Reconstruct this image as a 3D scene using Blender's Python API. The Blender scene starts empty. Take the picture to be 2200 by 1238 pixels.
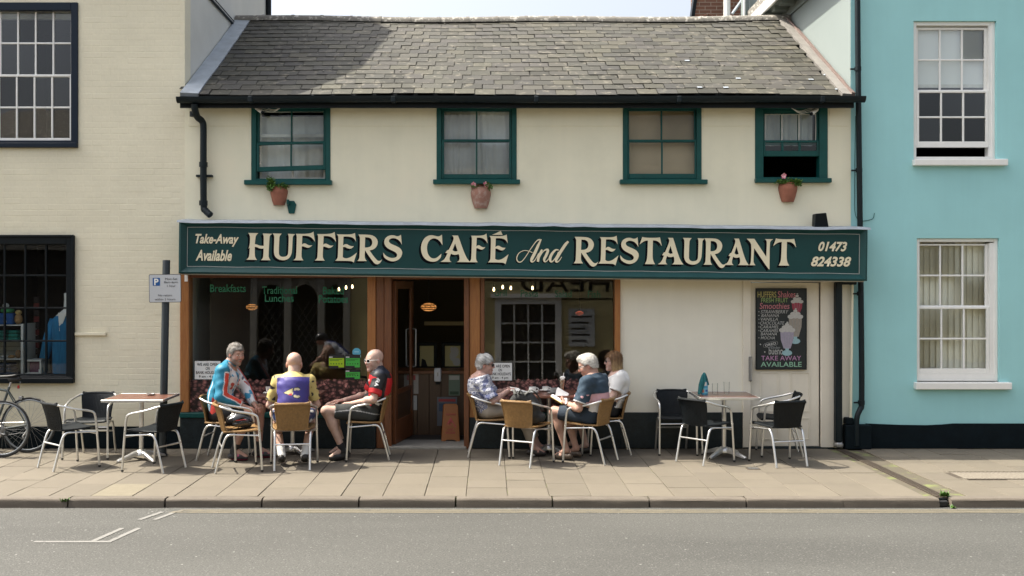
import bpy, bmesh, math, random
import numpy as np
from mathutils import Vector, Matrix, Euler

R = math.radians
rnd = random.Random(11)
SC = bpy.context.scene
COL = SC.collection

# ------------------------------------------------------------------ camera, sky, sun, exposure
FPX, CH, CD, VX, VY = 2150.0, 2.05, 12.57, 1048.0, 612.0      # focal length in photo pixels, camera height, distance to the facade
cam_d = bpy.data.cameras.new("camera")
cam = bpy.data.objects.new("camera", cam_d)
COL.objects.link(cam)
cam.location = (0, -CD, CH)
cam.rotation_euler = (R(90), 0, 0)
cam_d.sensor_width = 36.0
cam_d.lens = 36.0 * FPX / 2200.0
cam_d.shift_x = (1100 - VX) / 2200.0
cam_d.shift_y = (VY - 619) / 2200.0
cam_d.clip_end = 500
SC.camera = cam

SUN_X, SUN_Y = 0.63, 0.118                                     # how far a shadow runs right and out per metre of height
sd = Vector((SUN_X, -SUN_Y, -1.0)).normalized()
to_sun = -sd
elev = math.asin(to_sun.z)
world = bpy.data.worlds.new("World")
SC.world = world
world.use_nodes = True
wn = world.node_tree
for n in list(wn.nodes):
    wn.nodes.remove(n)
wo = wn.nodes.new("ShaderNodeOutputWorld")
wb = wn.nodes.new("ShaderNodeBackground")
sky = wn.nodes.new("ShaderNodeTexSky")
sky.sky_type = 'NISHITA'
sky.sun_disc = False
sky.sun_elevation = elev
sky.sun_rotation = math.atan2(to_sun.x, to_sun.y)
sky.air_density = 1.0
sky.dust_density = 7.0
sky.ozone_density = 1.5
wb.inputs[1].default_value = 0.14
veil = wn.nodes.new("ShaderNodeHueSaturation")                  # thin high cloud takes most of the blue out of the sky
veil.inputs["Saturation"].default_value = 0.5
wn.links.new(sky.outputs[0], veil.inputs["Color"])
wn.links.new(veil.outputs[0], wb.inputs[0])
wn.links.new(wb.outputs[0], wo.inputs[0])
sun_d = bpy.data.lights.new("sun", 'SUN')
sun_d.energy = 4.0
sun_d.angle = R(0.55)
sun_d.color = (1.0, 0.93, 0.80)
sun = bpy.data.objects.new("sun", sun_d)
COL.objects.link(sun)
sun.rotation_euler = sd.to_track_quat('-Z', 'Y').to_euler()
vs = SC.view_settings
vs.view_transform = 'Standard'
vs.look = 'None'
vs.exposure = 1.22
vs.gamma = 1.0
vs.use_curve_mapping = False

# ------------------------------------------------------------------ helpers
def P(px, py, y=0.0):
    """point seen at a photo pixel, at depth y (0 is the cafe's front wall)"""
    s = (CD + y) / FPX
    return Vector(((px - VX) * s, y, CH + (VY - py) * s))

def X(px, y=0.0):
    return (px - VX) * (CD + y) / FPX

def Z(py, y=0.0):
    return CH + (VY - py) * (CD + y) / FPX

def link(o):
    COL.objects.link(o)
    return o

def tag(o, label=None, cat=None, group=None, kind=None):
    if label: o["label"] = label
    if cat: o["category"] = cat
    if group: o["group"] = group
    if kind: o["kind"] = kind
    return o

def empty(name, loc=(0, 0, 0), rz=0.0):
    o = bpy.data.objects.new(name, None)
    o.empty_display_size = 0.1
    o.location = loc
    o.rotation_euler = (0, 0, rz)
    return link(o)

LAST = [None]
def obj(name, me, parent=None, world=False):
    o = bpy.data.objects.new(name, me)
    if parent is not None:
        o.parent = parent
        if world:                                             # vertices are given in world space, all ancestors unrotated
            off = Vector((0, 0, 0)); p = parent
            while p is not None:
                off += p.location; p = p.parent
            o.location = -off
    LAST[0] = o
    return link(o)

def dup(root, loc=None, rz=None):
    c = root.copy(); link(c)
    if loc is not None: c.location = loc
    if rz is not None: c.rotation_euler = (0, 0, rz)
    for ch in list(root.children):
        k = ch.copy(); link(k); k.parent = c
        for g in list(ch.children):
            q = g.copy(); link(q); q.parent = k
    return c

class MB:
    """collects shapes; build() makes one mesh object of them"""
    def __init__(self):
        self.v = []; self.f = []; self.c = []
    def add(self, vs, fs, col=None):
        o = len(self.v)
        self.v += [tuple(p) for p in vs]
        self.f += [tuple(i + o for i in f) for f in fs]
        self.c += [col] * len(fs)
        return self
    def box(self, x0, x1, y0, y1, z0, z1, col=None):
        return self.add([(x0, y0, z0), (x1, y0, z0), (x1, y1, z0), (x0, y1, z0), (x0, y0, z1), (x1, y0, z1), (x1, y1, z1), (x0, y1, z1)],
                        [(0, 3, 2, 1), (4, 5, 6, 7), (0, 1, 5, 4), (1, 2, 6, 5), (2, 3, 7, 6), (3, 0, 4, 7)], col)
    def obox(self, c, ax, ay, az, col=None):
        """box from centre and three half-axis vectors"""
        c, ax, ay, az = map(Vector, (c, ax, ay, az))
        vs = [c + sx * ax + sy * ay + sz * az for sz in (-1, 1) for sx, sy in ((-1, -1), (1, -1), (1, 1), (-1, 1))]
        return self.add(vs, [(0, 3, 2, 1), (4, 5, 6, 7), (0, 1, 5, 4), (1, 2, 6, 5), (2, 3, 7, 6), (3, 0, 4, 7)], col)
    def quad(self, a, b, c, d, col=None):
        return self.add([a, b, c, d], [(0, 1, 2, 3)], col)
    def prism(self, pts, d, col=None):
        """planar polygon pts (3D), pushed along d"""
        n = len(pts); d = Vector(d)
        vs = [Vector(p) for p in pts] + [Vector(p) + d for p in pts]
        fs = [tuple(range(n))[::-1], tuple(range(n, 2 * n))] + [(i, (i + 1) % n, (i + 1) % n + n, i + n) for i in range(n)]
        return self.add(vs, fs, col)
    def tube(self, pts, r, n=8, cap=True, closed=False, flat=1.0, col=None):
        pts = [Vector(p) for p in pts]
        rs = r if isinstance(r, (list, tuple)) else [r] * len(pts)
        m = len(pts); vs = []; fs = []
        t0 = (pts[1] - pts[0]).normalized()
        up = Vector((0, 0, 1)) if abs(t0.z) < 0.9 else Vector((1, 0, 0))
        u = t0.cross(up).normalized()
        for i, p in enumerate(pts):
            if closed: t = (pts[(i + 1) % m] - pts[i - 1]).normalized()
            else: t = (pts[min(i + 1, m - 1)] - pts[max(i - 1, 0)]).normalized()
            u = (u - t * u.dot(t)).normalized()
            w = t.cross(u)
            for k in range(n):
                a = 2 * math.pi * k / n
                vs.append(p + rs[i] * (math.cos(a) * u + flat * math.sin(a) * w))
        for i in range(m if closed else m - 1):
            j = (i + 1) % m
            for k in range(n):
                l = (k + 1) % n
                fs.append((i * n + k, i * n + l, j * n + l, j * n + k))
        if cap and not closed:
            fs.append(tuple(range(n))[::-1]); fs.append(tuple((m - 1) * n + k for k in range(n)))
        return self.add(vs, fs, col)
    def lathe(self, prof, c=(0, 0, 0), n=16, a0=0.0, a1=2 * math.pi, col=None):
        """profile [(r,z)] turned about the z axis through c"""
        full = abs(a1 - a0 - 2 * math.pi) < 1e-6
        k = n if full else n + 1
        vs = []; fs = []
        for r_, z_ in prof:
            for i in range(k):
                a = a0 + (a1 - a0) * i / n
                vs.append((c[0] + r_ * math.cos(a), c[1] + r_ * math.sin(a), c[2] + z_))
        for j in range(len(prof) - 1):
            for i in range(n):
                i2 = (i + 1) % k
                fs.append((j * k + i, j * k + i2, (j + 1) * k + i2, (j + 1) * k + i))
        return self.add(vs, fs, col)
    def mesh(self, name, mat, smooth=False, bevel=0.0, merge=False):
        me = bpy.data.meshes.new(name)
        me.from_pydata(self.v, [], self.f)
        if any(c is not None for c in self.c):
            at = me.color_attributes.new("col", 'FLOAT_COLOR', 'CORNER')
            arr = np.ones((len(me.loops), 4), np.float32)
            li = 0
            for f, c in zip(self.f, self.c):
                if c is not None: arr[li:li + len(f), :3] = c
                li += len(f)
            at.data.foreach_set("color", arr.ravel())
        if bevel or merge:
            bm = bmesh.new(); bm.from_mesh(me)
            if merge: bmesh.ops.remove_doubles(bm, verts=bm.verts, dist=1e-5)
            bmesh.ops.recalc_face_normals(bm, faces=bm.faces)
            if bevel: bmesh.ops.bevel(bm, geom=[e for e in bm.edges if len(e.link_faces) == 2 and e.calc_face_angle(0) > 0.6], offset=bevel, segments=1, affect='EDGES', clamp_overlap=True)
            bm.to_mesh(me); bm.free()
        else:
            bm = bmesh.new(); bm.from_mesh(me)
            bmesh.ops.recalc_face_normals(bm, faces=bm.faces)
            bm.to_mesh(me); bm.free()
        if mat is not None: me.materials.append(mat)
        if smooth:
            me.polygons.foreach_set("use_smooth", [True] * len(me.polygons))
            if smooth == 'auto':
                try: me.set_sharp_from_angle(angle=R(38))
                except Exception: pass
        me.update()
        return me
    def build(self, name, mat, parent=None, world=True, smooth=False, bevel=0.0, merge=False):
        return obj(name, self.mesh(name, mat, smooth, bevel, merge), parent, world)

def spline(pts, n=8, closed=False):
    """Catmull-Rom through the points"""
    pts = [Vector(p) for p in pts]; m = len(pts); out = []
    for i in range(m if closed else m - 1):
        p1, p2 = pts[i], pts[(i + 1) % m]
        p0 = pts[i - 1] if (closed or i > 0) else p1 * 2 - p2
        p3 = pts[(i + 2) % m] if (closed or i + 2 < m) else p2 * 2 - p1
        for k in range(n):
            t = k / n
            out.append(0.5 * ((2 * p1) + (p2 - p0) * t + (2 * p0 - 5 * p1 + 4 * p2 - p3) * t * t + (3 * p1 - p0 - 3 * p2 + p3) * t ** 3))
    if not closed: out.append(pts[-1])
    return out

# ------------------------------------------------------------------ materials
MATS = {}
def mat(name, col, rough=0.6, metal=0.0, var=0.0, vscale=4.0, bump=0.0, bscale=60.0, spec=0.5, col2=None, grain=0.0, gscale=120.0,
        attr=None, orand=0.0, streak=0.0, spots=0.0, stretch=None, coords='pos', coat=0.0, sub=0.0, detail=4.0, mixlo=0.35, mixhi=0.65):
    """painted / plain surface: a base colour, blotches of col2 (or a lighter and darker tone), fine grain and relief"""
    if name in MATS: return MATS[name]
    m = bpy.data.materials.new(name); m.use_nodes = True
    nt = m.node_tree; N = nt.nodes; L = nt.links
    b = N["Principled BSDF"]
    b.inputs["Roughness"].default_value = rough
    b.inputs["Metallic"].default_value = metal
    b.inputs["Specular IOR Level"].default_value = spec
    if coat: b.inputs["Coat Weight"].default_value = coat; b.inputs["Coat Roughness"].default_value = 0.15
    if sub:
        b.inputs["Subsurface Weight"].default_value = sub
        b.inputs["Subsurface Radius"].default_value = (0.012, 0.005, 0.003)
    if coords == 'pos':
        g = N.new("ShaderNodeNewGeometry"); vec = g.outputs["Position"]
    else:
        g = N.new("ShaderNodeTexCoord"); vec = g.outputs["Object"]
    if stretch:
        mp = N.new("ShaderNodeMapping"); mp.inputs["Scale"].default_value = stretch
        L.new(vec, mp.inputs["Vector"]); vec = mp.outputs[0]
    cur = None
    if attr:
        a = N.new("ShaderNodeAttribute"); a.attribute_name = attr; cur = a.outputs["Color"]
    def rgb(c):
        q = N.new("ShaderNodeRGB"); q.outputs[0].default_value = (*c[:3], 1); return q.outputs[0]
    if cur is None: cur = rgb(col)
    def mul(cur, fac_out, lo, hi):
        mr = N.new("ShaderNodeMapRange"); mr.inputs["From Min"].default_value = 0.25; mr.inputs["From Max"].default_value = 0.75
        mr.inputs["To Min"].default_value = lo; mr.inputs["To Max"].default_value = hi
        L.new(fac_out, mr.inputs["Value"])
        hs = N.new("ShaderNodeVectorMath"); hs.operation = 'SCALE'
        L.new(cur, hs.inputs[0]); L.new(mr.outputs[0], hs.inputs["Scale"])
        return hs.outputs[0]
    if var or col2:
        n1 = N.new("ShaderNodeTexNoise"); n1.inputs["Scale"].default_value = vscale; n1.inputs["Detail"].default_value = detail
        n1.inputs["Roughness"].default_value = 0.6
        L.new(vec, n1.inputs["Vector"])
        if col2 is not None:
            mr = N.new("ShaderNodeMapRange"); mr.interpolation_type = 'SMOOTHSTEP'
            mr.inputs["From Min"].default_value = mixlo; mr.inputs["From Max"].default_value = mixhi
            L.new(n1.outputs[0], mr.inputs["Value"])
            mx = N.new("ShaderNodeMix"); mx.data_type = 'RGBA'
            L.new(mr.outputs[0], mx.inputs["Factor"]); L.new(cur, mx.inputs["A"]); mx.inputs["B"].default_value = (*col2[:3], 1)
            cur = mx.outputs["Result"]
        if var: cur = mul(cur, n1.outputs[0], 1 - var, 1 + var)
    if grain:
        n2 = N.new("ShaderNodeTexNoise"); n2.inputs["Scale"].default_value = gscale; n2.inputs["Detail"].default_value = 2
        L.new(vec, n2.inputs["Vector"]); cur = mul(cur, n2.outputs[0], 1 - grain, 1 + grain)
    if streak:                                                 # rain streaks and old damp, running down the wall
        gg = N.new("ShaderNodeNewGeometry"); mp2 = N.new("ShaderNodeMapping"); mp2.inputs["Scale"].default_value = (9, 9, 0.55); L.new(gg.outputs["Position"], mp2.inputs[0])
        n4 = N.new("ShaderNodeTexNoise"); n4.inputs["Scale"].default_value = 0.9; n4.inputs["Detail"].default_value = 6; n4.inputs["Roughness"].default_value = 0.62; L.new(mp2.outputs[0], n4.inputs["Vector"]); cur = mul(cur, n4.outputs[0], 1 - streak, 1 + streak * .4)
        n5 = N.new("ShaderNodeTexNoise"); n5.inputs["Scale"].default_value = 2.6; n5.inputs["Detail"].default_value = 7; n5.inputs["Roughness"].default_value = 0.7; L.new(gg.outputs["Position"], n5.inputs["Vector"]); cur = mul(cur, n5.outputs[0], 1 - streak * .8, 1 + streak * .5)
    if spots:                                                  # trodden gum and drips
        gg = N.new("ShaderNodeNewGeometry"); vz = N.new("ShaderNodeTexVoronoi"); vz.inputs["Scale"].default_value = 4.5; L.new(gg.outputs["Position"], vz.inputs["Vector"])
        lt = N.new("ShaderNodeMapRange"); lt.inputs["From Min"].default_value = .05; lt.inputs["From Max"].default_value = .09; lt.inputs["To Min"].default_value = 1 - spots; lt.inputs["To Max"].default_value = 1; L.new(vz.outputs["Distance"], lt.inputs[0])
        hs = N.new("ShaderNodeVectorMath"); hs.operation = 'SCALE'; L.new(cur, hs.inputs[0]); L.new(lt.outputs[0], hs.inputs["Scale"]); cur = hs.outputs[0]
    if orand:
        oi = N.new("ShaderNodeObjectInfo")
        mr = N.new("ShaderNodeMapRange"); mr.inputs["To Min"].default_value = 1 - orand; mr.inputs["To Max"].default_value = 1 + orand
        L.new(oi.outputs["Random"], mr.inputs["Value"])
        hs = N.new("ShaderNodeVectorMath"); hs.operation = 'SCALE'
        L.new(cur, hs.inputs[0]); L.new(mr.outputs[0], hs.inputs["Scale"]); cur = hs.outputs[0]
    L.new(cur, b.inputs["Base Color"])
    if bump:
        n3 = N.new("ShaderNodeTexNoise"); n3.inputs["Scale"].default_value = bscale; n3.inputs["Detail"].default_value = 5
        L.new(vec, n3.inputs["Vector"])
        bp = N.new("ShaderNodeBump"); bp.inputs["Strength"].default_value = min(1.0, bump); bp.inputs["Distance"].default_value = 0.01
        L.new(n3.outputs[0], bp.inputs["Height"]); L.new(bp.outputs[0], b.inputs["Normal"])
    MATS[name] = m
    return m

def wood(name, c1, c2, rough=0.45, axis='Z', scale=9.0, coat=0.2):
    if name in MATS: return MATS[name]
    st = {'Z': (7, 7, 0.6), 'X': (0.6, 7, 7), 'Y': (7, 0.6, 7)}[axis]
    m = mat(name, c1, rough, col2=c2, var=0.18, vscale=scale, stretch=st, bump=0.12, bscale=40, coat=coat, detail=8, mixlo=0.3, mixhi=0.7)
    return m

def emis(name, col, strength):
    m = bpy.data.materials.new(name); m.use_nodes = True
    b = m.node_tree.nodes["Principled BSDF"]
    b.inputs["Base Color"].default_value = (*col, 1)
    b.inputs["Emission Color"].default_value = (*col, 1)
    b.inputs["Emission Strength"].default_value = strength
    MATS[name] = m
    return m

def glass(name, ior=1.75, tint=(0.93, 0.97, 0.96), wav=0.0, wscale=3.0):
    """thin pane: mirror reflection by Fresnel over a clear, faintly tinted view through"""
    m = bpy.data.materials.new(name); m.use_nodes = True
    nt = m.node_tree; N = nt.nodes; L = nt.links
    for n in list(N): N.remove(n)
    out = N.new("ShaderNodeOutputMaterial"); mx = N.new("ShaderNodeMixShader")
    fr = N.new("ShaderNodeFresnel"); fr.inputs["IOR"].default_value = ior
    tr = N.new("ShaderNodeBsdfTransparent"); tr.inputs[0].default_value = (*tint, 1)
    gl = N.new("ShaderNodeBsdfGlossy"); gl.inputs["Roughness"].default_value = 0.0
    if wav:
        g = N.new("ShaderNodeNewGeometry"); nz = N.new("ShaderNodeTexNoise"); nz.inputs["Scale"].default_value = wscale; nz.inputs["Detail"].default_value = 1
        bp = N.new("ShaderNodeBump"); bp.inputs["Strength"].default_value = wav; bp.inputs["Distance"].default_value = 0.02
        L.new(g.outputs["Position"], nz.inputs["Vector"]); L.new(nz.outputs[0], bp.inputs["Height"])
        L.new(bp.outputs[0], gl.inputs["Normal"])
    L.new(fr.outputs[0], mx.inputs[0]); L.new(tr.outputs[0], mx.inputs[1]); L.new(gl.outputs[0], mx.inputs[2]); L.new(mx.outputs[0], out.inputs[0])
    MATS[name] = m
    return m

CREAM = mat("cream_render", (0.82, 0.785, 0.605), 0.85, var=0.07, vscale=1.3, bump=0.10, bscale=9, col2=(0.785, 0.73, 0.56), mixlo=0.45, mixhi=0.8, streak=.03)
CREAMB = mat("cream_painted_brick", (0.765, 0.715, 0.545), 0.8, var=0.06, vscale=1.6, bump=0.12, bscale=25, grain=0.03, gscale=30)
CREAML = mat("cream_lower_wall", (0.82, 0.79, 0.67), 0.8, var=0.05, vscale=1.2, bump=0.08, bscale=12, streak=.025)
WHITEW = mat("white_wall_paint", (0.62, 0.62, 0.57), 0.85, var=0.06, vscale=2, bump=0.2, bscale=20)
BLUEW = mat("blue_render", (0.33, 0.63, 0.645), 0.8, var=0.05, vscale=0.9, bump=0.10, bscale=10, streak=.03)
BLUEL = mat("sunlit_blue_render", (0.20, 0.235, 0.228), 0.8, var=0.04, vscale=1.0, bump=0.06, bscale=14)  # the side wall's sunlit, overexposed look is put into this colour
TEAL = mat("teal_green_paint", (0.003, 0.066, 0.060), 0.45, spec=.3, var=0.18, vscale=6, bump=0.08, bscale=40)
TEALD = mat("dark_teal_sign_paint", (0.004, 0.044, 0.044), 0.5, spec=.3, var=0.08, vscale=3)
TEALM = mat("teal_moulding_paint", (0.004, 0.050, 0.050), 0.45, spec=.35, var=0.12, vscale=5, grain=0.08, gscale=60)
LETTER = mat("cream_letter_paint", (0.77, 0.70, 0.50), 0.6, var=0.04, vscale=8)
INK = mat("black_ink_paint", (0.0015, 0.002, 0.004), 0.7, spec=.1)
WHITEP = mat("white_gloss_paint", (0.80, 0.80, 0.77), 0.4, var=0.04, vscale=7)
DOORW = mat("off_white_door_paint", (0.74, 0.69, 0.58), 0.5, var=0.06, vscale=3, bump=0.05, bscale=30)
NAVY = mat("navy_gloss_paint", (0.004, 0.012, 0.025), 0.4, spec=.25, var=0.1, vscale=5)
BLACKP = mat("black_gloss_paint", (0.003, 0.006, 0.008), 0.45, spec=.2, var=0.15, vscale=6, bump=0.05, bscale=50)
PIPE = mat("black_pipe_paint", (0.004, 0.010, 0.013), 0.48, spec=.25, var=0.25, vscale=9, bump=0.15, bscale=40)
PLINTH = mat("black_plinth_paint", (0.0035, 0.008, 0.011), 0.7, spec=.12, var=0.3, vscale=7, bump=0.3, bscale=30)
GRAN = mat("dark_granite_riser", (0.012, 0.020, 0.024), 0.45, spec=.3, var=0.35, vscale=14, bump=0.1, bscale=60, grain=0.4, gscale=110)
LEAD = mat("grey_lead", (0.34, 0.38, 0.42), 0.5, metal=0.15, var=0.2, vscale=6, bump=0.2, bscale=18)
SLATE = mat("grey_slate", (0.2, 0.19, 0.165), 0.75, attr="col", var=0.14, vscale=9, col2=(0.112, 0.102, 0.077), mixlo=0.54, mixhi=0.72, bump=0.25, bscale=45, grain=0.12, gscale=160)
RIDGE = mat("lichen_ridge_tile", (0.16, 0.15, 0.13), 0.9, col2=(0.44, 0.42, 0.37), vscale=16, mixlo=0.52, mixhi=0.64, bump=0.3, bscale=40, detail=6)
FLASH = mat("mortar_flashing", (0.17, 0.16, 0.145), 0.85, var=0.2, vscale=7, bump=0.3, bscale=25)
PINK = mat("pink_mortar_fillet", (0.16, 0.115, 0.10), 0.9, var=0.2, vscale=9, bump=0.4, bscale=30)
ORW = wood("orange_varnished_wood", (0.40, 0.165, 0.044), (0.25, 0.092, 0.024))
BRW = wood("brown_varnished_wood", (0.20, 0.070, 0.024), (0.105, 0.035, 0.014))
DKW = wood("dark_interior_wood", (0.085, 0.042, 0.020), (0.05, 0.025, 0.012))
SLAB = mat("concrete_flag", (0.130, 0.112, 0.084), 0.9, var=0.08, vscale=2.4, bump=0.18, bscale=70, grain=0.07, gscale=140, orand=0.085, col2=(0.121, 0.104, 0.080), mixlo=0.5, mixhi=0.7, spots=.16, streak=.05)
SLABY = mat("yellow_concrete_flag", (0.155, 0.135, 0.094), 0.9, var=0.12, vscale=9, bump=0.25, bscale=40, grain=0.1)
JOINT = mat("joint_sand", (0.088, 0.075, 0.053), 0.95, col2=(0.15, 0.17, 0.06), vscale=3, mixlo=0.5, mixhi=0.65, bump=0.4, bscale=80)
KERB = mat("kerb_concrete", (0.112, 0.095, 0.075), 0.9, var=0.12, vscale=5, bump=0.25, bscale=60, grain=0.1, gscale=130, orand=0.07)
ALU = mat("brushed_aluminium", (0.72, 0.72, 0.70), 0.32, metal=0.9, var=0.05, vscale=30)
STEEL = mat("dull_steel", (0.36, 0.36, 0.35), 0.45, metal=0.8, var=0.1, vscale=20)
WICKB = mat("black_wicker", (0.0035, 0.006, 0.008), 0.55, spec=.25, coords='obj', var=0.3, vscale=40, bump=0.3, bscale=120)
WICKT = mat("tan_wicker", (0.225, 0.128, 0.045), 0.5, coords='obj', var=0.22, vscale=40, bump=0.3, bscale=120)
TERRA = mat("terracotta", (0.30, 0.115, 0.070), 0.85, var=0.2, vscale=14, bump=0.15, bscale=50)
TERRAP = mat("weathered_terracotta", (0.33, 0.17, 0.125), 0.9, col2=(0.42, 0.30, 0.25), vscale=16, mixlo=0.45, mixhi=0.7, bump=0.2, bscale=50)
LEAF = mat("pot_leaf", (0.07, 0.155, 0.022), 0.55, var=0.35, vscale=60)
PETAL = mat("pink_petal", (0.62, 0.10, 0.18), 0.6, col2=(0.8, 0.6, 0.6), vscale=90, mixlo=0.45, mixhi=0.6)
CERAM = mat("white_ceramic", (0.82, 0.82, 0.78), 0.2)
PAPER = mat("white_paper", (0.80, 0.80, 0.76), 0.8)
GLASS = glass("shop_glass", 1.8)
GLASSU = glass("old_sash_glass", 1.72, wav=0.10, wscale=2.2)
GLASSH = glass("hazy_sash_glass", 2.0, wav=0.06, wscale=2.5)
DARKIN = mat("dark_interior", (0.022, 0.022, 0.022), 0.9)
RUBBER = mat("black_rubber", (0.012, 0.012, 0.012), 0.6)

def text(s, w=None, h=None, bold=0.0, shear=0.0, ext=0.0008, align='LEFT', space=1.0):
    """a word as a flat mesh in the x-z plane, lower left at the origin, facing -y; scaled to width w and/or height h"""
    cu = bpy.data.curves.new("lettering", 'FONT')
    cu.body = s; cu.size = 1.0; cu.offset = bold; cu.shear = shear; cu.extrude = 0.0; cu.resolution_u = 3; cu.align_x = align; cu.space_character = space; cu.space_line = 1.0
    o = bpy.data.objects.new("lettering", cu); link(o)
    dg = bpy.context.evaluated_depsgraph_get()
    me = bpy.data.meshes.new_from_object(o.evaluated_get(dg))
    bpy.data.objects.remove(o); bpy.data.curves.remove(cu)
    n = len(me.vertices); co = np.zeros(n * 3, np.float32); me.vertices.foreach_get("co", co); co = co.reshape(-1, 3)
    lo = co.min(0); hi = co.max(0)
    sx = (w / (hi[0] - lo[0])) if w else None
    sy = (h / (hi[1] - lo[1])) if h else None
    sx = sx or sy; sy = sy or sx
    out = np.zeros_like(co)
    out[:, 0] = (co[:, 0] - lo[0]) * sx; out[:, 2] = (co[:, 1] - lo[1]) * sy
    me.vertices.foreach_set("co", out.ravel()); me.update()
    return me

def text_on(name, s, x0, z0, y, m, parent, w=None, h=None, rot=0.0, world=True, cx=False, **k):
    me = text(s, w, h, **k)
    me.materials.clear(); me.materials.append(m)
    co = np.zeros(len(me.vertices) * 3, np.float32); me.vertices.foreach_get("co", co); co = co.reshape(-1, 3)
    if cx: co[:, 0] -= co[:, 0].max() / 2
    c, s_ = math.cos(rot), math.sin(rot)
    xx = co[:, 0] * c - co[:, 2] * s_; zz = co[:, 0] * s_ + co[:, 2] * c
    co[:, 0] = xx + x0; co[:, 2] = zz + z0; co[:, 1] += y
    me.vertices.foreach_set("co", co.ravel()); me.update()
    o = obj(name, me, parent, world)
    return o
# ------------------------------------------------------------------ ground, road, pavement
ROADZ = -0.084
def asphalt():
    m = bpy.data.materials.new("asphalt"); m.use_nodes = True
    nt = m.node_tree; N = nt.nodes; L = nt.links; b = N["Principled BSDF"]
    b.inputs["Roughness"].default_value = 0.85
    g = N.new("ShaderNodeNewGeometry")
    n1 = N.new("ShaderNodeTexNoise"); n1.inputs["Scale"].default_value = 70; n1.inputs["Detail"].default_value = 3
    n2 = N.new("ShaderNodeTexNoise"); n2.inputs["Scale"].default_value = 0.7; n2.inputs["Detail"].default_value = 5
    mp = N.new("ShaderNodeMapping"); mp.inputs["Scale"].default_value = (0.35, 1.6, 1)
    L.new(g.outputs["Position"], mp.inputs[0]); L.new(mp.outputs[0], n2.inputs["Vector"])
    vo = N.new("ShaderNodeTexVoronoi"); vo.inputs["Scale"].default_value = 55
    vo2 = N.new("ShaderNodeTexVoronoi"); vo2.inputs["Scale"].default_value = 14
    for q in (n1, vo, vo2): L.new(g.outputs["Position"], q.inputs["Vector"])
    r1 = N.new("ShaderNodeValToRGB"); cr = r1.color_ramp
    cr.elements[0].position = 0.30; cr.elements[0].color = (0.034, 0.034, 0.030, 1)
    cr.elements[1].position = 0.72; cr.elements[1].color = (0.086, 0.085, 0.077, 1)
    L.new(n1.outputs[0], r1.inputs[0])
    mr = N.new("ShaderNodeMapRange"); mr.inputs["From Min"].default_value = 0.3; mr.inputs["From Max"].default_value = 0.7
    mr.inputs["To Min"].default_value = 0.80; mr.inputs["To Max"].default_value = 1.15
    L.new(n2.outputs[0], mr.inputs[0])
    sc = N.new("ShaderNodeVectorMath"); sc.operation = 'SCALE'; L.new(r1.outputs[0], sc.inputs[0]); L.new(mr.outputs[0], sc.inputs["Scale"])
    # pale stones showing in the surface
    cells = N.new("ShaderNodeMath"); cells.operation = 'GREATER_THAN'; cells.inputs[1].default_value = 0.86
    sep = N.new("ShaderNodeSeparateColor"); L.new(vo.outputs["Color"], sep.inputs[0]); L.new(sep.outputs[0], cells.inputs[0])
    near = N.new("ShaderNodeMath"); near.operation = 'LESS_THAN'; near.inputs[1].default_value = 0.36; L.new(vo.outputs["Distance"], near.inputs[0])
    both = N.new("ShaderNodeMath"); both.operation = 'MULTIPLY'; L.new(cells.outputs[0], both.inputs[0]); L.new(near.outputs[0], both.inputs[1])
    mx = N.new("ShaderNodeMix"); mx.data_type = 'RGBA'; mx.inputs["B"].default_value = (0.115, 0.113, 0.105, 1)
    L.new(both.outputs[0], mx.inputs["Factor"]); L.new(sc.outputs[0], mx.inputs["A"])
    c2 = N.new("ShaderNodeMath"); c2.operation = 'GREATER_THAN'; c2.inputs[1].default_value = 0.93
    s2 = N.new("ShaderNodeSeparateColor"); L.new(vo2.outputs["Color"], s2.inputs[0]); L.new(s2.outputs[1], c2.inputs[0])
    d2 = N.new("ShaderNodeMath"); d2.operation = 'LESS_THAN'; d2.inputs[1].default_value = 0.14; L.new(vo2.outputs["Distance"], d2.inputs[0])
    b2 = N.new("ShaderNodeMath"); b2.operation = 'MULTIPLY'; L.new(c2.outputs[0], b2.inputs[0]); L.new(d2.outputs[0], b2.inputs[1])
    m2 = N.new("ShaderNodeMix"); m2.data_type = 'RGBA'; m2.inputs["B"].default_value = (0.19, 0.187, 0.175, 1)
    L.new(b2.outputs[0], m2.inputs["Factor"]); L.new(mx.outputs["Result"], m2.inputs["A"])
    L.new(m2.outputs["Result"], b.inputs["Base Color"])
    bp = N.new("ShaderNodeBump"); bp.inputs["Strength"].default_value = 0.5; bp.inputs["Distance"].default_value = 0.008
    L.new(n1.outputs[0], bp.inputs["Height"]); L.new(bp.outputs[0], b.inputs["Normal"])
    MATS["asphalt"] = m
    return m
ASPH = asphalt()
EARTH = mat("earth", (0.12, 0.10, 0.07), 0.95, var=0.2, vscale=1.5)
tag(MB().quad((-150, -150, -0.14), (150, -150, -0.14), (150, 150, -0.14), (-150, 150, -0.14)).build("ground", EARTH), kind="structure")
tag(MB().quad((-60, -9.8, ROADZ), (60, -9.8, ROADZ), (60, -2.94, ROADZ), (-60, -2.94, ROADZ)).build("road", ASPH), kind="structure")

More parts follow.
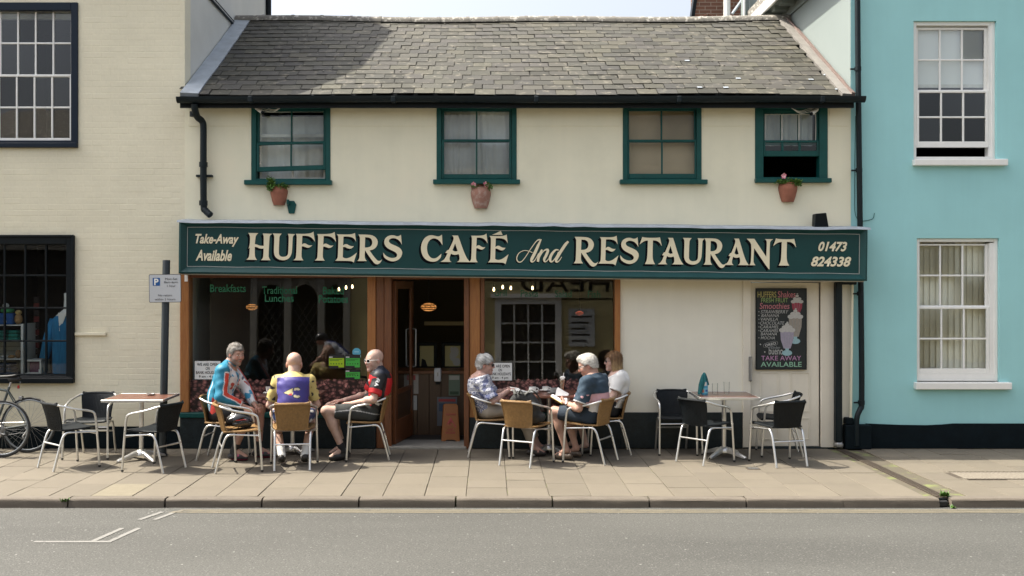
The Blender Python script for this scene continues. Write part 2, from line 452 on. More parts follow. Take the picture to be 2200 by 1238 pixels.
def GR(px, py):
    d = FPX * (CH - ROADZ) / (py - VY)
    return Vector(((px - VX) * d / FPX, d - CD, ROADZ))
YEL = mat("faded_yellow_line_paint", (0.155, 0.136, 0.094), 0.8, col2=(0.11, 0.10, 0.078), vscale=9, mixlo=0.45, mixhi=0.75, grain=0.2, gscale=90)
WHL = mat("worn_white_line_paint", (0.17, 0.167, 0.155), 0.85, col2=(0.075, 0.075, 0.07), vscale=26, mixlo=0.54, mixhi=0.70, grain=0.15, gscale=90)
lines = MB()
for y0, y1, x0 in ((-3.135, -3.088, -2.86), (-3.215, -3.165, -2.96)):
    xs = [x0 + i * 0.5 for i in range(int((12 - x0) / 0.5) + 1)]
    for a, b in zip(xs, xs[1:]):
        w0 = 0.004 * math.sin(a * 3.1); w1 = 0.004 * math.sin(b * 3.1)
        lines.quad((a, y0 + w0, ROADZ + 0.004), (b, y0 + w1, ROADZ + 0.004), (b, y1 + w1, ROADZ + 0.004), (a, y1 + w0, ROADZ + 0.004))
lines.quad((-2.99, -3.215, ROADZ + 0.0045), (-2.93, -3.215, ROADZ + 0.0045), (-2.83, -3.088, ROADZ + 0.0045), (-2.89, -3.088, ROADZ + 0.0045))
tag(lines.build("yellow_road_lines", YEL), kind="structure")
bay = MB()
def stripe(a, b, w):
    a, b = GR(*a), GR(*b); d = (b - a).normalized(); n = Vector((-d.y, d.x, 0)) * w / 2; u = Vector((0, 0, 0.004))
    bay.quad(a - n + u, b - n + u, b + n + u, a + n + u)
stripe((299, 1117.6), (349, 1100.6), 0.048); stripe((332, 1117.6), (377, 1100.6), 0.048)
stripe((201, 1163), (263.4, 1135.4), 0.048); stripe((238, 1163), (299, 1135.4), 0.048)
stripe((72.5, 1164.8), (240, 1164.8), 0.05)
tag(bay.build("white_bay_lines", WHL), kind="structure")

# paving: one flag each, joints of sand below
pav = empty("pavement", (0, -1.4, 0)); tag(pav, kind="structure")
MB().box(-30, 30, -2.868, 0.4, -0.12, -0.012).build("bedding", JOINT, pav)
GAP = 0.0055
slab_me = {}
def slab_mesh(w, l, mt):
    k = (round(w, 3), round(l, 3), mt.name)
    if k not in slab_me:
        slab_me[k] = MB().box(-w / 2 + GAP / 2, w / 2 - GAP / 2, -l / 2 + GAP / 2, l / 2 - GAP / 2, -0.05, 0.0).mesh("paving_flag", mt, bevel=0.004)
    return slab_me[k]
seqs = ([0.6, 0.6, 0.4, 0.6, 0.6], [0.4, 0.6, 0.6, 0.6, 0.6], [0.6, 0.4, 0.6, 0.4, 0.4, 0.4], [0.6, 0.6, 0.6, 0.6, 0.4])
CW = 0.405
ci = 0
xx = -8.31
DRAINX, HATCH = 4.40, (4.98, 6.35, -2.03, -1.585)
while xx < 8.3:
    xc = xx + CW / 2; y = -0.062
    if not (abs(xc - DRAINX) < 0.06):
        for l in seqs[(ci * 7 + ci // 3) % 4]:
            yc = y - l / 2; y -= l
            w = CW; xo = xc
            lft, rgt = xc - CW / 2, xc + CW / 2
            if lft < DRAINX < rgt:                            # cut either side of the drain channel
                for a, b in ((lft, DRAINX - 0.054), (DRAINX + 0.054, rgt)):
                    if b - a > 0.03:
                        o = obj("paving_flag", slab_mesh(b - a, l, SLAB), pav); o.location = (((a + b) / 2), yc + 1.4, 0)
                continue
            if HATCH[0] - 0.1 < xc < HATCH[1] + 0.1 and yc - l / 2 < HATCH[3] and yc + l / 2 > HATCH[2]:
                a0, b0 = yc - l / 2, yc + l / 2
                for a, b in ((a0, HATCH[2] - 0.01), (HATCH[3] + 0.01, b0)):
                    if b - a > 0.03:
                        o = obj("paving_flag", slab_mesh(CW, b - a, SLAB), pav); o.location = (xc, (a + b) / 2 + 1.4, 0)
                if lft < HATCH[0] - 0.02:
                    a, b = max(a0, HATCH[2] - 0.01), min(b0, HATCH[3] + 0.01); w2 = HATCH[0] - 0.02 - lft
                    if b - a > 0.03:
                        o = obj("paving_flag", slab_mesh(w2, b - a, SLAB), pav); o.location = (lft + w2 / 2, (a + b) / 2 + 1.4, 0)
                continue
            yel = abs(xc - X(283, -2.5)) < 0.2 and -2.75 < yc < -2.35
            o = obj("paving_flag", slab_mesh(w, l, SLABY if yel else SLAB), pav)
            o.location = (xo + rnd.uniform(-.002, .002), yc + 1.4, rnd.uniform(-.003, .002))
            o.rotation_euler = (rnd.uniform(-.003, .003), rnd.uniform(-.003, .003), rnd.uniform(-.003, .003))
    xx += CW; ci += 1
# kerb stones with a worn rounded arris
def kerb_mesh(l, seed):
    q = random.Random(seed); prof = []
    for i in range(6):
        a = math.pi / 2 * i / 5
        prof.append((-0.095 - 0.028 * math.sin(a), -0.026 + 0.028 * math.cos(a)))
    prof = [(0, 0.002), (-0.06, 0.004)] + prof + [(-0.128, -0.055), (-0.134, -0.2), (0, -0.2)]
    mb = MB(); n = 7; m = len(prof); vs = []; fs = []
    for i in range(n):
        x = -l / 2 + 0.004 + (l - 0.008) * i / (n - 1)
        for (py_, pz_) in prof:
            e = 0.004 if i in (0, n - 1) else 0
            vs.append((x, py_ + e + q.uniform(-.0025, .0025), pz_ - e + q.uniform(-.002, .002)))
    for i in range(n - 1):
        for k in range(m): fs.append((i * m + k, i * m + (k + 1) % m, (i + 1) * m + (k + 1) % m, (i + 1) * m + k))
    fs.append(tuple(range(m))); fs.append(tuple((n - 1) * m + k for k in range(m))[::-1])
    return mb.add(vs, fs).mesh("kerb_stone", KERB, smooth='auto')
kerb = empty("kerb", (0, -2.87, 0)); tag(kerb, kind="structure")
kme = [kerb_mesh(0.92, i) for i in range(4)]
kx0 = X(354, -2.99); gap_x = (X(2000, -2.99), X(2042, -2.99))
for i in range(-6, 13):
    x = kx0 + 0.928 * (i + 0.5)
    if i == 8: x = gap_x[0] - 0.465
    if i == 9: x = gap_x[1] + 0.47
    if i > 9: x = gap_x[1] + 0.47 + 0.935 * (i - 9)
    o = obj("kerb_stone", kme[i % 4], kerb); o.location = (x, rnd.uniform(-.004, .004), rnd.uniform(-.003, .003)); o.rotation_euler = (0, 0, rnd.uniform(-.003, .003))
# drain channel running from the downpipe to the kerb, and its outlet
dr = empty("drain_channel", (DRAINX, -1.4, 0)); tag(dr, "rusty ribbed metal drain channel crossing the pavement to the kerb", "drain")
RUST = mat("rusty_iron", (0.085, 0.066, 0.048), 0.8, metal=0.2, col2=(0.05, 0.04, 0.03), vscale=25, var=0.2, bump=0.3, bscale=80)
MB().box(DRAINX - 0.050, DRAINX + 0.050, -2.9, -0.10, -0.05, -0.006).build("channel_body", RUST, dr)
rib = MB()
yy = -0.12
while yy > -2.87:
    for dx in (-0.031, 0.0, 0.031):
        rib.box(DRAINX + dx - 0.012, DRAINX + dx + 0.012, yy - 0.016, yy + 0.010, -0.006, 0.002)
    yy -= 0.04
o = rib.build("ribbed_cover", RUST, dr); o["kind"] = "stuff"
for s in (-1, 1): MB().box(DRAINX + s * 0.049 - 0.004, DRAINX + s * 0.049 + 0.004, -2.87, -0.1, -0.05, 0.001).build("edge_rail", RUST, dr)
out = empty("drain_outlet", ((gap_x[0] + gap_x[1]) / 2, -2.95, ROADZ)); tag(out, "dark broken drain outlet opening in the kerb line", "drain")
cxm = (gap_x[0] + gap_x[1]) / 2
MB().box(gap_x[0] + .004, gap_x[1] - .004, -2.93, -2.87, ROADZ - .02, -0.012).build("back_wall", BLACKP, out)
MB().box(cxm - 0.03, gap_x[1] - 0.012, -2.975, -2.932, ROADZ, ROADZ + .062).build("pipe_mouth", RUBBER, out, bevel=0.01)
MB().box(gap_x[0] + .006, cxm - .04, -2.985, -2.935, ROADZ, ROADZ + .03).build("rubble", KERB, out, bevel=0.008)
# inspection cover with concrete infill
hc = empty("inspection_cover", ((HATCH[0] + HATCH[1]) / 2, -1.8, 0)); tag(hc, "long inspection cover with gravelly concrete infill and rusty rim", "cover")
INFILL = mat("pebbly_infill", (0.15, 0.13, 0.10), 0.9, col2=(0.20, 0.175, 0.14), vscale=40, mixlo=0.45, mixhi=0.6, bump=0.5, bscale=60)
MB().box(HATCH[0] + .07, HATCH[1] - .02, HATCH[2] + .05, HATCH[3] - .05, -0.05, 0.0005).build("infill", INFILL, hc)
rim = MB()
rim.box(HATCH[0], HATCH[0] + .07, HATCH[2], HATCH[3], -0.05, -0.001)
for y0 in (HATCH[2], HATCH[3] - .05): rim.box(HATCH[0] + .07, HATCH[1], y0, y0 + .05, -0.05, -0.001)
rim.build("rim", RUST, hc)
teeth = MB()
for k in range(int((HATCH[1] - HATCH[0]) / 0.045)):
    for y0 in (HATCH[2] + .012, HATCH[3] - .038):
        teeth.box(HATCH[0] + .01 + k * .045, HATCH[0] + .034 + k * .045, y0, y0 + .026, -0.01, 0.003)
o = teeth.build("rim_teeth", SLAB, hc); o["kind"] = "stuff"
st = empty("stop_tap_cover", (X(1617, -1.4), -1.42, 0)); tag(st, "small square stop tap cover set in the paving", "cover")
sx_ = st.location.x
MB().box(sx_ - .075, sx_ + .075, -1.47, -1.37, -0.03, 0.004).build("frame", RUST, st, bevel=0.003)
for k in range(4): MB().box(sx_ - .055, sx_ + .055, -1.457 + k * .022, -1.445 + k * .022, 0.003, 0.0075).build("rib", STEEL, st)
# weeds in the kerb joint
def weed(loc, label, n, seed, s=1.0):
    q = random.Random(seed); w = MB()
    for _ in range(n):
        a = q.uniform(0, 6.28); l = q.uniform(.02, .05) * s; b = Vector((q.uniform(-.03, .03) * s, q.uniform(-.012, .012), 0))
        d = Vector((math.cos(a) * .6, math.sin(a) * .6, q.uniform(.5, 1.1))) * l; sd_ = Vector((-math.sin(a), math.cos(a), 0)) * l * .22
        w.add([b, b + d * .5 + sd_, b + d, b + d * .5 - sd_], [(0, 1, 2, 3)])
    o = w.build("weed", LEAF, None); o.location = loc
    tag(o, label, "weed")
weed((X(137, -2.99), -2.985, -0.03), "small green weed in the kerb joint near the bicycles", 40, 3)
weed((X(2030, -2.9), -2.89, 0.0), "grassy weed tuft above the broken drain outlet", 60, 5, 1.2)
weed((X(2045, -3.0), -3.02, ROADZ), "dry weed tuft in the gutter below the drain outlet", 30, 6, .8)
# the far side of the street, behind the photographer
MB().box(-30, 30, -9.93, -9.8, -0.2, 0.0).build("far_kerb", KERB)["kind"] = "structure"
MB().box(-30, 30, -13.6, -9.932, -0.15, -0.002).build("far_pavement", SLAB)["kind"] = "structure"
# ------------------------------------------------------------------ wall and window builders
def wall_with_holes(x0, x1, z0, z1, holes, y=0.0, t=0.22, mb=None):
    """a wall in the x-z plane, front at y, with openings (x0,x1,z0,z1) and their reveals"""
    mb = mb or MB()
    xs = sorted({x0, x1, *[v for h in holes for v in h[:2] if x0 < v < x1]})
    zs = sorted({z0, z1, *[v for h in holes for v in h[2:4] if z0 < v < z1]})
    def inhole(x, z): return any(h[0] < x < h[1] and h[2] < z < h[3] for h in holes)
    nx, nz = len(xs) - 1, len(zs) - 1
    solid = [[not inhole((xs[i] + xs[i + 1]) / 2, (zs[j] + zs[j + 1]) / 2) for j in range(nz)] for i in range(nx)]
    for i in range(nx):
        for j in range(nz):
            if not solid[i][j]: continue
            a, b, c, d = xs[i], xs[i + 1], zs[j], zs[j + 1]
            mb.quad((a, y, c), (b, y, c), (b, y, d), (a, y, d))
            mb.quad((b, y + t, c), (a, y + t, c), (a, y + t, d), (b, y + t, d))
            if i == 0 or not solid[i - 1][j]: mb.quad((a, y + t, c), (a, y, c), (a, y, d), (a, y + t, d))
            if i == nx - 1 or not solid[i + 1][j]: mb.quad((b, y, c), (b, y + t, c), (b, y + t, d), (b, y, d))
            if j == 0 or not solid[i][j - 1]: mb.quad((a, y, c), (a, y + t, c), (b, y + t, c), (b, y, c))
            if j == nz - 1 or not solid[i][j + 1]: mb.quad((a, y, d), (b, y, d), (b, y + t, d), (a, y + t, d))
    return mb

def plain(o):                                                  # keep custom normals off: flat shaded already
    return o

def frame_ring(mb, x0, x1, z0, z1, w, y0, y1, wt=None, wb=None):
    wt = w if wt is None else wt; wb = w if wb is None else wb
    mb.box(x0, x0 + w, y0, y1, z0, z1); mb.box(x1 - w, x1, y0, y1, z0, z1)
    mb.box(x0 + w, x1 - w, y0 + .001, y1, z1 - wt, z1); mb.box(x0 + w, x1 - w, y0 + .001, y1, z0, z0 + wb)
    return mb

def sash(win, x0, x1, z0, z1, y, cols, rows, m, gm, stile=0.045, top=0.04, bot=0.06, bar=0.02, depth=0.035, tilt=0.0, tone=None):
    """one sash: a moulded frame with glazing bars, and every pane"""
    c = ((x0 + x1) / 2, (z0 + z1) / 2)
    def tw(p):
        if not tilt: return p
        dx, dz = p[0] - c[0], p[2] - c[1]; return (p[0], p[1], p[2] + dx * math.tan(tilt))
    mb = MB()
    frame_ring(mb, x0, x1, z0, z1, stile, y, y + depth, top, bot)
    gx0, gx1, gz0, gz1 = x0 + stile, x1 - stile, z0 + bot, z1 - top
    xs = [gx0 + (gx1 - gx0) * i / cols for i in range(cols + 1)]
    zs = [gz0 + (gz1 - gz0) * i / rows for i in range(rows + 1)]
    for q in xs[1:-1]: mb.box(q - bar / 2, q + bar / 2, y + .003, y + depth - .006, gz0, gz1)
    for q in zs[1:-1]: mb.box(gx0, gx1, y + .0045, y + depth - .007, q - bar / 2, q + bar / 2)
    mb.v = [tw(p) for p in mb.v]
    mb.build("sash", m, win, bevel=0.004)
    for i in range(cols):
        for j in range(rows):
            a, b, cc, d = xs[i] + .001, xs[i + 1] - .001, zs[j] + .001, zs[j + 1] - .001
            e = [rnd.uniform(-.0016, .0016) for _ in range(3)]       # hand-set glass never lies quite true
            yy = y + depth * .55
            q = [(a, yy - e[0], cc), (b, yy + e[0] , cc), (b, yy + e[0] + e[1], d), (a, yy - e[0] + e[1], d)]
            MB().quad(*[tw(p) for p in q]).build("pane", gm, win)

def box_window(parent, x0, x1, z0, z1, m, fw=0.06, y0=-0.012, y1=0.12, sill=None, name="window", label=None, ft=None):
    w = frame_ring(MB(), x0, x1, z0, z1, fw, y0, y1, ft, 0.04).build(name, m, parent, bevel=0.005)
    if label: w["label"] = label
    if sill:
        sx0, sx1, sz0, sz1, pr = sill
        MB().box(sx0, sx1, -pr, y1 + .05, sz0, sz1).build("sill", m, w, bevel=0.006)
    return w

def drape(win, x0, x1, z0, z1, y, m, folds=7, amp=0.02, name="curtain", seed=1, gather=0.0):
    q = random.Random(seed); n = 60; rows = 8; mb = MB(); vs = []; fs = []
    ph = [q.uniform(0, 6.28) for _ in range(3)]
    for j in range(rows + 1):
        t = j / rows
        for i in range(n + 1):
            u = i / n
            x = x0 + (x1 - x0) * (u + gather * (1 - t) * .06 * math.sin(u * 9))
            w = amp * (math.sin(u * folds * 6.28 + ph[0]) + .5 * math.sin(u * folds * 2.3 * 6.28 + ph[1] + t)) * (1.1 - .4 * t)
            vs.append((x, y + w, z0 + (z1 - z0) * t))
    for j in range(rows):
        for i in range(n): fs.append((j * (n + 1) + i, j * (n + 1) + i + 1, (j + 1) * (n + 1) + i + 1, (j + 1) * (n + 1) + i))
    mb.add(vs, fs)
    return mb.build(name, m, win, smooth=True)

def curved_pipe(pts, r, name, m, parent, n=10, seg=6):
    return MB().tube(spline(pts, seg), r, n).build(name, m, parent, smooth='auto')

# ------------------------------------------------------------------ the cafe
CX0, CX1 = X(397), X(1828)
cafe = empty("cafe_building", ((CX0 + CX1) / 2, 0, 0))
tag(cafe, "low cream rendered cafe with slate roof, green sash windows and wooden shopfront", "building")
EAVE_Z, RIDGE_Z, EAVE_Y, RIDGE_Y = 4.40, 6.05, -0.22, 2.54
W = [(X(540), X(710), Z(390), Z(226)), (X(938), X(1110), Z(390), Z(226)), (X(1338), X(1507), Z(390), Z(226)), (X(1622), X(1778), Z(387), Z(226))]
SPLIT = 2.50
DOORH = (X(1597), X(1791), -0.01, Z(597))
SHOPH = (X(388), X(1332), -0.01, 2.40)
wall_with_holes(CX0, CX1, SPLIT, 4.36, W).build("wall", CREAM, cafe)
wall_with_holes(CX0, CX1, 0.0, SPLIT - .001, [SHOPH, DOORH]).build("lower_wall", CREAML, cafe)
MB().box(SHOPH[1] + .001, DOORH[0] - .003, -0.022, 0.0, 0.0, Z(886)).build("plinth", GRAN, cafe, bevel=.004)
# faint lintel ledge of the old render above the windows
for a, b in ((CX0 + .05, W[0][0] - .02), (W[0][1] + .02, W[1][0] - .02), (W[1][1] + .02, W[2][0] - .02), (W[2][1] + .02, W[3][0] - .02), (W[3][1] + .02, CX1 - .03)):
    MB().box(a, b, -0.007, 0, 4.04, 4.36).build("render_band", CREAM, cafe, bevel=.003)
# rooms behind
def room(x0, x1, y0, y1, z0, z1, m, name, parent=None):
    mb = MB()
    mb.quad((x0, y1, z0), (x1, y1, z0), (x1, y1, z1), (x0, y1, z1)); mb.quad((x0, y0, z0), (x0, y1, z0), (x0, y1, z1), (x0, y0, z1))
    mb.quad((x1, y0, z0), (x1, y1, z0), (x1, y1, z1), (x1, y0, z1)); mb.quad((x0, y0, z1), (x1, y0, z1), (x1, y1, z1), (x0, y1, z1))
    mb.quad((x0, y0, z0), (x1, y0, z0), (x1, y1, z0), (x0, y1, z0))
    return mb.build(name, m, parent or cafe)
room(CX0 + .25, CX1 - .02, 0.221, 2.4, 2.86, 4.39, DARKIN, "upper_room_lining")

WDESC = ["green sash window with raised crooked lower sash", "green sash window with white net curtains", "green sash window with brown blind drawn", "small green sash window standing open at the bottom"]
NET = mat("net_curtain", (0.80, 0.81, 0.82), 0.9, var=0.08, vscale=4)
NETG = mat("grey_net_curtain", (0.62, 0.66, 0.67), 0.9, var=0.10, vscale=4)
BLIND = mat("brown_blind", (0.40, 0.31, 0.21), 0.9, var=0.08, vscale=2)
OLDW = mat("old_white_inner_frame", (0.62, 0.62, 0.58), 0.6, var=0.15, vscale=14)
wins = []
GLASSL = glass('clear_sash_glass', 1.42)
for i, (a, b, c, d) in enumerate(W):
    sills = [(X(527), X(714), Z(398), Z(388)), (X(931), X(1117), Z(396.5), Z(387)), (X(1331), X(1518), Z(396.5), Z(387)), (X(1621), X(1783), Z(393.5), Z(384))]
    w = box_window(cafe, a, b, c - .005, d, TEAL, fw=0.062 if i < 3 else 0.105, sill=(*sills[i], 0.075), label=WDESC[i], ft=0.05)
    wins.append(w)
def in_w(i): a, b, c, d = W[i]; f = 0.064 if i < 3 else 0.107; return a + f, b - f, c + .037, d - .052
a, b, c, d = in_w(0); mid = Z(306)
sash(wins[0], a, b, mid - .02, d, 0.035, 2, 1, TEAL, GLASSU, stile=.03, top=.02, bot=.035)
sash(wins[0], a, b, Z(367), mid + .005, 0.0, 2, 1, TEAL, GLASSU, stile=.03, top=.03, bot=.06, tilt=R(1.8))
mb = MB(); frame_ring(mb, a + .02, b - .02, c, d, .02, 0.10, 0.13); mb.box(a, b, .101, .128, Z(292), Z(286)); mb.box((a + b) / 2 - .01, (a + b) / 2 + .01, .102, .127, c, Z(360)); mb.build("inner_frame", OLDW, wins[0])
drape(wins[0], a, b, c, d - .06, 0.20, NETG, 4, .012, seed=3)
a, b, c, d = in_w(1); mid = Z(302)
sash(wins[1], a, b, mid - .02, d, 0.035, 2, 1, TEAL, GLASSU, stile=.03, top=.02, bot=.035)
sash(wins[1], a, b, c, mid + .015, 0.0, 2, 1, TEAL, GLASSU, stile=.03, top=.03, bot=.055)
drape(wins[1], a, (a + b) / 2 + .06, c, d, 0.16, NET, 3, .012, seed=5, gather=1); drape(wins[1], (a + b) / 2 - .03, b, c, d, 0.20, NET, 3, .010, seed=8, gather=1)
a, b, c, d = in_w(2); mid = Z(302)
sash(wins[2], a, b, mid - .02, d, 0.035, 2, 1, TEAL, GLASSL, stile=.02, top=.015, bot=.03)
sash(wins[2], a, b, c, mid + .012, 0.0, 2, 1, TEAL, GLASSL, stile=.02, top=.03, bot=.06)
drape(wins[2], a, b, c, d, 0.12, BLIND, 1.2, .006, name="blind", seed=2)
a, b, c, d = in_w(3); mid = Z(309)
sash(wins[3], a, b, mid - .012, d, 0.035, 3, 1, TEAL, GLASSU, stile=.025, top=.05, bot=.03, bar=.03)
sash(wins[3], a, b, Z(336), Z(322) + .12, 0.0, 3, 1, TEAL, GLASSU, stile=.025, top=.03, bot=.07, bar=.03)
for k in range(3):                                             # flaking putty line round each upper pane
    u0 = a + .03 + (b - a - .05) * k / 3; u1 = u0 + (b - a - .05) / 3 - .012
    mb = MB()
    for q0, q1 in (((u0, mid + .03), (u1, mid + .03)), ((u0, mid + .03), (u0, d - .06)), ((u1, mid + .03), (u1, d - .06)), ((u0, d - .06), (u1, d - .06))):
        mb.tube([(q0[0], .033, q0[1]), ((q0[0] + q1[0]) / 2 + .002, .033, (q0[1] + q1[1]) / 2), (q1[0], .033, q1[1])], .0045, 5)
    mb.build("putty_line", OLDW, wins[3])
drape(wins[3], a + .02, b - .02, mid, d, 0.20, NETG, 4, .015, seed=9)

# roof: every slate by itself in the lower rows, the far ones joined
SL = Vector((0, RIDGE_Y - EAVE_Y, RIDGE_Z - EAVE_Z)); SLEN = SL.length; SV = SL / SLEN; SN = Vector((0, -SV.z, SV.y))
def roofpt(x, v, w=0.0):
    sag = -0.022 * math.sin((x - CX0) / (CX1 - CX0) * math.pi * 1.0) * (v / SLEN) - 0.012 * math.sin(x * 1.7 + v)
    return Vector((x, EAVE_Y, EAVE_Z)) + SV * v + SN * (w + sag)
roof = MB()
roof.prism([roofpt(CX0 + .01, 0, -.03), roofpt(CX0 + .01, SLEN, -.03), (CX0 + .01, RIDGE_Y + 2.6, EAVE_Z), (CX0 + .01, RIDGE_Y + 2.6, EAVE_Z - .02), (CX0 + .01, .3, EAVE_Z - .02)], (CX1 - CX0 - .02, 0, 0))
roof = roof.build("roof", BLACKP, cafe)
NROW, SW = 18, 0.252
gauge = SLEN / NROW
slate_tints = []
for i in range(26):
    g = rnd.choice((.022, .030, .036, .039, .042, .046, .050, .056)); wrm = rnd.uniform(.70, .92)
    slate_tints.append((g * rnd.uniform(1.0, 1.05), g * rnd.uniform(.95, .99), g * wrm * .9))
def slate_shape(w, seed, col):
    q = random.Random(seed); l = gauge + .03; b = 0.0065 + q.uniform(0, .0035); th = .005
    c1, c2 = (q.uniform(.02, .04), 0) if q.random() < .12 else (0, q.uniform(.02, .045) if q.random() < .10 else 0)
    h = w / 2 - .004
    out = [(-h, c1 * .5)] + ([(-h + c1, 0)] if c1 else []) + ([(h - c2, q.uniform(-.004, .004))] if c2 else []) + [(h, c2 * .5 + q.uniform(-.003, .003)), (h, l), (-h, l)]
    return out, b, th
smesh = []
for i in range(26):
    out, b, th = slate_shape(SW, i, slate_tints[i]); mb = MB(); n = len(out)
    def wz(v): return b * (1 - v / (gauge + .03))
    vs = [Vector((u, v, wz(v))) for u, v in out] + [Vector((u, v, wz(v) - th)) for u, v in out]
    mb.add(vs, [tuple(range(n)), tuple(range(n, 2 * n))[::-1]] + [(k, k + n, (k + 1) % n + n, (k + 1) % n) for k in range(n)], slate_tints[i])
    smesh.append(mb.mesh("slate", SLATE))
ROT = Matrix(((1, 0, 0), (0, SV.y, SN.y), (0, SV.z, SN.z)))
far = MB(); n_single = 0
for r_ in range(NROW):
    v0 = r_ * gauge + (.0 if r_ else -.012)
    x = CX0 + .22 - (SW / 2 if r_ % 2 else 0) + rnd.uniform(-.02, .02)
    while x < CX1 - .12:
        k = rnd.randrange(26)
        if -2.0 < x < 0.5 and r_ < 9 and rnd.random() < .4: k = rnd.choice((5, 6, 7, 9))
        slip = rnd.uniform(-.004, .004) - (.02 if rnd.random() < .02 else 0)
        o_ = roofpt(x, v0 + slip, .002)
        rz = rnd.gauss(0, .006) + (rnd.choice((-.04, .04)) if rnd.random() < .015 else 0); rx = rnd.uniform(-.006, .012)
        M = ROT @ Euler((rx, rnd.uniform(-.006, .006), rz)).to_matrix()
        if r_ < 9 and n_single < 300:
            o = obj("slate", smesh[k], roof); o.location = o_ - cafe.location; o.rotation_euler = M.to_euler(); n_single += 1
            o.location = o_ - cafe.location - roof.location
        else:
            me = smesh[k]
            far.add([o_ + M @ p.co for p in me.vertices], [tuple(p.vertices) for p in me.polygons], slate_tints[k])
        x += SW + rnd.uniform(-.004, .004)
o = far.build("upper_slates", SLATE, roof); o["kind"] = "stuff"
# lumps of cement, moss and clips on the slates
lump = MB()
for _ in range(70):
    x = rnd.uniform(CX0 + .4, CX1 - .4); v = rnd.choice([rnd.uniform(.1, SLEN - .1), rnd.randrange(1, NROW) * gauge]); p = roofpt(x, v, .014); s = rnd.uniform(.006, .016)
    lump.lathe([(0, s * .6), (s * .7, s * .4), (s, 0)], (p.x, p.y, p.z), 6)
lump.build("moss_and_cement", RIDGE, roof)["kind"] = "stuff"
for _ in range(7):
    x = rnd.uniform(X(1480), X(1800)); v = rnd.randrange(1, 8) * gauge; p = roofpt(x, v, .016)
    MB().obox(p, (.03, 0, 0), SV * .018, SN * .003).build("lead_clip", LEAD, roof)
# ridge tiles
nt_ = 19; tl = (CX1 - CX0 - .02) / nt_
for i in range(nt_):
    x0 = CX0 + .01 + i * tl; mb = MB()
    for s0, s1, rr in ((0, tl * .93, .105), (tl * .90, tl, .112)):
        vs = []; fs = []; n = 8
        for e in (s0, s1):
            sg = roofpt(x0 + e, SLEN).z - RIDGE_Z
            for k in range(n + 1):
                a_ = math.pi * k / n; vs.append((x0 + e + .002, RIDGE_Y - rr * math.cos(a_), RIDGE_Z - .035 + sg + rr * math.sin(a_) * .95))
        fs = [(k, k + 1, n + 2 + k, n + 1 + k) for k in range(n)] + [tuple(range(n + 1)), tuple(range(n + 1, 2 * n + 2))[::-1]]
        mb.add(vs, fs)
    mb.build("ridge_tile", RIDGE, roof, smooth='auto')
# lead apron on the left, mortar fillet on the right
def strip(xa, xb, w, m, name, n=12, v0=-.02, v1=None, wob=.0):
    mb = MB(); vs = []; fs = []; v1 = SLEN + .02 if v1 is None else v1
    for i in range(n + 1):
        v = v0 + (v1 - v0) * i / n
        vs += [roofpt(xa + rnd.uniform(-wob, wob), v, w), roofpt(xb + rnd.uniform(-wob, wob), v, w * .75), roofpt(xa, v, -.02), roofpt(xb, v, -.02)]
    for i in range(n):
        q = i * 4; fs += [(q, q + 1, q + 5, q + 4), (q + 1, q + 3, q + 7, q + 5), (q, q + 4, q + 6, q + 2)]
    fs += [(0, 2, 3, 1), (4 * n, 4 * n + 1, 4 * n + 3, 4 * n + 2)]
    return mb.add(vs, fs).build(name, m, roof)
strip(CX0 + .012, CX0 + .235, .03, LEAD, "lead_flashing", wob=.006)
strip(CX1 - .19, CX1 - .076, .032, FLASH, "cement_flashing", wob=.008)
strip(CX1 - .075, CX1 - .035, .05, PINK, "mortar_fillet", wob=.006)
# eaves: fascia board, half-round gutter, brackets
MB().box(CX0 + .005, CX1 - .04, -0.215, -0.185, 4.235, 4.385).build("fascia_board", BLACKP, cafe)
MB().box(CX0 + .005, CX1 - .04, -0.184, 0.0, 4.325, 4.345).build("soffit", BLACKP, cafe)
gz, gy, gr = 4.325, -0.285, 0.062
gut = MB(); vs = []; fs = []; n = 10
gx = [CX0 - .005 + (CX1 + .07 - CX0) * i / 16 for i in range(17)]
for x in gx:
    dz = -.006 * math.sin(x * 1.3)
    for k in range(n + 1):
        a_ = math.pi + math.pi * k / n; vs.append((x, gy + gr * math.cos(a_), gz + .03 + dz + gr * 1.15 * math.sin(a_)))
    for k in range(n, -1, -1):
        a_ = math.pi + math.pi * k / n; vs.append((x, gy + (gr - .006) * math.cos(a_), gz + .03 + dz + (gr - .006) * 1.15 * math.sin(a_)))
m_ = 2 * n + 2
for i in range(16):
    for k in range(m_): fs.append((i * m_ + k, i * m_ + (k + 1) % m_, (i + 1) * m_ + (k + 1) % m_, (i + 1) * m_ + k))
fs += [tuple(range(n + 1)), tuple(16 * m_ + k for k in range(n + 1))]
g_o = gut.add(vs, fs).build("gutter", PIPE, cafe, smooth='auto')
for i in range(5):
    x = CX0 + .9 + i * 1.75
    MB().box(x - .03, x + .03, gy - gr - .004, gy + gr + .004, gz - .045, gz + .034).build("gutter_joint", PIPE, g_o, bevel=.01)
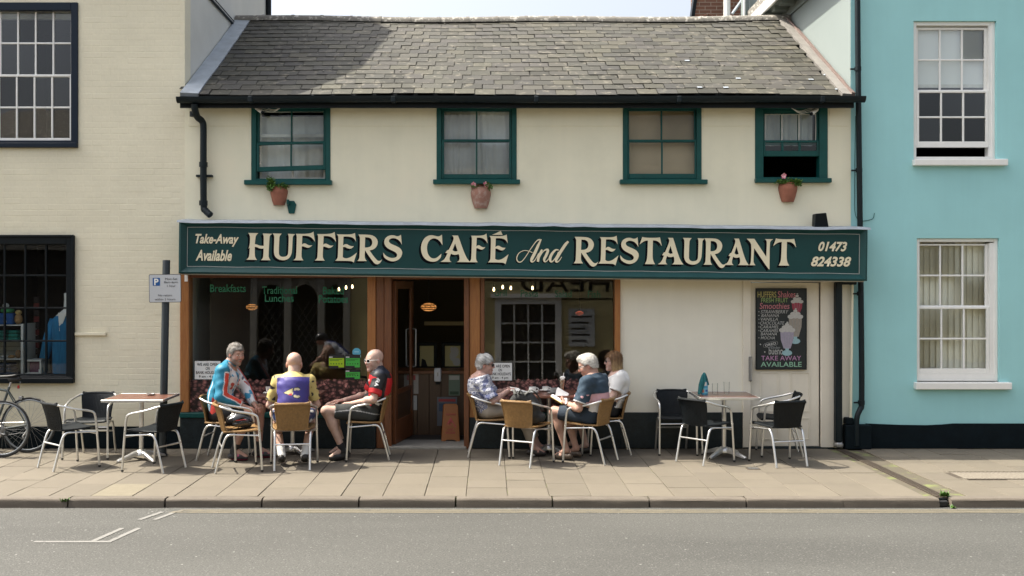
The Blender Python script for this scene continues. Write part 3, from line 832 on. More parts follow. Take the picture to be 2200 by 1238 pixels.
# left downpipe
dpx = X(437, -.08)
dp = curved_pipe([(X(418, -.28), -.28, 4.27), (X(419, -.26), -.26, 4.20), (X(424, -.16), -.16, 4.13), (X(434, -.09), -.09, 4.09), (dpx, -.08, 4.0), (dpx, -.08, 3.6), (dpx + .004, -.08, 3.05), (X(441, -.09), -.09, 2.98), (X(452, -.12), -.12, 2.915)], .042, "downpipe", PIPE, cafe)
for z_ in (4.16, 3.55, 3.07): MB().tube([(dpx + (.0 if z_ < 4.1 else -.085), -.08 - (.11 if z_ > 4.1 else 0), z_ - .03), (dpx + (.0 if z_ < 4.1 else -.085), -.08 - (.11 if z_ > 4.1 else 0), z_ + .03)], .052, 10).build("collar", PIPE, dp, smooth='auto')
MB().box(dpx - .1, dpx + .1, -.06, 0, 3.40, 3.425).build("pipe_bracket", PIPE, dp)
# ------------------------------------------------------------------ shopfront
SHOP_B = Z(882)                                                # bottom of the shop windows
gl0, gl1 = X(408), X(790)                                      # left shop window
gr0, gr1 = X(1041), X(1320)                                    # right shop window
dr0, dr1 = X(842), X(997)                                      # doorway
TOPZ = 2.39
sf = MB()
def post(x0, x1, z0, z1, m, y0=-.045, y1=.13, name="post"):
    return MB().box(x0, x1, y0, y1, z0, z1).build(name, m, cafe, bevel=.006)
post(X(389), gl0, SHOP_B - .02, TOPZ, ORW)
post(gl1, X(808), SHOP_B - .02, TOPZ, ORW)
post(X(808.5), X(826), 0.0, TOPZ, BRW, y0=-.03)
post(X(826.5), dr0, 0.0, TOPZ, BRW, y0=-.055)
post(dr1, X(1008), 0.0, TOPZ, BRW, y0=-.055)
post(X(1008.5), X(1032), Z(897), TOPZ, ORW, y0=-.025, name="timber_panel")
post(X(1032.5), gr0, SHOP_B - .02, TOPZ, BRW, y0=-.045)
post(gr1, X(1332), SHOP_B - .02, TOPZ, ORW)
MB().box(dr0, dr1, -.045, .08, Z(600.5), TOPZ).build("door_head", BRW, cafe, bevel=.005)
for a, b, nm in ((gl0, gl1, "window_head"), (gr0, gr1, "window_head")):
    MB().box(a, b, -.03, .13, Z(597), TOPZ).build(nm, BRW, cafe, bevel=.005)
MB().box(X(389), X(808), -.07, .12, SHOP_B - .085, SHOP_B - .022).build("green_sill", TEAL, cafe, bevel=.006)
MB().box(X(1032), X(1332), -.07, .12, SHOP_B - .085, SHOP_B - .022).build("green_sill", TEAL, cafe, bevel=.006)
MB().box(X(389), X(808), -.05, .1, 0.0, SHOP_B - .087).build("stall_riser", GRAN, cafe, bevel=.004)
MB().box(X(1008.5), X(1332), -.04, .1, 0.0, SHOP_B - .087).build("stall_riser", GRAN, cafe, bevel=.004)
MB().box(dr0 - .05, dr1 + .03, -.10, .5, -.02, .028).build("doorstep", mat("worn_stone", (0.26, 0.25, 0.22), .85, var=.15, vscale=9, bump=.2, bscale=40), cafe, bevel=.006)
TL, TR = math.tan(R(1.46)), math.tan(R(2.93))            # old glass leans back a little, the right pane more
def shop_pane(x0, x1, z0, z1):
    zm = z0; TILT = TL if x0 < -1 else TR
    p = MB().quad((x0, (z0 - zm) * TILT, z0), (x1, (z0 - zm) * TILT, z0), (x1, (z1 - zm) * TILT, z1), (x0, (z1 - zm) * TILT, z1))
    return p.build("shop_window_pane", GLASS, cafe)
lp = shop_pane(gl0, gl1, SHOP_B - .02, Z(597)); rp = shop_pane(gr0, gr1, SHOP_B - .02, Z(597))
lp["label"] = "left shop window with coffee bean film"; rp["label"] = "right shop window beside the doorway"
def yin(z, t=None): return (z - SHOP_B) * (TL if t is None else t)
# printed coffee bean film along the bottom of both panes
def beans():
    m = bpy.data.materials.new("coffee_bean_print"); m.use_nodes = True
    nt = m.node_tree; N = nt.nodes; L = nt.links; b = N["Principled BSDF"]; b.inputs["Roughness"].default_value = .4
    tc = N.new("ShaderNodeNewGeometry")
    mp = N.new("ShaderNodeMapping"); mp.inputs["Scale"].default_value = (1, 1, 1.25); L.new(tc.outputs["Position"], mp.inputs[0])
    vo = N.new("ShaderNodeTexVoronoi"); vo.inputs["Scale"].default_value = 17; vo.inputs["Randomness"].default_value = .85
    L.new(mp.outputs[0], vo.inputs["Vector"])
    cr = N.new("ShaderNodeValToRGB"); e = cr.color_ramp.elements
    e[0].position = .0; e[0].color = (.50, .24, .205, 1); e[1].position = .72; e[1].color = (.012, .004, .004, 1)
    k = e.new(.22); k.color = (.43, .19, .165, 1); k = e.new(.42); k.color = (.22, .088, .076, 1); k = e.new(.56); k.color = (.05, .018, .017, 1)
    L.new(vo.outputs["Distance"], cr.inputs[0])
    # the crease of each bean: a stripe through the cell centre in a random direction
    sub = N.new("ShaderNodeVectorMath"); sub.operation = 'SUBTRACT'; L.new(mp.outputs[0], sub.inputs[0])
    sc = N.new("ShaderNodeVectorMath"); sc.operation = 'SCALE'; sc.inputs["Scale"].default_value = 1.0; L.new(vo.outputs["Position"], sc.inputs[0]); L.new(sc.outputs[0], sub.inputs[1])
    dv = N.new("ShaderNodeVectorMath"); dv.operation = 'SUBTRACT'; L.new(vo.outputs["Color"], dv.inputs[0]); dv.inputs[1].default_value = (.5, .5, .5)
    nn = N.new("ShaderNodeVectorMath"); nn.operation = 'NORMALIZE'; L.new(dv.outputs[0], nn.inputs[0])
    dt = N.new("ShaderNodeVectorMath"); dt.operation = 'DOT_PRODUCT'; L.new(sub.outputs[0], dt.inputs[0]); L.new(nn.outputs[0], dt.inputs[1])
    ab = N.new("ShaderNodeMath"); ab.operation = 'ABSOLUTE'; L.new(dt.outputs["Value"], ab.inputs[0])
    lt = N.new("ShaderNodeMapRange"); lt.inputs["From Min"].default_value = .002; lt.inputs["From Max"].default_value = .006; lt.inputs["To Min"].default_value = .25; lt.inputs["To Max"].default_value = 1
    L.new(ab.outputs[0], lt.inputs[0])
    se = N.new("ShaderNodeSeparateColor"); L.new(vo.outputs["Color"], se.inputs[0])
    br = N.new("ShaderNodeMapRange"); br.inputs["To Min"].default_value = .45; br.inputs["To Max"].default_value = 1.7; L.new(se.outputs[1], br.inputs[0])
    mu = N.new("ShaderNodeMath"); mu.operation = 'MULTIPLY'; L.new(lt.outputs[0], mu.inputs[0]); L.new(br.outputs[0], mu.inputs[1])
    s2 = N.new("ShaderNodeVectorMath"); s2.operation = 'SCALE'; L.new(cr.outputs[0], s2.inputs[0]); L.new(mu.outputs[0], s2.inputs["Scale"])
    L.new(s2.outputs[0], b.inputs["Base Color"])
    return m
BEANS = beans()
for (a, b, p) in ((gl0 + .003, gl1 - .003, lp), (gr0 + .003, gr1 - .003, rp)):
    mb = MB(); n = 90; zt = Z(816)
    vs = []; q = random.Random(4 if a < -2 else 9)
    top = [zt + .012 * math.sin(i * 1.9 + q.uniform(0, 1)) + q.uniform(-.008, .01) for i in range(n + 1)]
    for i in range(n + 1):
        x = a + (b - a) * i / n; vs += [(x, yin(SHOP_B) - .0045, SHOP_B - .015), (x, yin(top[i], TL if a < -1 else TR) - .0045, top[i])]
    mb.add(vs, [(2 * i, 2 * i + 2, 2 * i + 3, 2 * i + 1) for i in range(n)]).build("bean_film", BEANS, p)
GREENV = mat("green_vinyl", (0.010, 0.16, 0.075), .5)
GREENF = mat("faded_green_vinyl", (0.012, 0.085, 0.035), .5)
def vinyl(s, x0, x1, py0, py1, m, p):
    text_on("window_lettering", s, X(x0), Z(py1), yin(Z(py1), TL if p is lp else TR) - .008, m, p, w=X(x1) - X(x0), h=Z(py0) - Z(py1), bold=.012)
for s, x0, x1, t0, t1 in (("Breakfasts", 450, 527, 611, 628), ("Traditional", 562, 637, 615.5, 632), ("Lunches", 568, 630, 633, 649), ("Baked", 693, 738, 616.5, 633), ("Potatoes", 684, 747, 634.5, 651)):
    vinyl(s, x0, x1, t0, t1, GREENV, lp)
for s, x0, x1, t0, t1 in (("Grill", 1062, 1089, 622, 637), ("Pasta", 1119, 1157, 623, 638), ("Salad", 1193, 1229, 624, 639), ("Fish", 1264, 1291, 625, 640)):
    vinyl(s, x0, x1, t0, t1, GREENF, rp)
# hygiene stickers and the round badge
BADGE = mat("sky_blue_print", (0.10, 0.42, 0.58), .5); LIME = mat("lime_print", (0.33, 0.52, 0.012), .5); GRN = mat("bright_green_print", (0.055, 0.42, 0.060), .5)
BLK = mat("black_print", (0.012, 0.012, 0.014), .5)
def sticker(x0, x1, y0, y1, m, nm="rating_sticker"):
    a, b, c, d = X(x0), X(x1), Z(y1), Z(y0); o = empty(nm, ((a + b) / 2, yin(c) - .01, c)); 
    MB().box(a, b, yin(c) - .010, yin(c) - .008, c, d).build("black_backing", BLK, o)
    e = c + (d - c) * .08; f = d - (d - c) * .26
    MB().box(a + .004, b - .004, yin(c) - .0125, yin(c) - .0105, e + .02, f).build("colour_panel", m, o)
    MB().box(a + (b - a) * .62, b - .004, yin(c) - .0128, yin(c) - .0108, e, e + .05).build("score_panel", m, o)
    for k in range(5):
        MB().lathe([(0, 0), (.0085, 0)], (0, 0, 0), 10).build("star", BLK if k == 4 else mat("dark_green_print", (.03, .15, .02), .5), o)
        st_ = LAST[0]; st_.rotation_euler = (R(90), 0, 0); st_.location = (a + (b - a) * (.15 + .17 * k) - o.location.x, -.0035, (e + .045) - o.location.z)
    for k in range(2): MB().box(a + .012, a + (b - a) * (.85 - .2 * k), yin(c) - .0135, yin(c) - .0126, f - .02 - k * .012, f - .014 - k * .012).build("print_line", mat("dark_green_print", (.03, .15, .02), .5), o)
    MB().box(a + .006, a + .05, yin(c) - .0125, yin(c) - .0105, f + .008, f + .018).build("heading", PAPER, o)
    return o
tag(sticker(706, 740, 762, 792, LIME), "lime yellow hygiene rating sticker on the left shop window", "sticker", "hygiene rating stickers")
tag(sticker(742, 774, 762, 792, GRN), "upper green hygiene rating sticker beside the lime one", "sticker", "hygiene rating stickers")
tag(sticker(742, 774, 794, 816, GRN), "lower green hygiene rating sticker just above the bean film", "sticker", "hygiene rating stickers")
bd = empty("award_badge", (X(766), yin(1.1) - .01, Z(767))); tag(bd, "round sky blue award badge with ribbon on the left shop window", "sticker")
zc = Z(757)
mb = MB(); mb.prism([(X(766) + .052 * math.cos(t * .39) * (1 + .04 * (t % 2)), yin(zc) - .011, zc + .052 * math.sin(t * .39) * (1 + .04 * (t % 2))) for t in range(16)], (0, .002, 0)); mb.build("rosette", BADGE, bd)
MB().box(X(757), X(775), yin(zc) - .015, yin(zc) - .0125, Z(768), Z(763)).build("ribbon", mat("pale_blue_print", (.35, .6, .68), .5), bd)
MB().box(X(761), X(771), yin(zc) - .0155, yin(zc) - .0135, Z(757.5), Z(754.5)).build("badge_print", mat("pale_blue_print2", (.28, .58, .70), .5), bd)
# bank holiday notices
def notice(x0, x1, y0, y1, label):
    a, b, c, d = X(x0), X(x1), Z(y1), Z(y0); o = empty("notice", ((a + b) / 2, yin(c) - .01, c)); tag(o, label, "notice", "bank holiday notices")
    MB().box(a, b, yin(c) - .013, yin(c) - .010, c, d).build("card", PAPER, o)
    w = b - a; h = d - c
    for s, k, ww in (("WE ARE OPEN", .735, .82), ("ON", .515, .15), ("BANK HOLIDAYS", .29, .9), ("9 am - 4 pm", .055, .68)):
        text_on("notice_lettering", s, (a + b) / 2, c + h * k, yin(c) - .0145, BLK, o, w=w * ww, h=h * .165, bold=.015, cx=True)
notice(418.5, 474, 776, 815, "white bank holiday opening notice in the left shop window corner")
notice(1049, 1100, 780, 817.5, "white bank holiday opening notice in the right shop window")
notice_small = MB().box(X(397, -.05), X(404, -.05), -.062, -.058, Z(605, -.05), Z(591, -.05)).build("paper_label", PAPER); tag(notice_small, "tiny speckled white label at the top of the left shopfront post", "label")

# inside of the cafe
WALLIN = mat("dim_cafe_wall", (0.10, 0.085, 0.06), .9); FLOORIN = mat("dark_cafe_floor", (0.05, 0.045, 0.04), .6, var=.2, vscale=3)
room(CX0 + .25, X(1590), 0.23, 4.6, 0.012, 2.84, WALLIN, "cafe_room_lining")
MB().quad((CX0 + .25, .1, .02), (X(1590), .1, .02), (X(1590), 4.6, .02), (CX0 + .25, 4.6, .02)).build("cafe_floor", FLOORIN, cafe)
# door leaf standing open into the shop, hinged on the left
dl = empty("entrance_door", (dr0 + .02, .09, .03)); tag(dl, "glazed wooden cafe door standing open with long bar handle", "door")
dl.rotation_euler = (0, 0, R(79))
DWD, DHT = 0.86, Z(602) - .04
mb = frame_ring(MB(), 0, DWD, 0, DHT, .10, -.02, .02, .10, .30); mb.box(.1, DWD - .1, -.018, .018, .62, .68)
obj("leaf_frame", mb.mesh("leaf_frame", BRW, bevel=.005), dl)
obj("door_pane", MB().quad((.1, 0, .68), (DWD - .1, 0, .68), (DWD - .1, 0, DHT - .1), (.1, 0, DHT - .1)).mesh("door_pane", GLASS), dl)
obj("lower_panel", MB().box(.1, DWD - .1, -.008, .008, .30, .62).mesh("lower_panel", DKW), dl)
for s in (-1, 1):
    h_ = obj("handle", MB().tube([(DWD - .05, s * .02, .92), (DWD - .05, s * .065, .93), (DWD - .05, s * .065, 1.42), (DWD - .05, s * .02, 1.43)], .012, 8).mesh("handle", STEEL, smooth='auto'), dl)
# counter with papers, dispenser, frames with painted reflections
cn = empty("service_counter", (X(925, 1.0), 1.0, .02)); tag(cn, "dim wood panelled counter inside the cafe doorway", "counter")
cy = .95; cxa, cxb = X(846, cy), X(1075, cy); ct = Z(800, cy)
for k in range(9):
    u0 = cxa + (cxb - cxa) * k / 9; MB().box(u0, u0 + (cxb - cxa) / 9 - .004, cy, cy + .03, .02, ct - .02).build("board", DKW, cn, bevel=.003)
MB().box(cxa - .02, cxb + .02, cy - .04, cy + .5, ct - .018, ct + .02).build("counter_top", BRW, cn, bevel=.004)
MB().box(cxa, cxb, cy + .031, cy + .45, .02, ct - .02).build("carcass", DARKIN, cn)
def poster(name, x0, x1, y0, y1, m, label, y, stripes=()):
    a, b, c, d = X(x0, y), X(x1, y), Z(y1, y), Z(y0, y); o = empty(name, ((a + b) / 2, y, c)); tag(o, label, "poster")
    MB().box(a, b, y - .003, y - .001, c, d).build("sheet", m, o)
    for (u0, v0, u1, v1, cm) in stripes:
        MB().box(a + (b - a) * u0, a + (b - a) * u1, y - .0045, y - .0032, c + (d - c) * v0, c + (d - c) * v1).build("print_block", cm, o)
REDP = mat("red_print", (.4, .06, .06), .6); GRNP = mat("grey_green_print", (.16, .22, .16), .6); GRYP = mat("grey_print", (.35, .35, .34), .6)
poster("menu_poster", 868, 899, 803, 846, mat("pale_print", (.42, .40, .37), .7), "pale printed menu pinned on the counter front", cy, ((.2, .68, .8, .92, REDP), (.15, .5, .85, .53, GRYP), (.15, .4, .75, .43, GRYP), (.15, .3, .8, .33, GRYP), (.15, .18, .6, .21, GRYP)))
poster("letter_sheet", 874, 896, 850, 881, mat("pale_print_b", (.5, .52, .52), .7), "small white letter pinned below the printed menu", cy, ((.15, .8, .4, .94, BLK), (.15, .55, .85, .58, GRYP), (.15, .4, .7, .43, GRYP)))
poster("landscape_poster", 964, 988, 805, 850, GRNP, "green landscape poster on the right of the counter", cy, ((.05, .75, .95, .95, mat("pale_sky_print", (.45, .45, .4), .7)), (.1, .05, .9, .2, mat("dark_green_print_b", (.05, .09, .05), .6))))
poster("flyer", 939, 982, 853, 915, mat("dim_flyer_print", (.16, .17, .19), .7), "dim flyer on the counter behind the wet floor sign", cy, ((.08, .84, .92, .93, REDP), (.1, .5, .9, .78, mat("dim_blue_print", (.06, .10, .16), .6))))
dsp = empty("soap_dispenser", (X(940, .9), .9, Z(823, .9))); tag(dsp, "white wall dispenser above the counter in the doorway", "dispenser")
MB().box(X(933, .9), X(948, .9), .86, .94, Z(820, .9), Z(791, .9)).build("case", mat("dull_white_plastic", (.62, .64, .66), .4), dsp, bevel=.012)
MB().box(X(936, .9), X(945, .9), .87, .92, Z(826, .9), Z(820, .9)).build("nozzle", BLACKP, dsp, bevel=.004)
MB().box(X(939, .9), X(942, .9), .857, .86, Z(808, .9), Z(800, .9)).build("level_window", STEEL, dsp)
for x0, x1, lab, seed in ((902, 932, "left frame with a yellowish painted reflection in the dark cafe", 0), (956, 989, "right frame with a painted reflection and grey figures in the dark cafe", 1)):
    y = 2.2; a, b, c, d = X(x0, y), X(x1, y), Z(787, y), Z(743, y); o = empty("framed_reflection", ((a + b) / 2, y, c)); tag(o, lab, "painted reflection", "framed painted reflections in the cafe")
    frame_ring(MB(), a - .05, b + .05, c - .05, d + .05, .05, y - .03, y).build("frame", BLACKP, o, bevel=.004)
    MB().box(a, b, y - .012, y - .002, c, d).build("reflection_panel", mat("ochre_reflection_paint", (.62, .56, .28), .8), o)  # reflected light inside the frame, painted as a flat ochre panel
    if seed:
        for k, (u, v, w_, h_) in enumerate(((.30, .25, .42, .5), (.45, .45, .45, .5), (.5, .02, .5, .4), (.34, .7, .2, .25))):
            MB().lathe([(0, 0), (.5, 0)], (0, 0, 0), 12).build("figure_patch", mat("grey_figure_patch", (.60, .60, .58), .8), o)
            f_ = LAST[0]; f_.rotation_euler = (R(90), 0, 0); f_.scale = ((b - a) * w_, (d - c) * h_, 1); f_.location = (a + (b - a) * (u + w_ / 2) - o.location.x, -.0135 - k * .0012, (d - c) * (v + h_ / 2)); f_.scale = ((b - a) * w_, (d - c) * h_, 1)
    else:
        MB().prism([(a + .02, y - .0135, c), (a + (b - a) * .55, y - .0135, c), (a + (b - a) * .4, y - .0135, c + (d - c) * .3), (a + .03, y - .0135, c + (d - c) * .38)], (0, .001, 0)).build("figure_patch", DARKIN, o)
bar = MB().box(X(912, 2.3), X(1000, 2.3), 2.26, 2.3, Z(699, 2.3), Z(691, 2.3)).build("shelf", mat("dull_ochre_paint", (.36, .31, .18), .8)); tag(bar, "pale shelf rail high on the back wall of the cafe", "shelf")
# wet floor sign
SGN = mat("orange_sign_plastic", (0.30, 0.105, 0.022), .45)
ws = empty("wet_floor_sign", (X(967, .45), .45, .02)); tag(ws, "orange folding wet floor warning sign standing in the cafe doorway", "sign")
y0 = .36
def ws_panel(y0, lean):
    z1 = Z(869, .4); a, b = X(948, y0), X(988, y0); mb = MB()
    pts = [(a, y0, .02), (a + .05, y0, .02), (a + .065, y0, .045), (b - .065, y0, .045), (b - .05, y0, .02), (b, y0, .02), (b - .028, y0 + lean, z1 - .02), (b - .05, y0 + lean, z1), (a + .05, y0 + lean, z1), (a + .028, y0 + lean, z1 - .02)]
    return mb.prism(pts, (0, .012, 0)), a, b, z1
pn, a, b, z1 = ws_panel(y0, .08); fp = pn.build("front_panel", SGN, ws, bevel=.003); ws_panel(.60, -.13)[0].build("back_panel", SGN, ws, bevel=.003)
def on_panel(z): return y0 + .08 * (z - .02) / (z1 - .02) - .002
zc = .02 + (z1 - .02) * .50; tri = .075
for (sc, m_, dy) in ((1.0, REDP, 0), (.68, SGN, .0015)):
    zz = zc - .012 * (1 - sc)
    mb = MB(); mb.prism([((a + b) / 2 - tri * sc, on_panel(zz - tri * .6) - dy - .002, zz - tri * .75 * sc), ((a + b) / 2 + tri * sc, on_panel(zz - tri * .6) - dy - .002, zz - tri * .75 * sc), ((a + b) / 2, on_panel(zz + tri) - dy - .002, zz + tri * .95 * sc)], (0, .001, 0)); mb.build("warning_triangle", m_, fp)
fig = MB()
for q0, q1 in (((-.005, .035), (-.01, .0)), ((-.01, .0), (.025, -.03)), ((-.01, .0), (-.03, -.035)), ((-.005, .028), (.022, .015)), ((-.005, .028), (-.03, .01))):
    fig.tube([((a + b) / 2 + q0[0], on_panel(zc) - .006, zc + q0[1] - .012), ((a + b) / 2 + q1[0], on_panel(zc) - .006, zc + q1[1] - .012)], .005, 6)
fig.build("slipping_figure", REDP, fp)
for s, k, w_ in (("CAUTION", .70, .13), ("WET", .295, .09), ("FLOOR", .215, .13)):
    zz = .02 + (z1 - .02) * k
    text_on("sign_lettering", s, (a + b) / 2, zz, on_panel(zz) - .004, REDP, fp, w=w_, h=.026, bold=.02, cx=True)
# hanging lamps: bare bulbs on flexes and patterned glass pendants, all lit
BULB = emis("lit_bulb", (1.0, .72, .38), 3.0); PEND = emis("lit_amber_glass", (1.0, .42, .12), .3); PENDR = emis("lit_red_glass", (1.0, .16, .05), .8)
def bulb(px, py, y, label, s=1.0):
    p = P(px, py, y); o = empty("hanging_bulb", (p.x, y, p.z)); tag(o, label, "lamp", "bare hanging bulbs in the cafe")
    MB().lathe([(0, -.030 * s), (.011 * s, -.024 * s), (.016 * s, -.006 * s), (.012 * s, .014 * s), (.007 * s, .03 * s)], p, 10).build("bulb", BULB, o, smooth=True)
    MB().tube([(p.x, y, p.z + .03), (p.x, y, p.z + .07)], .011, 8).build("holder", BLACKP, o); MB().tube([(p.x, y, p.z + .07), (p.x, y, 2.83)], .003, 5).build("flex", BLACKP, o)
for i, (px, py, y, lab) in enumerate(((728, 622, 2.2, "leftmost bare bulb glowing over the word Baked"), (743.5, 618, 2.5, "middle bare bulb of three seen through the left shop window"), (757, 616, 2.8, "rightmost bare bulb of three seen through the left shop window"),
        (849, 640, 2.6, "bare bulb glowing at the top left of the doorway"), (1061, 622, 2.2, "leftmost bare bulb in the right shop window"), (1080, 617, 2.5, "second bare bulb in the right shop window"), (1097.5, 619, 2.3, "third bare bulb in the right shop window"), (1144, 619, 2.6, "bare bulb set apart in the right shop window"))):
    bulb(px, py, y, lab)
def pendant(px, py, y, r, label, m):
    p = P(px, py, y); o = empty("pendant_lamp", (p.x, y, p.z)); tag(o, label, "lamp", "glass pendant lamps in the cafe")
    MB().lathe([(0, -.5 * r), (.45 * r, -.46 * r), (.8 * r, -.3 * r), (1.0 * r, 0), (.8 * r, .3 * r), (.45 * r, .46 * r), (.1 * r, .5 * r)], p, 18).build("shade", m, o, smooth=True)
    bd_ = MB()
    for k in range(3): bd_.tube([(p.x + math.cos(t * .4) * r * (1.01, .86, .86)[k], y + math.sin(t * .4) * r * (1.01, .86, .86)[k], p.z + (0, .27, -.27)[k] * r) for t in range(16)], .006, 4, closed=True)
    bd_.build("mosaic_band", mat("dark_brass", (.12, .07, .02), .4, metal=.6), o)
    MB().tube([(p.x, y, p.z + r * .5), (p.x, y, 2.83)], .005, 5).build("flex", BLACKP, o); MB().lathe([(.05, 0), (.015, -.06)], (p.x, y, 2.83), 10).build("ceiling_rose", BLACKP, o)
def patterned(m):
    nt = m.node_tree; N = nt.nodes; b = N["Principled BSDF"]; g = N.new("ShaderNodeNewGeometry"); vo = N.new("ShaderNodeTexVoronoi"); vo.inputs["Scale"].default_value = 55
    nt.links.new(g.outputs["Position"], vo.inputs["Vector"]); mr = N.new("ShaderNodeMapRange"); mr.inputs["From Max"].default_value = .7; mr.inputs["To Min"].default_value = .75; mr.inputs["To Max"].default_value = .04
    nt.links.new(vo.outputs["Distance"], mr.inputs[0]); nt.links.new(mr.outputs[0], b.inputs["Emission Strength"])
patterned(PEND); patterned(PENDR)
pendant(541, 660, 1.6, .085, "amber mosaic glass pendant glowing inside the left shop window", PEND)
pendant(921, 660, 1.6, .115, "amber mosaic glass pendant hanging in the doorway", PEND)
pendant(1245, 673, 1.8, .06, "small red mosaic glass pendant inside the right shop window", PENDR)

# ------------------------------------------------------------------ white side door
sdoor = empty("side_door", ((DOORH[0] + DOORH[1]) / 2, .0, 0)); tag(sdoor, "off white wooden side door behind the chalkboard menu", "door")
fx0, fx1, fz = DOORH[0], DOORH[1], DOORH[3]
mb = MB(); mb.box(fx0 - .012, X(1612), -.03, .12, 0, fz); mb.box(X(1762), fx1 + .0, -.03, .12, 0, fz); mb.box(X(1612), X(1762), -.028, .12, Z(606), fz); mb.build("door_frame", DOORW, sdoor, bevel=.006)
MB().box(X(1613), X(1760.5), .012, .06, .02, Z(607.5)).build("door_leaf", DOORW, sdoor, bevel=.004)
for (a, b, c, d) in ((X(1634), X(1674), Z(885), Z(800)), (X(1698), X(1740), Z(885), Z(800)), (X(1634), X(1674), Z(945), Z(898)), (X(1698), X(1740), Z(945), Z(898))):
    frame_ring(MB(), a, b, c, d, .012, .004, .0125).build("panel_moulding", DOORW, sdoor)
MB().box(X(1762) - .003, X(1762) + .001, .0, .015, .02, Z(607)).build("hinge_gap", BLACKP, sdoor)
MB().tube([(X(1611), -.035, Z(818)), (X(1611), -.07, Z(815)), (X(1611), -.07, Z(770)), (X(1611), -.035, Z(767))], .009, 8).build("handle", STEEL, sdoor, smooth='auto')
MB().box(X(1607), X(1614.5), -.037, -.03, Z(819), Z(766)).build("handle_plate", STEEL, sdoor, bevel=.002)
MB().lathe([(0, -.012), (.011, -.01), (.011, 0)], (0, 0, 0), 10).build("lock", STEEL, sdoor); lk = LAST[0]; lk.location = (X(1608.5) - sdoor.location.x, -.03, Z(725)); lk.rotation_euler = (R(90), 0, 0)
MB().box(fx0 - .01, fx1, -.03, .2, -.01, .018).build("threshold", GRAN, sdoor, bevel=.004)
# chalkboard
cb = empty("chalkboard", (X(1677, -.02), -.02, Z(794))); tag(cb, "black chalkboard of milkshakes and smoothies hung on the white door", "chalkboard")
BY = -.012; A0, A1, C0, C1 = X(1623.5), X(1732), Z(794), Z(619.5)
frame_ring(MB(), A0, A1, C0, C1, .008, BY - .014, .011).build("frame", BLACKP, cb)
MB().box(A0 + .008, A1 - .008, BY - .008, .010, C0 + .008, C1 - .008).build("board", mat("chalkboard_black", (.008, .013, .014), .6, var=.3, vscale=6), cb)
def bu(u): return A0 + (A1 - A0) * u
def bv(v): return C1 - (C1 - C0) * v
CH_ = {k: mat("chalk_" + k, c, .9, var=.2, vscale=120) for k, c in dict(white=(.40, .40, .38), pink=(.46, .17, .19), yellow=(.42, .37, .13), lime=(.26, .37, .13), rose=(.42, .22, .36), mint=(.25, .46, .32), dim=(.26, .27, .27)).items()}
def chalk(s, u0, u1, v0, v1, c, shear=0.0, bold=.0, rot=0.0):
    text_on("chalk_lettering", s, bu(u0), bv(v1), BY - .0095, CH_[c], cb, w=bu(u1) - bu(u0), h=bv(v0) - bv(v1), shear=shear, bold=bold, rot=rot)
for a in (("HUFFERS", .03, .40, .040, .115, "yellow", 0, .01), ("Shakes", .43, .78, .035, .115, "pink", 0, .01), ("FRESH FRUIT", .10, .63, .120, .175, "lime", 0, .005), ("Smoothies", .07, .66, .180, .255, "pink", .1, .01),
          ("STRAWBERRY", .09, .64, .268, .310, "white", .25), ("BANANA", .10, .45, .317, .353, "white", .25), ("VANILLA", .09, .43, .362, .400, "white", .25), ("CHOCOLATE", .08, .56, .408, .448, "white", .25),
          ("CARAMEL", .08, .45, .456, .494, "white", .25), ("CARAMEL", .08, .44, .502, .540, "white", .25), ("BANANA", .09, .41, .545, .580, "white", .25), ("MOCHA", .09, .37, .592, .628, "white", .25),
          ("kinder", .29, .48, .712, .745, "dim"), ("bueno", .25, .53, .725, .815, "white"), ("TAKE AWAY", .10, .89, .830, .888, "rose", 0, .005), ("AVAILABLE", .09, .90, .905, .966, "mint", 0, .008)):
    chalk(*a[:6], shear=a[6] if len(a) > 6 else 0, bold=a[7] if len(a) > 7 else .004)
for v in (.289, .335, .381, .428, .475, .521, .61): MB().lathe([(0, 0), (.006, 0)], (0, 0, 0), 8).build("chalk_dot", CH_["white"], cb); d_ = LAST[0]; d_.rotation_euler = (R(90), 0, 0); d_.location = (bu(.055) - cb.location.x, BY - .0105 - cb.location.y, bv(v) - cb.location.z)
for u, v in ((.085, .69), (.17, .783)): MB().lathe([(0, 0), (.009, 0)], (0, 0, 0), 8).build("chalk_dot", CH_["white"], cb); d_ = LAST[0]; d_.rotation_euler = (R(90), 0, 0); d_.location = (bu(u) - cb.location.x, BY - .0105 - cb.location.y, bv(v) - cb.location.z)
# the oval biscuit logo lettering
ca, sa = math.cos(R(14)), math.sin(R(14)); oc = (bu(.285), bv(.69)); pts = []
for k in range(28):
    t = 2 * math.pi * k / 28; ex = .092 * math.copysign(abs(math.cos(t)) ** .6, math.cos(t)); ez = .030 * math.copysign(abs(math.sin(t)) ** .8, math.sin(t)); pts.append((oc[0] + ex * ca - ez * sa, BY - .0095, oc[1] + ex * sa + ez * ca))
MB().tube(pts, .0035, 5, closed=True, flat=.4).build("chalk_oval", CH_["white"], cb)
text_on("chalk_lettering", "OREO", oc[0] - .070 * ca + .016 * sa, oc[1] - .070 * sa - .016 * ca, BY - .0095, CH_["white"], cb, w=.14, h=.033, bold=.03, rot=R(14))
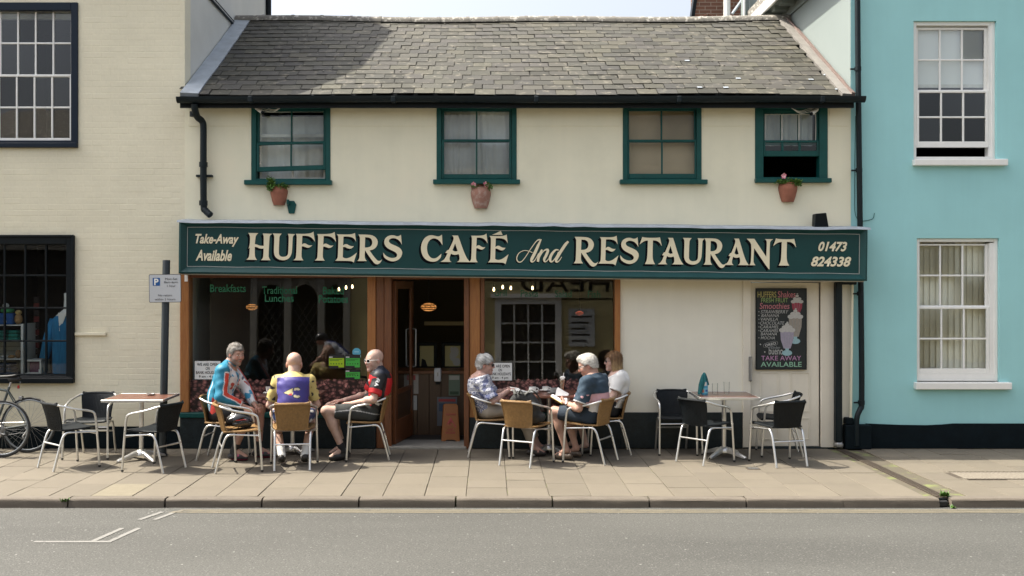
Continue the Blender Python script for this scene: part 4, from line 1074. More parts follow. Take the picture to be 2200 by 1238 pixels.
# three drawn milkshake glasses
def drawn(name, pts, m, dy=0.0): MB().prism([(bu(u), BY - .0092 - dy, bv(v)) for u, v in pts], (0, .0008, 0)).build(name, m, cb)
PAST = {k: mat("pastel_" + k, c, .9, var=.12, vscale=50) for k, c in dict(red=(.30, .05, .075), cream=(.47, .46, .43), lilac=(.33, .30, .37), tan=(.30, .27, .23), aqua=(.28, .44, .47)).items()}
def shake(u, v, w, h, body, dy, foot=True):
    drawn("drawn_glass", [(u - w, v), (u + w, v), (u + w * .92, v + h * .5), (u + w * .5, v + h), (u - w * .5, v + h), (u - w * .92, v + h * .5)], PAST[body], dy)
    for du, dv, r_ in ((-.7, -.01, .5), (0, -.02, .6), (.7, -.01, .5), (-.35, -.045, .45), (.35, -.045, .45), (0, -.08, .32), (.05, -.105, .16)):
        drawn("drawn_cream", [(u + du * w + r_ * w * math.cos(t * .7), v + dv + r_ * w * .42 * math.sin(t * .7)) for t in range(9)], PAST["cream"], dy + .0006 + .0002 * (du + 1))
    for k in range(3): drawn("drawn_stroke", [(u - w * .5 + k * w * .5, v + h * .1), (u - w * .46 + k * w * .5, v + h * .1), (u - w * .24 + k * w * .24, v + h * .9), (u - w * .28 + k * w * .24, v + h * .9)], CH_["dim"], dy + .001)
    if foot:
        drawn("drawn_stem", [(u - w * .3, v + h), (u + w * .3, v + h), (u + w * .2, v + h + .03), (u - w * .2, v + h + .03)], PAST["aqua"], dy)
        drawn("drawn_foot", [(u + w * .75 * math.cos(t * .45), v + h + .055 + .035 * math.sin(t * .45)) for t in range(14)], PAST["aqua"], dy + .0004)
shake(.81, .175, .105, .13, "red", 0, False); shake(.775, .36, .13, .235, "tan", .002); shake(.61, .525, .135, .215, "lilac", .004)
# things in the corner on the right: black downpipe, cream strip and pipe, neighbour's drainpipe
blk = empty("black_downpipe", (X(1801, -.1), -.1, 0)); tag(blk, "thick black downpipe under the right end of the shop sign", "pipe")
MB().box(X(1794, -.1), X(1808, -.1), -.14, -.04, Z(950, -.1), Z(606, -.1)).build("pipe", PIPE, blk, bevel=.015)
MB().box(X(1794, -.1) - .004, X(1808, -.1) + .012, -.15, -.035, Z(962, -.1), Z(950, -.1)).build("shoe", STEEL, blk, bevel=.02)
MB().box(X(1808, -.1), X(1840, -.1), -.12, -.06, Z(612, -.1), Z(604, -.1)).build("cross_pipe", PIPE, blk, bevel=.01)
cpz = empty("cream_pipe", (X(1830, -.05), -.05, Z(905, -.05))); tag(cpz, "thin cream waste pipe between the two black pipes", "pipe")
MB().tube([(X(1831.5, -.05), -.05, Z(608, -.05)), (X(1827.5, -.05), -.05, Z(903, -.05))], .017, 8).build("pipe", CREAM, cpz, smooth='auto'); MB().tube([(X(1827.5, -.05), -.05, Z(905, -.05)), (X(1827.5, -.05), -.05, Z(893, -.05))], .022, 8).build("collar", CREAM, cpz, smooth='auto')
bp = empty("neighbour_drainpipe", (X(1850, -.1), -.1, 0)); tag(bp, "tall black drainpipe on the edge of the blue building", "pipe")
MB().tube(spline([(X(1841.5, -.07), -.07, 6.2), (X(1844, -.07), -.07, 4.5), (X(1848, -.07), -.07, 2.7), (X(1851, -.07), -.07, 1.2), (X(1851, -.07), -.07, .58), (X(1848, -.09), -.09, .5), (X(1842, -.12), -.12, .42), (X(1840, -.12), -.12, .30), (X(1840, -.12), -.12, .05)], 5), .034, 10).build("pipe", PIPE, bp, smooth='auto')
for py in (148, 366, 631, 865):
    z_ = Z(py, -.07); x_ = X(1841.5 + (py / 900) * 9.5, -.07)
    MB().tube([(x_, -.07, z_ - .025), (x_, -.07, z_ + .025)], .041, 10).build("collar", PIPE, bp, smooth='auto'); MB().box(x_ - .09, x_ - .03, -.07, -.05, z_ - .012, z_ + .008).build("bracket", PIPE, bp)
gb = MB().box(X(1812, -.05), X(1868, -.05), -.13, -.001, 0, Z(912, -.05)); gb.box(X(1814, -.05), X(1832, -.05), -.10, -.001, Z(912, -.05), Z(897, -.05))
tag(gb.build("pipe_plinth", PLINTH, None, bevel=.012), "black painted block at the foot of the corner drainpipes", "block")
# ------------------------------------------------------------------ fascia sign
SY = -0.33; SS = (CD - .30) / FPX
sg = empty("fascia_sign", (X(386, -.3), -.30, Z(588, -.3))); tag(sg, "long dark green cafe fascia sign with cream lettering above the shopfront", "sign")
sg.rotation_euler = (0, R(.62), 0)
SLN = (1860 - 386) * SS; SH = 113 * SS
def sl(px, py): return ((px - 386) * SS, (588 + (px - 386) * .0108 - py) * SS)
def sobj(name, mb, m, **k): return obj(name, mb.mesh(name, m, **k), sg)
sobj("panel", MB().box(.02, SLN - .02, .0, .28, .02, SH - .02), TEALD)
FW_ = .085
fr = MB()
o_ = [(0, 0), (SLN, 0), (SLN, SH), (0, SH)]; i_ = [(FW_, FW_ * .95), (SLN - FW_ * .9, FW_ * .95), (SLN - FW_ * .9, SH - FW_ * .8), (FW_, SH - FW_ * .8)]
m1 = [(FW_ * .28, FW_ * .26), (SLN - FW_ * .28, FW_ * .26), (SLN - FW_ * .28, SH - FW_ * .26), (FW_ * .28, SH - FW_ * .26)]
rings = [[(x, .28, z) for x, z in o_], [(x, -.045, z) for x, z in o_], [(x, -.055, z) for x, z in m1], [(x, -.003, z) for x, z in i_]]
vs = [p for r in rings for p in r]
fs = [(r * 4 + k, r * 4 + (k + 1) % 4, (r + 1) * 4 + (k + 1) % 4, (r + 1) * 4 + k) for r in range(3) for k in range(4)]
sobj("moulded_frame", fr.add(vs, fs), TEALM)
sobj("back_box", MB().box(.005, SLN - .005, .281, .30, .005, SH - .005), TEALM)
sobj("soffit_strip", MB().box(.01, SLN - .03, -.03, .29, -.012, -.002), mat("dull_cream_strip", (.42, .38, .30), .7, var=.2, vscale=6))
# lead capping, dented, in lengths
ld = MB(); n = 46; vs = []; fs = []
for i in range(n + 1):
    x = -.02 + (SLN + .05) * i / n; j = rnd.uniform(-.004, .004)
    vs += [(x, .32, SH + .045 + j), (x, -.06, SH + .006 + j), (x, -.072, SH - .022 + j * 1.5), (x, -.066, SH - .024 + j * 1.5), (x, -.05, SH + .002), (x, .30, SH + .002)]
for i in range(n):
    q = i * 6
    for k in range(6): fs.append((q + k, q + (k + 1) % 6, q + 6 + (k + 1) % 6, q + 6 + k))
fs += [tuple(range(6)), tuple(n * 6 + k for k in range(6))[::-1]]
sobj("lead_capping", ld.add(vs, fs), LEAD)
LINE = mat("grey_pin_line", (.36, .38, .36), .5)
pl = MB(); u0, u1, w0, w1 = .092, SLN - .082, .088, SH - .073
for (a, b) in (((u0, w0), (u1, w0)), ((u1, w0), (u1, w1)), ((u1, w1), (u0, w1)), ((u0, w1), (u0, w0))):
    k = 40 if abs(a[0] - b[0]) > 1 else 3
    pl.tube([(a[0] + (b[0] - a[0]) * t / k, -.003, a[1] + (b[1] - a[1]) * t / k + (.003 * math.sin(t * 1.7) if k > 3 else 0)) for t in range(k + 1)], .0042, 5)
sobj("pin_line", pl, LINE)
# hand-painted roman letters, traced as outlines: (outline, hole)
GL = {
 'H': [[(200,135),(333,137),(305,165),(297,190),(288,280),(310,282),(345,297),(375,302),(405,300),(405,185),(400,165),(390,140),(515,143),(487,165),(480,190),(470,430),(478,460),(497,487),(372,487),(395,462),(402,430),(405,335),(385,338),(350,335),(320,320),(288,315),(290,430),(300,460),(320,484),(178,484),(205,460),(217,430),(222,325),(205,340),(222,290),(226,190),(218,162)]],
 'U': [[(520,143),(640,145),(618,168),(608,195),(603,395),(612,425),(635,442),(665,445),(700,438),(720,420),(728,390),(732,195),(728,170),(720,145),(815,150),(790,172),(783,195),(777,375),(765,420),(745,455),(710,480),(660,490),(605,480),(565,455),(545,420),(538,375),(543,195),(537,165)]],
 'F': [[(825,150),(930,150),(990,145),(1025,138),(1055,120),(1075,248),(1050,215),(1020,190),(985,177),(945,173),(910,175),(906,285),(925,272),(950,270),(985,290),(1010,297),(1042,293),(1015,318),(985,328),(955,320),(925,308),(905,310),(900,430),(908,462),(928,487),(795,487),(822,465),(832,435),(838,200),(835,172)]],
 'E': [[(1362,150),(1490,152),(1550,148),(1580,140),(1600,130),(1615,242),(1595,210),(1570,190),(1530,180),(1490,177),(1450,180),(1446,290),(1470,275),(1495,273),(1530,293),(1560,300),(1588,298),(1565,325),(1535,335),(1500,325),(1470,310),(1446,312),(1444,440),(1465,453),(1500,455),(1545,440),(1590,410),(1628,380),(1588,508),(1565,492),(1530,487),(1345,487),(1372,460),(1380,430),(1384,200),(1380,172)]],
 'R': [[(1645,150),(1745,150),(1820,155),(1870,180),(1900,225),(1900,270),(1880,315),(1840,345),(1795,355),(1830,405),(1870,455),(1900,485),(1920,490),(1940,485),(1962,468),(1940,510),(1915,530),(1890,535),(1860,522),(1825,480),(1780,420),(1735,352),(1730,430),(1738,465),(1760,493),(1635,493),(1655,470),(1664,440),(1668,200),(1660,175)], [(1735,185),(1785,188),(1815,205),(1830,240),(1825,280),(1805,305),(1770,318),(1732,318)]],
 'S': [[(905,187),(917,315),(895,275),(860,245),(820,232),(785,235),(758,252),(752,275),(765,297),(800,315),(850,335),(895,360),(920,395),(925,430),(910,475),(880,510),(830,533),(780,533),(735,515),(700,490),(685,465),(683,420),(710,455),(750,480),(790,490),(830,487),(855,470),(860,445),(845,420),(810,400),(765,380),(725,355),(700,320),(692,285),(700,245),(725,215),(770,195),(815,195),(850,208),(880,205)]],
 'C': [[(422,150),(430,290),(405,250),(375,218),(335,200),(295,203),(260,225),(235,265),(225,320),(232,380),(250,425),(280,455),(315,465),(355,455),(390,425),(417,400),(412,445),(385,480),(345,503),(295,508),(240,495),(195,465),(165,420),(148,360),(148,300),(165,240),(195,195),(240,165),(290,157),(340,170),(385,175)]],
 'A': [[(552,165),(630,165),(660,240),(700,350),(745,450),(783,495),(795,507),(620,507),(645,490),(655,465),(650,420),(640,405),(600,415),(565,412),(540,400),(525,440),(520,470),(530,495),(550,507),(402,507),(440,485),(465,455),(495,395),(465,390),(490,355),(510,350),(545,280),(575,210),(570,185)], [(593,268),(628,365),(590,372),(560,355)]],
 'T': [[(968,183),(1000,192),(1080,195),(1160,193),(1200,187),(1225,302),(1195,255),(1155,230),(1108,228),(1105,420),(1112,490),(1140,538),(1005,538),(1030,490),(1038,420),(1042,230),(1005,235),(970,255),(933,285),(955,225)]],
 'N': [[(297,237),(410,237),(590,490),(597,290),(590,260),(568,240),(690,240),(655,265),(640,295),(640,668),(620,660),(410,370),(400,550),(410,585),(432,612),(340,612),(358,585),(365,550),(370,330),(345,280)]],
}
BASE = dict(H=(484, 140), U=(487, 145), F=(487, 150), E=(487, 150), R=(493, 150), S=(533, 190), C=(507, 160), A=(507, 165), T=(538, 192), N=(612, 237))
CAPH, BASEZ = .325, .178
def glyph(ch, px0, px1):
    polys = GL[ch]; b, t = BASE[ch]; xs = [p[0] for p in polys[0]]; lo, hi = min(xs), max(xs)
    def q(p): return ((px0 - 386) * SS + (p[0] - lo) / (hi - lo) * (px1 - px0) * SS, BASEZ + (b - p[1]) / (b - t) * CAPH)
    return [[q(p) for p in poly] for poly in polys]
def smooth_poly(pts):
    """round the curved runs, keep the sharp corners"""
    n = len(pts); out = []
    for i in range(n):
        a, b, c = (Vector(pts[i - 1]), Vector(pts[i]), Vector(pts[(i + 1) % n]))
        d1, d2 = (b - a), (c - b)
        ang = abs(d1.angle(d2, 0))
        if ang < R(42) and min(d1.length, d2.length) < .12: out += [tuple(b - d1 * .25), tuple(b * .75 + (a + c) * .125), tuple(b + d2 * .25)]
        else: out.append(tuple(b))
    return out
def letter_mesh(polys, y, dx=0.0, dz=0.0, m=None, ext=.0016, name="letter"):
    bm = bmesh.new(); edges = []
    for poly in polys:
        vs_ = [bm.verts.new((p[0] + dx, y, p[1] + dz)) for p in smooth_poly(poly)]
        edges += [bm.edges.new((vs_[i], vs_[(i + 1) % len(vs_)])) for i in range(len(vs_))]
    bmesh.ops.triangle_fill(bm, use_beauty=True, edges=edges)
    me = bpy.data.meshes.new(name); bm.to_mesh(me); bm.free()
    me.materials.append(m); return me
spots = [('H', 529, 584), ('U', 585, 633.4), ('F', 630, 676), ('F', 676, 721.3), ('E', 720, 766.4), ('R', 767.5, 821), ('S', 823, 864), ('C', 904, 950), ('A', 946, 1010), ('F', 1007, 1047), ('E', 1048, 1092),
         ('R', 1232, 1285), ('E', 1285, 1328), ('S', 1332, 1372), ('T', 1373, 1421), ('A', 1413, 1468), ('U', 1466, 1513), ('R', 1511, 1560), ('A', 1556, 1608.5), ('N', 1603, 1660), ('T', 1660, 1709.5)]
for i, (ch, a, b) in enumerate(spots):
    g = glyph(ch, a, b); e = (i % 3) * .0003
    lo = obj("letter", letter_mesh(g, -.0055 - e, m=LETTER), sg)
    mb_ = MB()
    sh_ = letter_mesh(g, -.0022 - e * .8, -.026, -.024, INK, name="letter_shade")
    obj("letter_shade", sh_, lo)
    sh2 = letter_mesh(g, -.0016 - e * .8, -.013, -.012, INK, name="letter_shade"); obj("letter_shade", sh2, lo)
acc = [sl(880 + x / 6.111, 480 + y / 6.111) for x, y in ((1075, 152), (1130, 130), (1190, 97), (1215, 152))]
obj("accent", letter_mesh([acc], -.0058, m=LETTER, name="accent"), sg); obj("accent_shade", letter_mesh([acc], -.0021, -.02, -.018, INK, name="accent_shade"), sg)
# the script word in the middle, drawn as brush strokes
def brush(pts, ws, y, dx=0, dz=0):
    c = [Vector((*sl(880 + x / 6.111, 480 + z_ / 6.111), 0)) for x, z_ in pts]
    c = spline(c, 6); k = len(c); vs = []
    wi = [np.interp(i / (k - 1) * (len(ws) - 1), range(len(ws)), ws) / 6.111 * SS / 2 for i in range(k)]
    for i, p in enumerate(c):
        t = (c[min(i + 1, k - 1)] - c[max(i - 1, 0)]).normalized(); n_ = Vector((-t.y, t.x, 0)) * wi[i]
        vs += [(p.x + n_.x + dx, y, p.y + n_.y + dz), (p.x - n_.x + dx, y, p.y - n_.y + dz)]
    return vs, [(2 * i, 2 * i + 1, 2 * i + 3, 2 * i + 2) for i in range(k - 1)]
strokes = {"A": [([(1610,385),(1560,365),(1500,358),(1440,385),(1410,430),(1405,475),(1430,508),(1470,500),(1520,440),(1590,330),(1660,235),(1705,212)], [9,9,9,10,12,14,14,12,10,10,12,22]), ([(1722,208),(1680,300),(1640,390),(1605,460),(1595,492),(1612,506),(1645,480),(1690,395)], [16,36,40,40,30,18,10,9])],
           "n": [([(1735,345),(1712,395),(1690,450),(1682,505)], [24,34,36,30]), ([(1698,455),(1750,370),(1795,345),(1812,360),(1790,420),(1765,470),(1770,500),(1795,498),(1835,450)], [9,12,24,34,36,34,22,12,9])],
           "d": [([(1955,352),(1915,350),(1870,395),(1842,455),(1850,500),(1880,495),(1925,430),(1950,375)], [10,22,34,38,26,14,10,9]), ([(2078,238),(2040,280),(1990,355),(1945,430),(1920,485),(1930,508),(1960,492),(1995,442)], [26,38,40,40,34,20,11,8])]}
for k_, lst in strokes.items():
    mb = MB(); ms = MB()
    for j, (p, w_) in enumerate(lst):
        mb.add(*brush(p, w_, -.006 - j * .0006)); ms.add(*brush(p, w_, -.0025 - j * .0005, -.012, -.012))
    lo = obj("script_letter", mb.mesh("script_letter", LETTER), sg); obj("letter_shade", ms.mesh("letter_shade", INK), lo)
def sign_text(s, px0, px1, py0, py1, bold=.03):
    x0, z0 = sl(px0, py1); x1, z1_ = sl(px1, py0)
    zb = (588 + (((px0 + px1) / 2) - 386) * .0108 - py1) * SS
    o = text_on("sign_lettering", s, x0, zb, -.0045, LETTER, sg, w=(px1 - px0) * SS, h=(py1 - py0) * SS, bold=bold, shear=.30, world=False)
    text_on("lettering_shade", s, x0 - .007, zb - .007, -.0025, INK, sg, w=(px1 - px0) * SS, h=(py1 - py0) * SS, bold=bold, shear=.30, world=False)
sign_text("Take-Away", 419, 512.5, 503, 530); sign_text("Available", 420, 498, 537, 561)
sign_text("01473", 1757, 1819, 519.5, 540.5, .035); sign_text("824338", 1742, 1828, 551.5, 573, .035)

# ------------------------------------------------------------------ small things on the upper wall
def half_pot(px, py0, py1, wpx, m, label, lab_plant, seed, flowers=()):
    x = X(px, -.08); z0, z1 = Z(py1, -.1), Z(py0, -.1); r_ = wpx / 2 * (CD - .1) / FPX
    o = empty("wall_pot", (x, 0, z0)); tag(o, label, "flowerpot", "terracotta wall pots")
    h = z1 - z0
    prof = [(r_ * .02, 0), (r_ * .62, .0), (r_ * .80, h * .25), (r_ * .98, h * .62), (r_ * 1.0, h * .78), (r_ * .9, h * .93), (r_ * .96, h), (r_ * .85, h), (r_ * .8, h * .9), (0, h * .86)]
    MB().lathe(prof, (x, -.004, z0), 20, math.pi, 2 * math.pi).build("pot", m, o, smooth='auto')
    bk = [(x - r_ * .6, -.004, z1 - .01)] + [(x + r_ * .6 * math.cos(t), -.004, z1 - .01 + .05 * math.sin(t)) for t in (2.7, 2.1, 1.57, 1.04, .45)] + [(x + r_ * .6, -.004, z1 - .01)]
    MB().prism(bk, (0, -.014, 0)).build("hanging_lug", m, o)
    q = random.Random(seed); pl_ = empty("pot_plant", (x, -.06, z1 - .02)); tag(pl_, lab_plant, "plant", "plants in the wall pots")
    lf = MB()
    def leaf(p, d, l, w_):
        d = d.normalized(); s_ = d.cross(Vector((q.uniform(-.5, .5), q.uniform(-1, 1), .6))).normalized(); nrm = d.cross(s_)
        lf.add([p, p + d * l * .45 + s_ * w_ + nrm * l * .12, p + d * l, p + d * l * .45 - s_ * w_ + nrm * l * .12], [(0, 1, 2), (0, 2, 3)])
    st = MB()
    for (cx_, cz_, nL, spread, hgt) in flowers['leaves']:
        for _ in range(nL):
            base = Vector((x + cx_ * r_ + q.gauss(0, .012), -.06 + q.uniform(-.03, .02), z1 - .015)); tip = base + Vector((q.gauss(0, spread), q.gauss(-.015, .02), q.uniform(.02, 1) * hgt + cz_))
            st.tube([base, (base + tip) / 2 + Vector((0, 0, .01)), tip], .0018, 4)
            for _k in range(5): leaf(base.lerp(tip, q.uniform(.3, 1)), Vector((q.uniform(-1, 1), q.uniform(-1, .4), q.uniform(-.3, .8))), q.uniform(.03, .055), q.uniform(.010, .017))
    lf.build("leaves", LEAF, pl_); st.build("stems", LEAF, pl_)
    for (fx, fz) in flowers.get('blooms', ()):
        fl = MB(); c = Vector((x + fx * r_, -.09, z1 + fz))
        for k in range(5):
            a_ = k * 1.256 + .3; d = Vector((math.cos(a_), -.35, math.sin(a_))); t_ = Vector((-math.sin(a_), 0, math.cos(a_)))
            fl.add([c, c + d * .022 + t_ * .013, c + d * .034, c + d * .022 - t_ * .013], [(0, 1, 2, 3)])
        fl.build("bloom", PETAL, pl_)
half_pot(597, 400, 440, 38, TERRA, "small terracotta wall pot under the left green window", "leafy green plant trailing from the left wall pot", 2, dict(leaves=((-.75, .02, 26, .018, .11), (-.9, -.05, 12, .02, .06), (.6, 0, 12, .03, .05), (0, 0, 8, .03, .03))))
half_pot(1033, 402, 447, 44, TERRAP, "large pale weathered terracotta pot under the net curtained window", "pink striped petunias in the pale wall pot", 3, dict(leaves=((.85, 0, 8, .015, .06), (-.7, 0, 4, .012, .03)), blooms=((-.72, .035), (-.68, .01), (.48, .04), (.55, .02))))
half_pot(1696, 392, 433, 41, TERRA, "round terracotta wall pot under the half open window", "bushy plant with one pink flower in the right wall pot", 4, dict(leaves=((-.7, .0, 18, .03, .06), (.6, 0, 20, .03, .05), (0, 0, 12, .05, .04), (.95, -.03, 8, .015, .03)), blooms=((-.6, .085), (-.66, .075))))
br = empty("hexagonal_bracket", (X(627), -.02, Z(460))); tag(br, "small teal hexagonal bracket plate beside the left wall pot", "bracket")
hp = [(X(617), -.001, Z(440)), (X(622), -.001, Z(432)), (X(632), -.001, Z(432)), (X(637), -.001, Z(440)), (X(633), -.001, Z(459)), (X(621), -.001, Z(459))]
MB().prism(hp, (0, -.02, 0)).build("plate", TEAL, br, bevel=.003)
MB().tube([(X(621), -.021, Z(438)), (X(621), -.07, Z(438)), (X(621), -.07, Z(430))], .018, 10).build("stub_arm", TEAL, br, smooth='auto')
fl = empty("floodlight", (X(1763, -.2), -.2, Z(490, -.2))); tag(fl, "black box floodlight standing on the right end of the sign", "light fitting")
MB().prism([(X(1750, -.2), -.22, Z(491, -.2)), (X(1780, -.2), -.22, Z(491, -.2)), (X(1772, -.2), -.26, Z(458, -.2)), (X(1749, -.2), -.26, Z(460, -.2))], (0, .13, 0)).build("housing", BLACKP, fl, bevel=.006)
MB().box(X(1758, -.2), X(1766, -.2), -.10, 0, Z(484, -.1), Z(478, -.1)).build("arm", BLACKP, fl)
def camera_lump(px, py, s, label):
    o = empty("security_camera", (X(px, -.08), -.05, Z(py, -.08))); tag(o, label, "camera")
    p = P(px, py, -.09)
    MB().tube([p + Vector((-.05 * s, .05, .03)), p, p + Vector((.045 * s, -.03, -.035))], [.02, .028, .026], 10).build("camera_body", WHITEP, o, smooth='auto')
    MB().tube([p + Vector((.045 * s, -.03, -.035)), p + Vector((.055 * s, -.04, -.045))], .022, 10).build("lens_hood", BLACKP, o, smooth='auto')
    for k in range(3):
        MB().tube(spline([p + Vector((-.04 * s, .05, .03)), p + Vector((.06 * s, .02, .035 - .02 * k)), p + Vector((.18 * s, .01, .0 - .012 * k)), p + Vector((.28 * s, .03, .045))], 5), .0035, 5).build("cable", WHITEP, o)
camera_lump(557, 236, 1, "white security camera with loose cables over the left green window"); camera_lump(1750, 239, -1, "white security camera with dangling cables over the half open window")
# parking sign on its post
py_ = -.585; pk = empty("parking_sign_post", (X(350, py_), py_, 0)); tag(pk, "dark grey post carrying a parking sign beside the left table", "sign post")
pxa, pxb = X(349.5, py_), X(357.5, py_); topz = Z(559, py_)
POSTM = mat("dark_post_paint", (.014, .022, .026), .45, var=.2, vscale=8)
MB().tube([(pxa, py_, 0), (pxb, py_, topz - .01), (pxb, py_, topz)], [.044, .044, .04], 14).build("post", POSTM, pk, smooth='auto'); MB().lathe([(.06, 0), (.06, .012), (.045, .03)], (pxa, py_, 0), 14).build("base_collar", POSTM, pk, smooth='auto')
sy = py_ - .055; sa, sb, sc_, sd_ = X(320.5, sy), X(389.5, sy), Z(650, sy), Z(589.5, sy)
pk2 = empty("parking_sign", ((sa + sb) / 2, sy, sc_)); tag(pk2, "grey one hour parking sign with blue P fixed on the post", "sign")
pk2.rotation_euler = (0, R(-.6), 0)
def ploc(name, mb, m, **k): return obj(name, mb.mesh(name, m, **k), pk2)
hw, hh = (sb - sa) / 2, sd_ - sc_
SGR = mat("grey_sign_face", (.52, .54, .56), .4)
def rrect(hw, z0, z1, r_, y, t):
    pts = []
    for cx_, cz_, a0 in ((hw - r_, z1 - r_, 0), (-hw + r_, z1 - r_, 90), (-hw + r_, z0 + r_, 180), (hw - r_, z0 + r_, 270)):
        for k in range(4): a_ = R(a0 + k * 30); pts.append((cx_ + r_ * math.cos(a_), y, cz_ + r_ * math.sin(a_)))
    return MB().prism(pts, (0, t, 0))
ploc("plate", rrect(hw, 0, hh, .015, 0, .004), BLK); ploc("face", rrect(hw - .006, .006, hh - .006, .012, -.0025, .002), SGR); ploc("blue_square", rrect(.043, hh * .595, hh * .875, .005, -.0045, .001), mat("sign_blue", (.008, .09, .30), .4)); LAST[0].location.x = -hw * .535
for s, cx_, z_, h_, w_, m_ in (("P", -hw * .53, hh * .615, hh * .235, .052, PAPER), ("Mon-Sat", hw * .40, hh * .795, hh * .08, .145, BLK), ("8am-6pm", hw * .38, hh * .665, hh * .085, .165, BLK), ("1 hour", hw * .40, hh * .55, hh * .075, .10, BLK), ("No return", 0, hh * .215, hh * .075, .165, BLK), ("within 2 hours", 0, hh * .075, hh * .075, .245, BLK)):
    text_on("sign_lettering", s, cx_, z_, -.0055 - (.001 if s == "P" else 0), m_, pk2, w=w_, h=h_, bold=.03 if s == "P" else 0, world=False, cx=True)
# ------------------------------------------------------------------ left neighbour: painted brick
LX0, LX1 = -6.75, CX0 - .002
LEAVE, LRIDGE = 6.4, 9.5
lb = empty("brick_house", ((LX0 + LX1) / 2, 0, 0)); tag(lb, "tall cream painted brick house with black framed shop window on the left", "building")
UW = (X(-62), X(168), Z(309), Z(6)); LW = (X(-62), X(161), Z(814), Z(506))
lwall = wall_with_holes(LX0, LX1 + .001, 0, LEAVE, [UW, LW], y=0.004, t=.24).build("wall", CREAMB, lb)
# bricks laid in courses, a little proud of their joints
bw, bh, jt = .2225, .0735, .006
bq = random.Random(21); rest = MB(); nb = 0
bmeshes = {}
def brick_mesh(w):
    k = round(w, 3)
    if k not in bmeshes:
        h = bh - jt; ww = w - jt; e = .004
        vs = [(-ww / 2, 0, -h / 2), (ww / 2, 0, -h / 2), (ww / 2, 0, h / 2), (-ww / 2, 0, h / 2), (-ww / 2 + e, -.0015, -h / 2 + e), (ww / 2 - e, -.0015, -h / 2 + e), (ww / 2 - e, -.0015, h / 2 - e), (-ww / 2 + e, -.0015, h / 2 - e)]
        bmeshes[k] = MB().add(vs, [(4, 5, 6, 7), (0, 1, 5, 4), (1, 2, 6, 5), (2, 3, 7, 6), (3, 0, 4, 7)]).mesh("brick", CREAMB)
    return bmeshes[k]
ncourse = int((LEAVE - .27) / bh)
for c in range(ncourse):
    z = .27 + bh * (c + .5)
    x = LX0 + (bw / 2 if c % 2 else 0)
    while x < LX1 - .01:
        x1 = min(x + bw, LX1); w = x1 - x; xc = (x + x1) / 2; x = x1
        if w < .05: continue
        if any(h[0] - .03 < xc < h[1] + .03 and h[2] - .02 < z < h[3] + .02 for h in (UW, LW)): continue
        p = Vector((xc + bq.uniform(-.002, .002), .0045 + bq.choice((0, 0, 0, .0004, .0008, -.0006)), z + bq.uniform(-.0012, .0012)))
        single = xc > UW[1] and .75 < z < 5.2 and nb < 300
        rot = Euler((bq.gauss(0, .004), bq.gauss(0, .004), bq.gauss(0, .003)))
        if single:
            o = obj("brick", brick_mesh(w), lwall); o.location = p - lb.location; o.rotation_euler = rot; nb += 1
            o.location = p - lb.location - lwall.location
        else:
            me = brick_mesh(w); M = rot.to_matrix(); rest.add([p + M @ v.co for v in me.vertices], [tuple(f.vertices) for f in me.polygons])
o = rest.build("painted_bricks", CREAMB, lwall); o["kind"] = "stuff"
# gable end over the cafe roof
gp = [(LX1, .245, 0), (LX1, 4.6, 0), (LX1, 4.6, 8.2), (LX1, 3.0, LRIDGE), (LX1, .0, LEAVE - .05), (LX1, .245, LEAVE - .06)]
gp = [(LX1, .246, 0.0), (LX1, 4.6, 0.0), (LX1, 4.6, 7.7), (LX1, 2.52, 9.44), (LX1, .97, 8.13), (LX1, .246, 6.82)]
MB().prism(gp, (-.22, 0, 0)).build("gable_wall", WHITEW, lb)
ROOFT = mat("old_red_tiles", (.20, .085, .05), .9, var=.3, vscale=12, bump=.4, bscale=30)
rf = MB(); rx_ = LX1 + .05
rp_ = [(-.16, 6.30), (.97, 8.22), (2.52, 9.53), (4.75, 7.68)]
rf.prism([(rx_, y, z) for y, z in rp_] + [(rx_, y, z - .1) for y, z in rp_[::-1]], (LX0 - LX1 - .1, 0, 0)); rf.build("roof", ROOFT, lb)
MB().tube([(LX1 + .04, 4.62, 3.0), (LX1 + .04, 4.62, 8.2)], .05, 8).build("rear_drainpipe", BLACKP, lb)
MB().tube([(LX1 + .02, 1.0, 5.96), (LX1 + .02, 2.42, 5.93)], .016, 6).build("wall_cable", PIPE, lb); MB().tube([(LX1 + .02, 1.0, 6.02), (LX1 + .02, 2.42, 5.98)], .008, 6).build("wall_cable", PIPE, lb)
MB().box(LX0, LX1, -.004, .004, 0, .27).build("plinth", PLINTH, lb, bevel=.003)
MB().box(X(162), X(229), -.03, .0, Z(721), Z(714.5)).build("timber_batten", CREAMB, lb, bevel=.004)
# upper window: navy box frame, white sashes
uw = box_window(lb, *UW, NAVY, fw=.085, y0=-.02, y1=.10, ft=.1, label="large upper window with navy frame and white sashes")
MB().box(UW[0], X(168), -.055, .12, Z(318), Z(308)).build("sill", NAVY, uw, bevel=.006)
a, b = UW[0] + .087, X(153.5); mid = Z(161)
sash(uw, a, b, mid - .02, Z(18), .05, 5, 2, WHITEP, GLASSU, stile=.03, top=.03, bot=.035, bar=.022)
sash(uw, a, b, Z(304), mid + .01, .015, 5, 2, WHITEP, GLASSU, stile=.03, top=.03, bot=.045, bar=.022)
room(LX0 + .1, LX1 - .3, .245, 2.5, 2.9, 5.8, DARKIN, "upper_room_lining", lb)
MB().box(LX0 + .1, LX1 - .3, .25, .30, Z(30), Z(5)).build("pelmet", NETG, lb)
